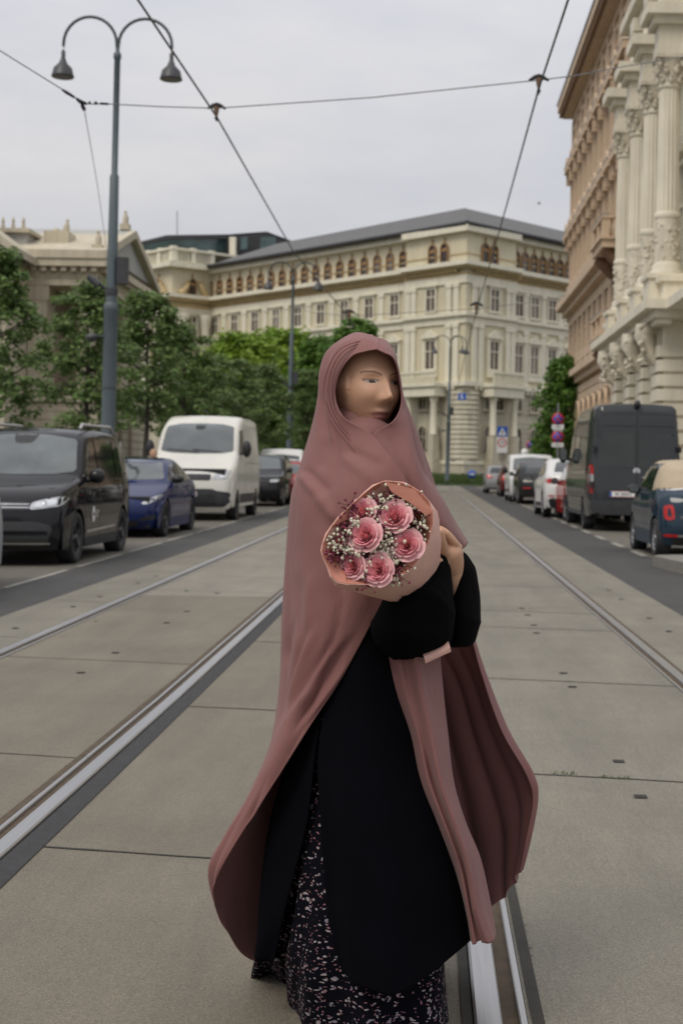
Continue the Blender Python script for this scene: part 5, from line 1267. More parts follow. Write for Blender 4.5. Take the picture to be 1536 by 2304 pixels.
# dark grey high-roof van
Car.rim_style = ('dark_alloy', 8)
LS_ = 5.9; yS = 30.9
c = big_van('parked_van', 'dark grey high-roof van, its closed rear doors towards us, behind the small cabriolet', M['paint_graphite'], (3.40+1.01, yS+LS_, gz(yS)), -1, LS_, 2.72, 2.0)
wdw = [(.04,1.42),(.86,1.44),(.80,2.10),(.70,2.14),(.04,2.14)]
for sg in (1, -1):
    d = c.decal('rear_door', M['paint_graphite'], soft([(sg*.012,.66),(sg*.93,.66),(sg*.90,1.5),(sg*.80,2.52),(sg*.70,2.60),(sg*.012,2.62)], 1), 'R', off=.014, step=.08)[0]
    c.decal('rear_window', M['glass'], soft([(sg*.06,1.36),(sg*.84,1.36),(sg*.79,2.08),(sg*.06,2.10)], 1), 'R', d, .020, .08)
    l = c.decal('tail_light', M['lamp_red'], soft([(sg*.895,.80),(sg*.985,.82),(sg*.975,1.42),(sg*.905,1.40)], 1), 'R', off=.02, step=.05)[0]
    c.decal('lamp_clear_band', M['lamp_clear'], [(sg*.90,1.02),(sg*.98,1.03),(sg*.975,1.22),(sg*.90,1.21)], 'R', l, .026, .05)
    for z in (1.0, 1.75): 
        b = MB(); q = c.ys(LS_-.1, z); b.box((LS_-.14,sg*q-.02,z-.06),(LS_+.01,sg*q+.03,z+.06)); b.build('door_hinge', BK, c.t)
    c.decal('reflector', M['lamp_red'], soft([(sg*.60,.50),(sg*.84,.50),(sg*.84,.58),(sg*.60,.58)], 1), 'R', off=.03)
c.line('door_gap', BK, [(0,.62),(0,2.66)], 'R', .022, off=.018)
for z in (2.24, 2.50): c.line('door_crease', BK, [(-.80,z-.02),(-.5,z),(-.05,z)], 'R', .016, off=.019); c.line('door_crease', BK, [(.80,z-.02),(.5,z),(.05,z)], 'R', .016, off=.019)
c.decal('bumper', DG, soft(sympoly([(.92,.36),(.97,.48),(.95,.66)]), 1), 'R', off=.03, thick=.03)
c.plate('R', -.30, .80, 'W 36002', .52, .12).location.x = .012
c.line('handle_strip', M['steel_silver'], [(.12,1.16),(.62,1.16)], 'R', .022, off=.02); c.line('handle_strip', M['steel_silver'], [(.5,1.16),(.86,1.15)], 'R', .010, off=.02)
b = MB(); b.lathe([(.075,0),(.085,.008),(.085,.02),(.075,.028)], (LS_-.035,0,1.28), 20, axis=0); b.box((LS_-.03,-.008,1.21),(LS_-.005,.008,1.35)); b.build('round_badge', M['chrome'], c.t)
b = MB(); b.ball((LS_-.03,0,2.70), (.09,.07,.09), 10, 8); b.build('brake_lamp', BK, c.t)
c.decal('side_window', M['glass'], soft([(2.6,1.45),(2.6,2.1),(3.5,2.1),(3.5,1.45)], 1), 'S'); c.decal('side_window', M['glass'], soft([(1.35,1.58),(1.78,2.15),(2.2,2.2),(2.24,1.58)], 1), 'S')
for pts in ([(2.4,.45),(2.4,2.35)],[(3.65,.45),(3.65,2.35)],[(1.3,1.30),(5.8,1.32)],[(1.3,.72),(5.8,.72)]): c.line('door_gap', BK, pts, 'S', .016)
c.mirrors(1.40, 1.68, BK, (.10,.11,.20), .17)
for sg in (1, -1):
    b = MB(); b.box((5.06,sg*.86-.11,.16),(5.09,sg*.86+.11,.62)); b.build('mud_flap', M['black_rubber'], c.t)
# red car between van and white SUV
Car.rim_style = ('alloy', 9)
c = Car('parked_car', 'red car mostly hidden between the dark grey van and the white car', 'car', M['paint_red'], 4.0, 1.76, hatch, .2, .93, .28, (.8,3.3), .31, loc=(3.42+.88, 39.9, gz(38)), facing=-1)
c.decal('rear_window', M['glass'], soft(sympoly([(.62,1.05),(.52,1.33)]), 1), 'R'); c.decal('side_window', M['glass'], soft([(1.4,1.0),(1.9,1.35),(3.2,1.36),(3.5,1.05)], 1), 'S'); c.mirrors(1.5, 1.0, BK)
for sg in (1, -1): c.decal('tail_light', M['lamp_red'], soft([(sg*.6,.75),(sg*.8,.75),(sg*.8,.95),(sg*.62,.92)], 1), 'R')
# white coupe-backed SUV
cprof = [(.1,.24),(0,.45),(.02,.70),(.10,.88),(.3,.96),(.9,1.03),(1.3,1.10),(2.0,1.48),(2.3,1.58),(2.7,1.62),(3.2,1.57),(3.8,1.38),(4.25,1.19),(4.45,1.15),(4.55,1.10),(4.6,.95),(4.66,.80),(4.68,.55),(4.6,.28)]
c = Car('parked_car', 'white sloping-back SUV with red tail lights, parked in front of the dark grey van', 'car', M['paint_white'], 4.68, 1.92, cprof, .24, 1.02, .30, (.9,3.72), .37, nose=.16, tail=.22, taper=.12, loc=(3.12+.96, 43.5, gz(40)), facing=-1)
c.decal('rear_window', M['glass'], soft(sympoly([(.1,1.22),(.68,1.22),(.56,1.50),(.1,1.53)]), 1), 'R'); c.decal('bumper', BK, soft(sympoly([(.80,.28),(.86,.5),(.7,.54),(.62,.46)]), 1), 'R')
for sg in (1, -1):
    c.decal('tail_light', M['lamp_red'], soft([(sg*.36,.90),(sg*.90,.92),(sg*.94,1.05),(sg*.82,1.06),(sg*.40,.97)], 2), 'R', off=.008); c.decal('reflector', M['lamp_red'], soft([(sg*.7,.56),(sg*.86,.57),(sg*.86,.61),(sg*.7,.60)], 1), 'R')
c.plate('R', 0, .74, ''); c.line('spoiler_gap', BK, [(-.7,1.14),(.7,1.14)], 'R', .02)
c.decal('side_window', M['glass'], soft([(1.55,1.1),(2.1,1.46),(2.9,1.48),(3.6,1.3),(3.75,1.14)], 1), 'S'); c.mirrors(1.65, 1.12, BK)
c.line('sill_trim', BK, [(1.3,.34),(3.3,.34)], 'S', .12)
# black SUV, tail towards us
c = Car('parked_car', 'black SUV with sloping rear window, parked between the white van and the white SUV', 'car', M['paint_nero'], 4.7, 1.92, cprof[:10]+[(3.2,1.60),(3.8,1.47),(4.15,1.33),(4.4,1.12),(4.5,1.04),(4.6,.92),(4.68,.78),(4.7,.52),(4.62,.28)], .24, 1.02, .26, (.9,3.72), .37, nose=.16, tail=.2, taper=.12, loc=(3.32+.96, 58.0, gz(54)), facing=-1)
c.decal('rear_window', M['glass'], soft(sympoly([(.1,1.12),(.72,1.14),(.60,1.44),(.1,1.47)]), 1), 'R'); c.line('light_bar', DG, [(-.86,.94),(.86,.94)], 'R', .05); c.decal('bumper', BK, soft(sympoly([(.84,.28),(.88,.48)]), 1), 'R'); c.line('reflector', M['lamp_red'], [(-.8,.60),(-.5,.60)], 'R', .05, off=.006); c.line('reflector', M['lamp_red'], [(.5,.60),(.8,.60)], 'R', .05, off=.006)
c.decal('side_window', M['glass'], soft([(1.55,1.1),(2.1,1.46),(2.9,1.50),(3.7,1.36),(3.9,1.16)], 1), 'S'); c.mirrors(1.65, 1.12, BK); c.plate('R', 0, .74, '')
# white panel van, nose towards us
c = Car('parked_van', 'white panel van with dark windscreen facing us, far down the right row', 'van', M['paint_white'], 4.6, 1.92, [(.1,.24),(0,.45),(.02,.72),(.12,.90),(.5,1.02),(.9,1.10),(1.15,1.18),(1.6,1.60),(1.85,1.80),(2.2,1.90),(3.0,1.93),(4.3,1.92),(4.5,1.85),(4.56,1.3),(4.6,.6),(4.55,.3)], .26, 1.1, .12, (.9,3.7), .33, nose=.2, loc=(3.22+.96, 57.0, gz(57)), facing=1)
c.decal('windscreen', M['screen_glass'], soft(sympoly([(.1,1.2),(.78,1.24),(.72,1.72),(.1,1.79)]), 1), 'F'); c.decal('side_window', M['glass'], soft([(1.45,1.2),(1.85,1.66),(2.15,1.7),(2.18,1.2)], 1), 'S'); c.decal('bumper', DG, soft(sympoly([(.8,.3),(.86,.6),(.5,.66)]), 1), 'F'); c.mirrors(1.45, 1.25, BK, (.1,.1,.15), .15)
for sg in (1, -1): c.decal('headlight', M['lamp_clear'], soft([(sg*.5,.72),(sg*.82,.80),(sg*.84,.98),(sg*.58,.88)]), 'F')
c.line('sill_trim', DG, [(1.3,.45),(3.3,.45)], 'S', .12); b = MB(); b.ball((3.0,.2,2.02), (.16,.16,.13)); b.lathe([(.12,1.9),(.12,2.0)], (3.0,.2,0), 12); b.build('roof_vent', M['white_sign'], c.t)
# far cars
c = Car('parked_car', 'dark red car peeping out behind the white panel van', 'car', M['paint_maroon'], 4.0, 1.74, hatch, .2, .93, .28, (.8,3.3), .31, loc=(3.32+.87, 70.5, gz(69)), facing=-1)
c.decal('rear_window', M['glass'], soft(sympoly([(.62,1.05),(.52,1.33)]), 1), 'R'); c.decal('side_window', M['glass'], soft([(1.4,1.0),(1.9,1.35),(3.2,1.36),(3.5,1.05)], 1), 'S')
for sg in (1, -1): c.decal('tail_light', M['lamp_red'], soft([(sg*.6,.75),(sg*.8,.75),(sg*.8,.95),(sg*.62,.92)], 1), 'R')
c = Car('parked_car', 'silver hatchback with red tail light, last of the right row near the lawn', 'car', M['paint_silver'], 4.2, 1.78, [(x*1.05, z) for x, z in hatch], .2, .93, .26, (.85,3.45), .32, loc=(3.02+.89, 80.0, gz(76)), facing=-1)
c.decal('rear_window', M['glass'], soft(sympoly([(.66,1.05),(.56,1.35)]), 1), 'R'); c.decal('side_window', M['glass'], soft([(1.4,1.0),(1.95,1.36),(3.3,1.38),(3.65,1.05)], 1), 'S'); c.mirrors(1.55, 1.0, M['paint_silver'])
for sg in (1, -1): c.decal('tail_light', M['lamp_red'], soft([(sg*.52,.78),(sg*.82,.78),(sg*.82,1.0),(sg*.62,.98)], 1), 'R')
c.plate('R', 0, .62, '')
# ---------------------------------------------------------------- the woman in the mauve cloak
Y0 = 3.36
def Q(px, py, d=0.0): return P(px, py, Y0+d)
def cloth(name, col, rough=.8, sheen=.3, var=.10, weave=900, tr=0.0, wr=0.0):
    m = mat(name, col, rough, 0, var, 3.0, .12, weave, trans=tr, spec=.25); t, b = nodes_of(m)
    if not sheen: b.inputs['Specular IOR Level'].default_value = .06
    b.inputs['Sheen Weight'].default_value = sheen; b.inputs['Sheen Roughness'].default_value = .5
    if wr:
        tcn = [n for n in t.nodes if n.type == 'TEX_COORD'][0]; mp = N(t, 'ShaderNodeMapping'); mp.inputs['Scale'].default_value = (14, 14, 4.5); mp.inputs['Rotation'].default_value = (0, .35, 0); t.links.new(tcn.outputs['Object'], mp.inputs['Vector'])
        n_ = N(t, 'ShaderNodeTexNoise', Scale=1.0, Detail=3.0, Roughness=.5, Distortion=.8); t.links.new(mp.outputs[0], n_.inputs['Vector'])
        old = [n for n in t.nodes if n.type == 'BUMP'][0]; bp2 = N(t, 'ShaderNodeBump', Strength=wr, Distance=.02); t.links.new(n_.outputs['Fac'], bp2.inputs['Height']); t.links.new(old.outputs[0], bp2.inputs['Normal']); t.links.new(bp2.outputs[0], b.inputs['Normal'])
    return m
M['mauve'] = cloth('mauve', (.236,.108,.100), .66, .10, .06, 700, .08, .26)
M['abaya_black'] = cloth('abaya_black', (.0024,.0024,.0040), 1.0, 0, .3)
M['sleeve_black'] = cloth('sleeve_black', (.0030,.0030,.0034), 1.0, 0.0, .4, wr=.8)
def floral():
    m = mat('floral', (.003,.003,.006), .95, 0, .2, 4, spec=.1); t, b = nodes_of(m); tcn = [n for n in t.nodes if n.type == 'TEX_COORD'][0]
    base = [n for n in t.nodes if n.type == 'VALTORGB'][0]; cur = base.outputs['Color']
    for sc, thr, col, st in ((100, .29, (.31,.27,.28,1), (.55,1,1)), (138, .27, (.26,.13,.155,1), (.6,.8,1.1)), (78, .22, (.22,.19,.24,1), (.5,1,1))):
        mp = N(t, 'ShaderNodeMapping'); mp.inputs['Scale'].default_value = st; t.links.new(tcn.outputs['Object'], mp.inputs['Vector'])
        nz_ = N(t, 'ShaderNodeTexNoise', Scale=35.0, Detail=2.0); t.links.new(mp.outputs[0], nz_.inputs['Vector'])
        ad = N(t, 'ShaderNodeMix', data_type='RGBA', blend_type='LINEAR_LIGHT'); ad.inputs[0].default_value = .016; t.links.new(mp.outputs[0], ad.inputs[6]); t.links.new(nz_.outputs['Color'], ad.inputs[7])
        v = N(t, 'ShaderNodeTexVoronoi', Scale=float(sc)); t.links.new(ad.outputs[2], v.inputs['Vector'])
        lt = N(t, 'ShaderNodeMath', operation='LESS_THAN'); lt.inputs[1].default_value = thr; t.links.new(v.outputs['Distance'], lt.inputs[0])
        sp = N(t, 'ShaderNodeSeparateColor'); t.links.new(v.outputs['Color'], sp.inputs[0])
        g2 = N(t, 'ShaderNodeMath', operation='GREATER_THAN'); g2.inputs[1].default_value = .52; t.links.new(sp.outputs[0], g2.inputs[0])
        mm = N(t, 'ShaderNodeMath', operation='MULTIPLY'); t.links.new(lt.outputs[0], mm.inputs[0]); t.links.new(g2.outputs[0], mm.inputs[1])
        mxn = N(t, 'ShaderNodeMix', data_type='RGBA'); t.links.new(mm.outputs[0], mxn.inputs[0]); t.links.new(cur, mxn.inputs[6]); mxn.inputs[7].default_value = col; cur = mxn.outputs[2]
    t.links.new(cur, b.inputs['Base Color']); return m
M['floral'] = floral()
M['skin'] = mat('skin', (.53,.31,.20), .5, 0, .07, 12, .04, 250, spec=.4)
t_, b_ = nodes_of(M['skin']); b_.inputs['Subsurface Weight'].default_value = .15; b_.inputs['Subsurface Radius'].default_value = (.012,.005,.003); b_.inputs['Subsurface Scale'].default_value = .6
M['lips'] = mat('lips', (.38,.17,.14), .42, 0, .06, 20); M['eye_white'] = mat('eye_white', (.30,.26,.235), .25, 0, .03, 5); M['iris'] = mat('iris', (.03,.016,.010), .15, 0, .2, 60); M['brow'] = mat('brow', (.22,.13,.09), .8, 0, .2, 60)
woman = thing('person', 'woman in a long mauve cloak over black and floral clothes, holding a rose bouquet', 'person', Vector((Q(830,1100).x, Y0+.05, 0)))
WL = woman.location.copy()
def lofted(cols, nv=10, nu=10, closed=False):
    """control columns (each a list of world points, one per row) -> smooth grid of points [row][col]"""
    C = [spline(c, nv) for c in cols]; rows = []
    for j in range(len(C[0])):
        pts = [c[j] for c in C]
        if closed:
            n = len(pts); out = []
            for i in range(n):
                for k in range(nu): out.append(cr(pts[i-1], pts[i], pts[(i+1) % n], pts[(i+2) % n], k/nu))
            rows.append(out)
        else: rows.append(spline(pts, nu))
    return rows
def grid_mesh(name, rows, m, closed=False, thick=.003, fold=None, parent=None, sub=0):
    nr, nc = len(rows), len(rows[0])
    if fold:
        nrm = []
        for j in range(nr):
            r_ = []
            for i in range(nc):
                a = rows[j][(i+1) % nc if closed else min(i+1, nc-1)]-rows[j][i-1 if closed else max(i-1, 0)]
                c = rows[min(j+1, nr-1)][i]-rows[max(j-1, 0)][i]; n = a.cross(c); r_.append(n.normalized() if n.length > 1e-9 else Vector((0,0,0)))
            nrm.append(r_)
        rows = [[rows[j][i]+nrm[j][i]*fold(i/(nc-1), j/(nr-1), rows[j][i]) for i in range(nc)] for j in range(nr)]
    b = MB(); V = [p-WL for r_ in rows for p in r_]; fs = []
    for j in range(nr-1):
        for i in range(nc if closed else nc-1):
            k = (i+1) % nc; fs.append((j*nc+i, j*nc+k, (j+1)*nc+k, (j+1)*nc+i))
    b.add(V, fs, True); o = b.build(name, m, parent or woman)
    if thick:
        md = o.modifiers.new('solid', 'SOLIDIFY'); md.thickness = thick; md.offset = 0
        apply_mods(o)
        for p_ in o.data.polygons: p_.use_smooth = True
    return o
def cols_of(tab): return [[Q(*p) for p in c] for c in zip(*tab)]
def fold_fn(amp, freq, grow=1.0, seed=0, drift=2.0, start=.25):
    def f(u, v, p):
        k = max(0.0, (v-start)/(1-start))**grow
        ph = u*freq+drift*noise.noise((u*2.2+seed, v*1.3, seed))
        w = math.sin(2*math.pi*ph); w = w*(.75+.25*abs(w))
        return amp*k*w*(.55+.9*abs(noise.noise((u*5+seed, v*.8, 3.3))))
    return f
# cloak: columns A (front edge) B C (left silhouette) D E (back) F (right silhouette) G (its curled-in edge)
CL = [
 [(848,786,-0.112),(852,773,-0.085),(852,764,-0.04),(848,760,0),(844,759,0.03),(842,759,0.052),(840,759,0.05),(838,760,0.062)],
 [(822,791,-0.108),(813,763,-0.075),(801,750,-0.012),(795,752,0.05),(815,755,0.085),(826,756,0.097),(838,757,0.085),(842,758,0.072)],
 [(792,802,-0.102),(768,779,-0.06),(742,784,0),(742,800,0.08),(790,802,0.12),(820,801,0.127),(850,800,0.11),(860,795,0.08)],
 [(764,840,-0.09),(742,826,-0.06),(722,830,0),(728,840,0.09),(795,850,0.135),(832,848,0.135),(870,845,0.11),(876,840,0.08)],
 [(754,892,-0.09),(735,880,-0.06),(717,885,0),(726,900,0.09),(800,900,0.13),(840,900,0.127),(880,900,0.1),(886,895,0.08)],
 [(774,940,-0.122),(742,954,-0.08),(705,952,0.0),(718,960,0.1),(800,960,0.12),(848,960,0.117),(895,960,0.09),(905,955,0.06)],
 [(836,978,-0.138),(762,1036,-0.13),(684,1036,-0.02),(698,1040,0.12),(800,1040,0.14),(855,1040,0.147),(910,1040,0.13),(925,1040,0.1)],
 [(893,1050,-0.172),(757,1128,-0.17),(661,1116,-0.03),(680,1130,0.14),(800,1130,0.16),(868,1130,0.167),(935,1130,0.15),(950,1130,0.12)],
 [(940,1150,-0.172),(760,1250,-0.17),(652,1248,-0.02),(670,1260,0.15),(810,1260,0.18),(900,1260,0.182),(990,1260,0.16),(1000,1260,0.13)],
 [(885,1300,-0.165),(745,1370,-0.165),(646,1388,-0.02),(660,1400,0.16),(830,1400,0.2),(938,1400,0.187),(1045,1400,0.15),(1050,1400,0.12)],
 [(775,1512,-0.145),(700,1520,-0.14),(639,1530,-0.01),(655,1540,0.2),(850,1540,0.25),(1005,1535,0.23),(1085,1510,0.16),(1081,1512,0.12)],
 [(690,1645,-0.14),(645,1644,-0.12),(617,1650,0),(645,1660,0.22),(860,1680,0.3),(1035,1665,0.26),(1136,1640,0.17),(1127,1643,0.11)],
 [(610,1772,-0.11),(580,1776,-0.09),(564,1790,-0.02),(645,1800,0.23),(860,1830,0.35),(1065,1795,0.28),(1190,1742,0.17),(1184,1744,0.13)],
 [(552,1862,-0.08),(528,1868,-0.06),(511,1893,0),(645,1920,0.25),(850,1960,0.4),(1085,1905,0.29),(1201,1802,0.17),(1198,1804,0.14)],
 [(505,1940,-0.05),(488,1955,-0.03),(480,1972,0.03),(640,2050,0.27),(850,2060,0.42),(1090,1985,0.29),(1188,1890,0.17),(1182,1892,0.14)],
 [(479,1995,-0.01),(480,2022,0.02),(508,2090,0.07),(600,2168,0.2),(900,2135,0.4),(1102,2045,0.27),(1172,1960,0.18),(1168,1962,0.16)]]
def sst(a, b, x): t = max(0.0, min(1.0, (x-a)/(b-a))); return t*t*(3-2*t)
CREASES = [(680,1070,716,1112,9,-.011),(716,1112,752,1172,9,-.011),(690,1058,735,1108,12,.008),(632,1625,696,1428,9,.011),(652,1606,744,1446,9,.010),(662,1642,772,1470,10,.011),(690,1560,792,1436,9,.008),
    (642,1600,716,1420,7,-.009),(668,1600,758,1446,7,-.008),(640,1490,664,1392,8,.006),(680,1634,776,1500,6,-.008),(722,885,738,990,7,.006),(738,990,722,1060,9,.006),(734,900,752,1000,5,-.005),(676,1300,690,1440,14,.006),(712,1290,700,1420,10,-.006),
    (600,1745,560,1850,7,.006),(780,1010,860,1050,8,.006),(770,1030,850,1090,7,-.006),(720,1180,745,1330,12,-.006)]
def creases(p):
    "folds that run along given lines of the cloth"
    Y = p.y; w = p.x*FPX/Y; h = -(p.z-HCAM)*FPX/Y; k = 1/(1+ROLL*ROLL); px = VPX+(w-ROLL*h)*k; py = VPY+(h+ROLL*w)*k; a = 0.0
    for x0, y0, x1, y1, wd, am in CREASES:
        dx, dy = x1-x0, y1-y0; L2 = dx*dx+dy*dy; t = ((px-x0)*dx+(py-y0)*dy)/L2
        if -.15 < t < 1.15:
            d = abs((px-x0)*dy-(py-y0)*dx)/math.sqrt(L2)
            if d < wd*3: a += am*math.exp(-(d/wd)**2)*sst(-.15, .25, t)*(1-sst(.75, 1.15, t))
    return a
def crease(x): return 2*abs(math.sin(x))**.65-1
def cloak_fold(u, v, p):
    left = 1-sst(.26, .36, u)
    a = left*(1-sst(.55, .74, v))*.6*fold_fn(.017, 8.5, 1.2, 2, 1.6, .36)(u, v, p)
    # inside of the billowing back: broad hanging pleats
    mid = sst(.46, .56, u)*(1-sst(.835, .86, u))
    a -= mid*sst(.50, .80, v)*.015*crease(math.pi*(u*15+.7*noise.noise((u*5, v*1.1, 2))))*(.5+.9*abs(noise.noise((u*9, 3, v))))
    # long drag folds on the shoulder and the thigh
    hip = math.exp(-((v-.64)/.12)**2)*max(0, 1-abs(u-.17)*5.0)
    a += .013*hip*crease(13*(u*1.3+v*.55)+1.6*noise.noise((u*3, v*3, 1)))
    a += .0045*math.sin(46*u+9*v)*math.exp(-((v-.24)/.1)**2)*math.exp(-((u-.15)/.12)**2)
    a += .0065*crease(9*u-9*v+1.5*noise.noise((u*4, v*4, 7)))*math.exp(-((v-.43)/.11)**2)*max(0, 1-abs(u-.14)*6)
    if u < .36: a += CSGN*creases(p)*(1-sst(.30, .36, u))
    return a
CSGN = -1
cloak_rows = lofted(cols_of(CL), 13, 18)
cloak = grid_mesh('cloak', cloak_rows, M['mauve'], thick=.003, fold=cloak_fold)
# right front of the cloak: from the back round the right cheek down to the arm
CR = [
 [(838,760,.062),(848,760,0),(852,764,-.04),(852,773,-.085),(848,786,-.114)],
 [(848,762,.075),(870,769,.03),(876,780,-.03),(872,786,-.085),(862,793,-.117)],
 [(858,793,.082),(882,795,.03),(889,803,-.035),(888,806,-.075),(884,806,-.105)],
 [(874,840,.082),(893,840,.03),(898,846,-.03),(899,846,-.05),(897,846,-.075)],
 [(884,895,.082),(903,895,.03),(907,900,-.03),(907,904,-.05),(903,906,-.080)],
 [(903,955,.062),(920,950,.03),(922,955,-.04),(912,958,-.085),(884,948,-.125)],
 [(923,1040,.102),(953,1038,.04),(950,1045,-.06),(918,1046,-.14),(838,982,-.134)],
 [(948,1130,.122),(988,1115,.04),(985,1120,-.08),(940,1125,-.145),(885,1055,-.155)],
 [(990,1210,.13),(1018,1178,.05),(1014,1190,-.06),(985,1195,-.12),(920,1150,-.155)],
 [(1000,1250,.13),(1043,1226,.05),(1036,1232,-.02),(1000,1250,-.06),(900,1260,-.12)]]
grid_mesh('cloak_front', lofted(cols_of(CR), 9, 12), M['mauve'], thick=.003, fold=lambda u, v, p: .008*sst(.35, .6, v)*(1-sst(.8, 1, u))*crease(6*u+5.5*v+1.2*noise.noise((u*3, v*3, 5)))+.003*math.sin(30*u)*max(0, v-.55), parent=cloak)
# front hanging panel below the sleeve
CS = [
 [(852,1430,-.10),(885,1430,-.15),(905,1430,-.15),(932,1430,-.19),(950,1430,-.15),(985,1430,-.09)],
 [(884,1550,-.11),(908,1550,-.16),(925,1550,-.165),(945,1550,-.20),(962,1550,-.17),(995,1550,-.09)],
 [(922,1650,-.12),(938,1655,-.18),(950,1655,-.185),(968,1650,-.21),(985,1650,-.18),(1006,1650,-.09)],
 [(942,1760,-.13),(962,1760,-.19),(975,1760,-.18),(990,1760,-.22),(1005,1760,-.19),(1020,1760,-.10)],
 [(983,1860,-.14),(1000,1860,-.20),(1010,1860,-.19),(1025,1860,-.22),(1036,1858,-.19),(1048,1850,-.10)],
 [(1022,1960,-.14),(1035,1955,-.19),(1044,1950,-.18),(1053,1945,-.21),(1060,1935,-.18),(1082,1930,-.08)],
 [(1047,2060,-.13),(1056,2055,-.18),(1063,2050,-.17),(1070,2045,-.20),(1080,2038,-.17),(1106,2034,-.06)],
 [(1056,2118,-.12),(1068,2124,-.17),(1082,2116,-.16),(1096,2124,-.18),(1108,2118,-.15),(1119,2104,-.06)]]
grid_mesh('cloak_panel', lofted(cols_of(CS), 10, 8), M['mauve'], thick=.003, fold=lambda u, v, p: .004*crease(9*u+2*v+noise.noise((u*3, v*2, 8)))*v, parent=cloak)
# inner head scarf band and the crossing pleats beside the cheek
bands = MB()
for k, (d, off) in enumerate(((3,0),(11,.0),(20,.003))):
    pts = [Q(832-d*.6,771-d*.35,-.078), Q(786-d,792-d*.4,-.100), Q(757-d,830,-.097+off), Q(747-d*.95,885,-.094+off), Q(757-d*.9,930,-.104+off), Q(784-d,972,-.126), Q(835-d*1.3,1030,-.146)]
    pp = spline(pts, 7); rr_ = [max(.0012, .0022*math.sin(math.pi*(i+.8)/(len(pp)+1))) for i in range(len(pp))]
    bands.tube([p-WL for p in pp], rr_, 6)
bands.build('hood_pleats', M['mauve'], cloak)
sc_ = MB(); sc_.ball(Q(822,990,-.035)-WL, (.070,.088,.054), 24, 16); sc_.ball(Q(806,958,.02)-WL, (.076,.080,.062), 24, 16); sc_.build('inner_scarf', M['mauve'], cloak)
# black open coat
AB = [
 [(840,1060,-.10),(870,1060,-.11),(930,1080,-.04),(850,1060,.09),(700,1080,.03),(800,1060,-.10)],
 [(800,1330,-.12),(850,1340,-.14),(930,1340,-.05),(850,1340,.11),(690,1340,.03),(772,1340,-.12)],
 [(752,1500,-.125),(830,1500,-.15),(945,1500,-.04),(850,1500,.14),(680,1500,.03),(735,1500,-.125)],
 [(717,1680,-.14),(840,1680,-.18),(972,1680,-.06),(850,1680,.17),(655,1690,.02),(711,1680,-.13)],
 [(722,1850,-.17),(860,1850,-.22),(1018,1850,-.08),(850,1850,.2),(614,1850,.02),(692,1850,-.12)],
 [(732,2000,-.19),(875,2000,-.25),(1048,2000,-.08),(850,2000,.22),(597,2000,.02),(654,2000,-.10)],
 [(748,2110,-.205),(880,2140,-.26),(1058,2070,-.08),(850,2100,.24),(589,2090,.02),(630,2090,-.08)],
 [(768,2190,-.21),(888,2236,-.265),(1056,2112,-.08),(850,2180,.26),(592,2152,.02),(612,2166,-.05)]]
coat = grid_mesh('black_coat', lofted(cols_of(AB), 8, 12), M['abaya_black'], thick=.003, fold=fold_fn(.007, 6, 1.0, 4, .9, .3))
# floral dress to the ground
DR = [
 [(840,1400,-.09),(760,1400,-.08),(735,1400,-.03),(715,1400,.02),(830,1400,.10),(920,1400,0)],
 [(840,1600,-.11),(742,1600,-.09),(712,1600,-.04),(690,1600,.02),(830,1600,.12),(930,1600,0)],
 [(850,1850,-.15),(712,1850,-.11),(676,1850,-.04),(642,1850,.03),(830,1850,.2),(965,1850,0)],
 [(850,2050,-.16),(696,2050,-.12),(652,2050,-.01),(611,2050,.09),(820,2000,.28),(990,2050,0)],
 [(850,2200,-.175),(676,2185,-.11),(646,2150,.06),(592,2140,.17),(800,2100,.35),(1004,2180,0)],
 [(850,2375,-.19),(668,2300,-.0),(664,2212,.22),(580,2194,.28),(780,2160,.40),(1010,2304,-.01)]]
dress = grid_mesh('floral_dress', lofted(cols_of(DR), 10, 14, True), M['floral'], True, .003, fold_fn(.020, 9, 1.0, 6, .5, .35))
# wide black sleeves
def rings(name, tab, m, parent, nz=18, amp=.006, seed=1, vn=6):
    "tab rows: (py, px left, px right, depth centre, half depth)"
    R = []
    for (py, xl, xr, d, hd) in tab: R.append(Vector((xl, xr, py))); 
    A = spline([Vector((a[1], a[2], a[0])) for a in tab], vn); B = spline([Vector((a[3], a[4], 0)) for a in tab], vn); rows = []
    for (a, b_2) in zip(A, B):
        row = []
        for k in range(nz*2):
            t = math.pi*k/nz; cx, hw = (a.x+a.y)/2, (a.y-a.x)/2
            row.append(Q(cx-hw*math.cos(t), a.z, b_2.x-b_2.y*math.sin(t)))
        rows.append(row)
    o = grid_mesh(name, rows, m, True, 0, lambda u, v, p: 1.4*amp*noise.noise((p.x*11+seed, p.y*11, p.z*9))+amp*.55*crease(p.z*24+p.x*18+seed+2*noise.noise((p.x*8, p.z*8, seed)))*math.sin(math.pi*v), parent)
    bm = bmesh.new(); bm.from_mesh(o.data); bmesh.ops.holes_fill(bm, edges=[e for e in bm.edges if e.is_boundary], sides=200); bm.to_mesh(o.data); bm.free(); return o
rings('sleeve', [(1228,992,1001,-.12,.012),(1245,975,1008,-.13,.035),(1290,928,1014,-.15,.06),(1340,868,1019,-.17,.085),(1400,836,1022,-.175,.095),(1440,838,1018,-.175,.09),(1464,856,1002,-.17,.07),(1482,884,940,-.165,.03)], M['sleeve_black'], woman)
rings('sleeve', [(1236,1020,1036,-.04,.03),(1252,1014,1053,-.045,.05),(1290,1010,1069,-.05,.075),(1340,1006,1078,-.055,.09),(1400,1002,1079,-.06,.095),(1436,1000,1075,-.06,.09),(1450,1003,1067,-.06,.08),(1454,1010,1060,-.06,.05)], M['sleeve_black'], woman, seed=7)
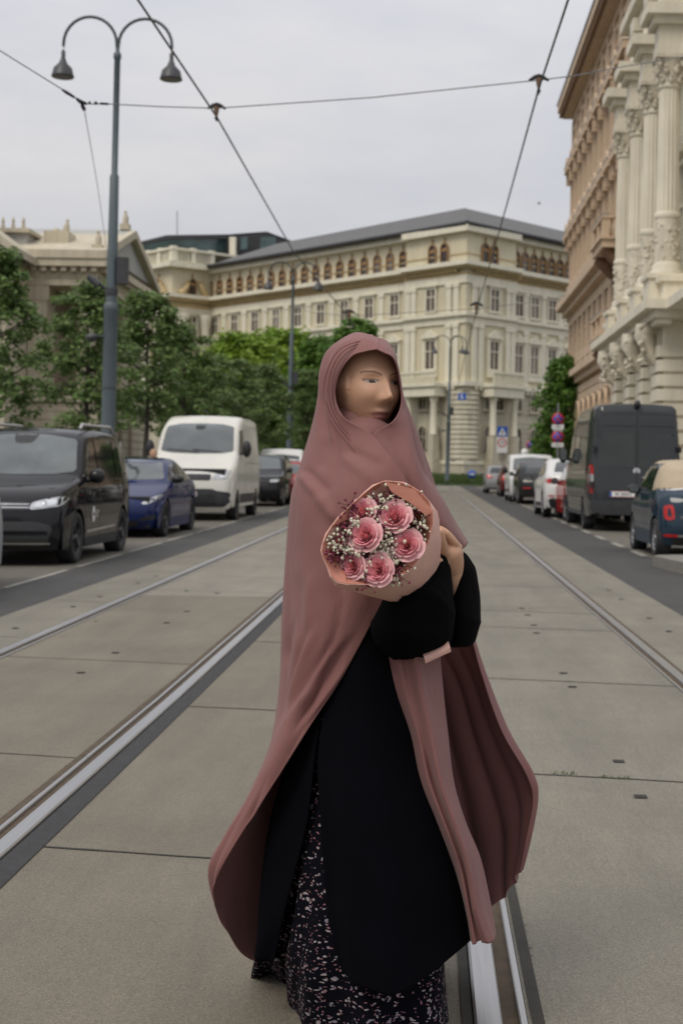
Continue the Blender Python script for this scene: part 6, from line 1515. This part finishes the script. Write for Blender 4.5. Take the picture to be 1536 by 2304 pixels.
# ---------------- body: one continuous surface (head, neck, trunk, limbs, hands with five fingers)
def skin_obj(verts, edges, radii, weld=0):
    "tapered limbs between the joints; all of them are welded into one surface afterwards"
    b = MB()
    for (i, k) in edges:
        p, q, r0, r1 = Vector(verts[i]), Vector(verts[k]), radii[i], radii[k]; n = 7; path = []; rs = []
        for t in range(n+1): f = t/n; path.append(p.lerp(q, f)); rs.append(r0+(r1-r0)*f+.06*min(r0, r1)*math.sin(math.pi*f))
        b.tube(path, rs, 20)
    for p, r in zip(verts, radii): b.ball(p, r, 20, 14)
    o = b.build('body', []); 
    if weld:
        md = o.modifiers.new('weld', 'REMESH'); md.mode = 'VOXEL'; md.voxel_size = weld; md.use_smooth_shade = True; sm = o.modifiers.new('sm', 'SMOOTH'); sm.factor = .5; sm.iterations = 6; apply_mods(o)
    return o
def chain(parts):
    V, E, Rr = [], [], []; idx = {}
    for name, p, r, par_ in parts: idx[name] = len(V); V.append(p); Rr.append(r); E += [(idx[par_], idx[name])] if par_ else []
    return V, E, Rr
hip = Q(835,1520,.03)
def hand(pref, wrist, palm, tips, thumb, par_):
    pts = [(pref+'w', wrist, .024, par_), (pref+'p', palm, .030, pref+'w')]; return pts
parts = [('pelvis', hip, .115, None), ('waist', Q(835,1350,.02), .095, 'pelvis'), ('chest', Q(825,1170,.01), .105, 'waist'), ('upper', Q(818,1070,.01), .075, 'chest'), ('neck', Q(812,1010,.0), .048, 'upper'), ('nape', Q(812,955,-.005), .05, 'neck'),
 ('ls', Q(715,1090,.03), .055, 'upper'), ('le', Q(690,1300,.0), .042, 'ls'), ('lf', Q(800,1300,-.05), .034, 'le'), ('lw', Q(905,1290,-.135), .024, 'lf'), ('lp', Q(955,1275,-.165), .028, 'lw'),
 ('rs', Q(925,1100,.05), .055, 'upper'), ('re', Q(1032,1390,-.05), .035, 'rs'), ('rf', Q(1028,1330,-.08), .033, 're'), ('rw', Q(1018,1282,-.115), .024, 'rf'), ('rp', Q(1013,1245,-.14), .027, 'rw'),
 ('lt', Q(775,1760,.06), .075, 'pelvis'), ('lk', Q(760,1960,.10), .055, 'lt'), ('la', Q(740,2210,.2), .038, 'lk'), ('lto', Q(735,2235,.05), .035, 'la'),
 ('rt', Q(880,1760,-.02), .075, 'pelvis'), ('rk', Q(880,1990,-.06), .055, 'rt'), ('ra', Q(880,2270,-.03), .038, 'rk'), ('rto', Q(890,2318,-.06), .03, 'ra')]
body = skin_obj(*chain(parts)); bits = [body]
def finger(pts, r): bits.append(skin_obj(pts, [(i, i+1) for i in range(len(pts)-1)], r))
# right-hand side: four fingers laid along the paper, thumb pressing from the front
fr_ = (.0100, .0090, .0082, .0070)
finger([Q(1013,1245,-.14), Q(1022,1222,-.156), Q(1004,1200,-.172), Q(990,1190,-.176)], fr_)
finger([Q(1013,1246,-.14), Q(1031,1232,-.142), Q(1012,1212,-.160), Q(994,1203,-.166)], fr_)
finger([Q(1013,1248,-.14), Q(1033,1244,-.132), Q(1016,1226,-.148), Q(998,1218,-.156)], fr_)
finger([Q(1014,1252,-.138), Q(1029,1256,-.124), Q(1014,1240,-.138), Q(1001,1232,-.146)], (.009,.0088,.008,.007))
finger([Q(1013,1252,-.14), Q(999,1240,-.166), Q(994,1216,-.186), Q(990,1196,-.196)], (.0112,.0100,.0090,.0078))
# other hand under the bouquet
for k in range(4): finger([Q(955,1275,-.165), Q(985,1262+k*11,-.175), Q(1000,1270+k*10,-.16), Q(996,1280+k*9,-.14)], fr_)
finger([Q(955,1275,-.165), Q(962,1246,-.190), Q(975,1234,-.195)], (.0115,.0105,.009))
# head: sculpted ellipsoid in its own frame, turned to the right
HC = Q(820,871,.006); yaw = R_(33)
HM = Matrix.Translation(HC) @ Matrix.Rotation(R_(ROLL*57), 4, 'Y') @ Matrix.Rotation(yaw+math.pi, 4, 'Z') @ Matrix.Scale(1.02, 4)    # local +Y looks out of the face
def gs(x, z, cx, cz, sx, sz): return math.exp(-((x-cx)/sx)**2-((z-cz)/sz)**2)
def head():
    nu, nv = 150, 110; vs = []; fs = []; info = []
    for i in range(nv+1):
        t = math.pi*i/nv
        for k in range(nu):
            a = 2*math.pi*k/nu; sx, sy, sz = math.sin(t)*math.sin(a), math.sin(t)*math.cos(a), math.cos(t)
            z = .112*sz; w = .073; dp = .092
            if sz < 0: w *= 1-.30*(-sz)**1.6; dp *= 1-.10*(-sz)**2
            x = w*sx*(1 if abs(sx) < 1 else 1); y = dp*(abs(sy)**.92)*(1 if sy > 0 else -1)
            if sy > 0:
                ax = abs(x); f = min(1, sy*1.6)
                y += f*(.020*gs(x,z,0,-.026,.012,.013)+.013*gs(x,z,0,-.008,.009,.022)+.007*gs(ax,z,.011,-.031,.007,.008)     # nose
                      +.004*gs(ax,z,.026,.030,.022,.010)-.010*gs(ax,z,.031,.010,.016,.012)+.0045*gs(ax,z,.031,.008,.012,.008)       # brow, sockets, lids
                      +.006*gs(ax,z,.040,-.022,.022,.020)                                                                      # cheeks
                      +.0075*gs(x,z,0,-.058,.020,.0065)+.0070*gs(x,z,0,-.070,.017,.007)-.003*gs(x,z,0,-.0640,.022,.0022)         # lips
                      +.010*gs(x,z,0,-.096,.022,.015)-.003*gs(x,z,0,-.082,.02,.006))                                           # chin
            if abs(sx) > .9 and -.03 < z < .03: x += math.copysign(.006*gs(0,z,0,0,1,.02), sx)
            vs.append(HM @ Vector((x, y, z))); info.append((x, y, z, sy))
    mi = []
    for i in range(nv):
        for k in range(nu):
            f = (i*nu+k, i*nu+(k+1) % nu, (i+1)*nu+(k+1) % nu, (i+1)*nu+k); fs.append(f)
            x = sum(info[q][0] for q in f)/4; z = sum(info[q][2] for q in f)/4; sy = info[f[0]][3]; ax = abs(x); m = 0
            if sy > .2:
                ex = (ax-.031)/.0145; ez = (z-.008)/.0048
                if abs(ex) < 1 and abs(ez) < (1-ex*ex)**.8: m = 3 if math.hypot(x-math.copysign(.031,x)+.002, z-.0085) < .0052 else 2
                if m == 0 and abs(ex) < 1.1 and 0 < ez < 1.5 and ez > (max(0, 1-(ex/1.1)**2))**.8*.85: m = 4
                if abs(ax-.031) < .021 and abs(z-.0305+((ax-.036)/.02)**2*.004) < .0026: m = 4
                lw = max(0, 1-(x/.0225)**2)
                if -.074 < z < -.052 and (z+.0635) < .0085*lw**.7-(.0018*gs(x,0,0,0,.004,1)) and (z+.0635) > -.0095*lw**.7 and lw > 0: m = 1
            mi.append(m)
    me = bpy.data.meshes.new('head'); me.from_pydata([tuple(v) for v in vs], [], fs)
    bm = bmesh.new(); bm.from_mesh(me); bmesh.ops.remove_doubles(bm, verts=bm.verts, dist=1e-5); bmesh.ops.recalc_face_normals(bm, faces=bm.faces); bm.to_mesh(me); bm.free()
    cents = [(HM @ Vector((0,0,0)))]; return me, vs, fs, mi
hm, hv, hf, hmi = head()
ho = bpy.data.objects.new('head', hm); COL.objects.link(ho); bits.append(ho)
# join and weld into one surface
bm = bmesh.new()
for o in bits: bm.from_mesh(o.data)
for o in bits[1:]: bpy.data.objects.remove(o)
me = bpy.data.meshes.new('body'); bm.to_mesh(me); bm.free(); body.data = me
md = body.modifiers.new('weld', 'REMESH'); md.mode = 'VOXEL'; md.voxel_size = .0021; md.use_smooth_shade = True
sm = body.modifiers.new('sm', 'SMOOTH'); sm.factor = .5; sm.iterations = 2
apply_mods(body); me = body.data
bm = bmesh.new(); bm.from_mesh(me); seen = set(); comps = []
for v in bm.verts:
    if v in seen: continue
    st = [v]; seen.add(v); cp = []
    while st:
        w = st.pop(); cp.append(w)
        for e in w.link_edges:
            o_ = e.other_vert(w)
            if o_ not in seen: seen.add(o_); st.append(o_)
    comps.append(cp)
comps.sort(key=len, reverse=True)
for c in comps[1:]: bmesh.ops.delete(bm, geom=c, context='VERTS')
bm.to_mesh(me); bm.free()
me.transform(Matrix.Translation(-WL))
for m in ('skin','lips','eye_white','iris','brow'): me.materials.append(M[m])
HI = (Matrix.Translation(-WL) @ HM).inverted(); kinds = []
for p_ in me.polygons:
    q = HI @ p_.center; x, y, z = q; m = 0; ax = abs(x)
    if y > .045 and abs(z) < .12:
        ex = (ax-.031)/.0145; ez = (z-.008)/.0038
        if abs(ex) < 1 and abs(ez) < (1-ex*ex)**.8: m = 3 if math.hypot(x-math.copysign(.031,x)+.002, z-.0085) < .0060 else 2
        elif abs(ex) < 1.12 and 0 < ez < 1.6 and ez > (max(0, 1-(ex/1.12)**2))**.8*.8: m = 4
        elif abs(ax-.031) < .020 and abs(z-.0295+((ax-.036)/.02)**2*.004) < .0020: m = 4
        lw = max(0, 1-(x/.0225)**2)
        if y > .06 and lw > 0 and -.0095*lw**.7 < (z+.0635) < .0085*lw**.7-.0018*gs(x,0,0,0,.004,1): m = 1
    kinds.append(m)
me.polygons.foreach_set('material_index', kinds); body.name = 'body'; body.parent = woman
# ---------------------------------------------------------------- bouquet
M['wrap_outer'] = mat('wrap_outer', (.86,.55,.46), .5, 0, .07, 5, .15, 30, trans=.25); M['wrap_inner'] = mat('wrap_inner', (.74,.33,.24), .45, 0, .10, 8, .2, 30, trans=.3)
M['petal'] = mat('petal', (.85,.38,.43), .55, 0, .18, 16, trans=.25); M['petal_pale'] = mat('petal_pale', (.89,.52,.54), .55, 0, .15, 16, trans=.25)
M['petal_deep'] = mat('petal_deep', (.88,.38,.40), .55, 0, .15, 18, trans=.2)
M['gyps'] = mat('gyps', (.66,.62,.48), .7, 0, .15, 30); M['berry'] = mat('berry', (.17,.018,.045), .6, 0, .3, 30); M['stem_green'] = mat('stem_green', (.06,.065,.03), .7, 0, .3, 20)
bq = thing('bouquet', 'bouquet of pink roses with tiny white flowers, wrapped in pale pink paper', 'bouquet', Q(857,1205,-.30)); BL = bq.location.copy()
OUT = [(865,1082),(905,1086),(948,1108),(983,1150),(991,1196),(984,1238),(935,1306),(882,1330),(836,1341),(790,1328),(755,1317),(737,1276),(722,1240),(734,1202),(762,1163),(799,1127),(838,1094)]
INN = [(862,1092),(898,1098),(935,1120),(962,1155),(966,1195),(955,1225),(905,1290),(870,1302),(832,1310),(800,1300),(772,1288),(750,1258),(738,1232),(748,1200),(774,1165),(805,1135),(840,1106)]
OUT, INN = [[tuple(p) for p in spline([Vector((*q, 0)).xy for q in L]+[Vector(L[0])], 2)[:-1]] for L in (OUT, INN)]
axis = Vector((-.30,-.84,.40)).normalized(); ctr = Q(857,1205,-.33)
def onplane(px, py, lift=0.0):
    "point of the rim plane (through ctr, facing axis) seen at px, py, then lifted along the axis"
    o = Vector((0,0,HCAM)); d = Q(px, py, 0)-o; t = (ctr-o).dot(axis)/d.dot(axis); return o+d*t+axis*lift
def rimdepth(px, py): return -.36+.00035*(px-857)+.00030*(py-1205)*-.6
def lowright(px, py): return max(0.0, min(1.0, ((px-857)*.62+(py-1205)*.78)/95))
def rimpt(px, py, f=.20):
    w = lowright(px, py)*f; return (px+(857-px)*w, py+(1205-py)*w)
rim = [Q(*rimpt(px, py), rimdepth(px, py)) for px, py in OUT]; flank = [Q(px, py, rimdepth(px, py)+.004+.055*lowright(px, py)) for px, py in OUT]; inn = [Q(*rimpt(px, py, .06), rimdepth(px, py)+.012) for px, py in INN]
tail = Q(950,1340,-.10); n = len(rim)
def ringpts(f, base, wob=.0): return [p.lerp(tail+(p-ctr)*.16, f)+((p-ctr).normalized()*wob) for p in base]
rr = random.Random(8)
def paper(name, rows_, m, th=.0012):
    rows2 = [r_+[r_[0]] for r_ in rows_]; b = MB(); V = [p-BL for r_ in rows2 for p in r_]; k = len(rows2[0]); fs = []
    for j in range(len(rows2)-1):
        for i in range(k-1): a, b1, c, d = j*k+i, j*k+i+1, (j+1)*k+i+1, (j+1)*k+i; fs += [(a,b1,c),(a,c,d)] if (i+j) % 2 else [(a,b1,d),(b1,c,d)]
    b.add(V, fs, False); o = b.build(name, m, bq); md = o.modifiers.new('s', 'SOLIDIFY'); md.thickness = th; md.offset = 0; apply_mods(o)
    for p_ in o.data.polygons: p_.use_smooth = True
    o.data.set_sharp_from_angle(angle=R_(24)); return o
jit = lambda p, s=.004: p+Vector((rr.uniform(-s,s), rr.uniform(-s,s), rr.uniform(-s,s)))
wrap = paper('wrapping_paper', [rim, [jit(p, .0025) for p in flank], [jit(p) for p in ringpts(.35, flank, .004)], [jit(p) for p in ringpts(.65, flank, .004)], ringpts(.95, flank)], M['wrap_outer'])
rim_in = [p.lerp(q, .06)+Vector((0,-.001,0)) for p, q in zip(rim, inn)]
paper('paper_lining', [rim_in, [jit(p, .005) for p in inn], [jit(p.lerp(ctr+Vector((0,.06,0)), .25)+Vector((0,.05,0)), .004) for p in inn], [p.lerp(ctr+Vector((0,.06,0)), .8)+Vector((0,.10,0)) for p in inn]], M['wrap_inner'])
# folded-over paper flap at the top right
b = MB(); fl = [Q(865,1083,-.362), Q(930,1100,-.36), Q(975,1150,-.352), Q(958,1160,-.345), Q(922,1132,-.35), Q(880,1106,-.355)]; b.add([p-BL for p in fl], [(0,1,5),(1,4,5),(1,2,4),(2,3,4)]); o = b.build('paper_fold', M['wrap_inner'], bq)
b = MB(); pth = [Q(948,1345,-.10), Q(968,1420,-.11), Q(982,1463,-.205), Q(984,1476,-.21)]; vs = []; 
for i, p in enumerate(spline(pth, 5)):
    w = .030; tdir = Vector((1,0,.48)).normalized(); vs += [p-tdir*w-BL, p+tdir*w-BL]
b.add(vs, [(2*i, 2*i+1, 2*i+3, 2*i+2) for i in range(len(vs)//2-1)]); o = b.build('paper_tail', M['wrap_outer'], bq); md = o.modifiers.new('s', 'SOLIDIFY'); md.thickness = .006; apply_mods(o)
# dark filler foliage behind the flowers
b = MB()
for k in range(420):
    a = rr.uniform(0, 6.28); r_ = rr.random()**.5; j = int(a/6.283*n) % n; p = ctr.lerp(inn[j], r_*.92)+Vector((0,.045+rr.uniform(-.01,.02),0))-BL
    d = Vector((rr.uniform(-1,1), rr.uniform(-.7,0), rr.uniform(-1,1))).normalized(); s_ = d.orthogonal().normalized(); L = rr.uniform(.012,.028)
    b.add([p, p+d*L*.5+s_*L*.2, p+d*L, p+d*L*.5-s_*L*.2], [(0,1,2,3)])
o = b.build('leaf_filler', M['stem_green'], bq); tag(o, kind='stuff')
def rose_mesh(seed):
    "a garden rose: quartered heart and four rounds of cupped petals, unit radius, opening along +Z"
    r = random.Random(seed); b = MB()
    def petal(a0, rad, ht, w, curl, mi, lean):
        b.mi = mi; nu, nv = 8, 7; vs = []
        for j in range(nv):
            v = j/(nv-1)
            for i in range(nu):
                u = i/(nu-1)*2-1; a = a0+u*w*(.55+.45*math.sin(math.pi*min(1, v*.9+.1)))
                rr2 = rad*(.30+.70*v**.75)+curl*max(0, v-.62)**2*3.0*(1-.25*u*u)
                z = ht*(v**.9)-lean*v*v-curl*.9*max(0, v-.75)**2*4-.10*abs(u)**3*v*ht+.02*math.sin(5*u+seed+a0)*v
                vs.append((rr2*math.cos(a), rr2*math.sin(a), z))
        fs = [(j*nu+i, j*nu+i+1, (j+1)*nu+i+1, (j+1)*nu+i) for j in range(nv-1) for i in range(nu-1)]; b.add(vs, fs, True)
    # quartered heart, then rounds of cupped petals opening outwards
    for q in range(5):
        a = q*1.2566+r.uniform(-.2,.2)
        for k in range(4): petal(a+r.uniform(-.3,.3), .09+.085*k, .74-.015*k+r.uniform(-.04,.03), .62+.1*k, .015, 2 if k < 2 else 0, .0)
    for ring_n, rad, ht, w, curl, lean, m in ((4,.44,.74,.98,.03,.0,0),(5,.58,.70,.84,.05,.02,0),(5,.74,.62,.82,.07,.05,1),(5,.92,.48,.84,.10,.07,1)):
        o_ = r.uniform(0, 6.28)
        for k in range(ring_n): petal(o_+2*math.pi*k/ring_n+r.uniform(-.1,.1), rad*r.uniform(.94,1.05), ht*r.uniform(.93,1.06), w, curl*r.uniform(.6,1.3), m, lean)
    b.mi = 0; return b.mesh('rose', [M['petal'], M['petal_pale'], M['petal_deep']])
RM = [rose_mesh(3), rose_mesh(14), rose_mesh(29)]
for i, (px, py, r_, dd, tilt) in enumerate([(818,1156,36,-.004,(-.2,.3)),(889,1168,43,-.016,(.1,.3)),(826,1208,43,-.024,(-.25,.0)),(916,1229,42,-.018,(.25,-.1)),(797,1276,33,-.006,(-.3,-.3)),(853,1284,41,-.020,(0,-.35)),(766,1222,26,.014,(-.5,.1)),(778,1262,26,.012,(-.5,-.2)),(868,1246,24,.016,(.1,-.2))]):
    o = obj('rose', RM[i % 3], bq); c_ = Q(px, py, rimdepth(px, py)+.018+dd)-BL; s_ = r_*.00094
    dr = (Vector((-.18,-.9,.28))+Vector((tilt[0],0,tilt[1]))*.35).normalized()
    o.matrix_local = Matrix.Translation(c_) @ dr.to_track_quat('Z', 'Y').to_matrix().to_4x4() @ Matrix.Rotation(i*1.7, 4, 'Z') @ Matrix.Diagonal((s_, s_, s_*1.05, 1))
def sprig(name, px, py, spread, nb, m, br, seed, lift=-.02):
    r = random.Random(seed); b = MB(); o_ = Q(px, py, rimdepth(px, py)+.03)-BL
    for k in range(nb):
        p = Q(px+r.gauss(0, spread), py+r.gauss(0, spread), rimdepth(px, py)+lift+r.uniform(-.006,.02))-BL; b.mi = 0
        q = br*r.uniform(.6,1.3); b.ball(p, (q, q, q*r.uniform(.8,1.5)), 6, 4); b.mi = 1; b.tube([o_, (o_+p)/2+Vector((0,-.006,0)), p], .0006, 3, False)
    b.build(name, [m, M['stem_green']], bq)
for i, (px, py, sp_, nb) in enumerate([(895,1118,15,34),(870,1135,13,22),(840,1128,12,16),(925,1130,14,26),(932,1165,12,22),(945,1190,11,18),(790,1222,12,18),(752,1215,9,14),(772,1212,10,14),(840,1246,14,26),(872,1200,13,24),(880,1225,12,18),(900,1268,13,24),(868,1250,11,14),(815,1292,10,12),(905,1195,11,12),(752,1240,8,12),(850,1185,9,14),(800,1250,10,16),(870,1222,10,18),(905,1150,10,16),(815,1185,9,14),(940,1215,9,14),(795,1180,9,16),(845,1232,9,16),(885,1200,10,18),(920,1185,9,14),(830,1150,8,12),(890,1302,9,14),(780,1240,9,16)]):
    sprig('white_filler_flowers', px, py, sp_, nb, M['gyps'], .0028, 100+i, -.010-.010*(i % 2))
for i, (px, py, sp_, nb) in enumerate([(792,1140,11,34),(780,1190,12,44),(845,1128,9,24),(888,1112,8,20),(938,1180,10,30),(768,1245,13,44),(810,1238,11,30),(942,1140,8,18),(890,1290,12,34),(818,1305,14,26),(870,1190,8,18),(742,1250,7,18),(840,1160,8,16),(858,1195,9,22),(895,1205,9,20),(800,1190,9,22),(835,1260,10,24)]):
    sprig('dark_red_heather', px, py, sp_, nb, M['berry'], .0026, 200+i, -.008)
# ---------------------------------------------------------------- a passer-by behind the parked cars
pw = thing('person', 'fair-haired passer-by in a blue top, head just visible behind the dark blue saloon', 'person', (xat(345,1034,33), 33.0, gz(33)+.13))
pp = [('pelvis',(0,0,.95),.13,None),('waist',(0,0,1.1),.12,'pelvis'),('chest',(0,0,1.32),.14,'waist'),('neck',(0,0,1.47),.055,'chest'),('head',(0,-.02,1.58),.085,'neck'),('top',(0,0,1.67),.075,'head'),
      ('s1',(.18,0,1.40),.06,'chest'),('e1',(.24,.03,1.13),.045,'s1'),('w1',(.24,-.06,.9),.03,'e1'),('s2',(-.18,0,1.40),.06,'chest'),('e2',(-.24,.03,1.13),.045,'s2'),('w2',(-.24,-.06,.9),.03,'e2'),
      ('k1',(.1,-.08,.5),.07,'pelvis'),('f1',(.1,.0,.06),.05,'k1'),('t1',(.1,-.15,.04),.04,'f1'),('k2',(-.1,.05,.5),.07,'pelvis'),('f2',(-.1,.15,.06),.05,'k2'),('t2',(-.1,.0,.04),.04,'f2')]
V, E, Rr = chain([(a, Vector(b_), c_, d_) for a, b_, c_, d_ in pp]); bo = skin_obj(V, E, Rr, .012); bo.name = 'body'; bo.parent = pw
pw.scale = (.86,.86,.86)
M['hair_blond'] = mat('hair_blond', (.42,.30,.15), .6, 0, .25, 30, .4, 60); M['blue_cotton'] = cloth('blue_cotton', (.03,.06,.20)); M['denim'] = cloth('denim', (.04,.05,.08))
bo.data.materials.append(M['skin']); bo.data.materials.append(M['blue_cotton']); bo.data.materials.append(M['denim'])
for p_ in bo.data.polygons: p_.use_smooth = True; z = p_.center.z; p_.material_index = 0 if z > 1.45 or (abs(p_.center.x) > .2 and z < 1.05 and z > .8) else (1 if z > .92 else 2)
b = MB(); b.ball((0,.025,1.62), (.105,.11,.115), 14, 10); b.ball((0,.08,1.52), (.09,.06,.12), 10, 8); b.build('hair', M['hair_blond'], pw)
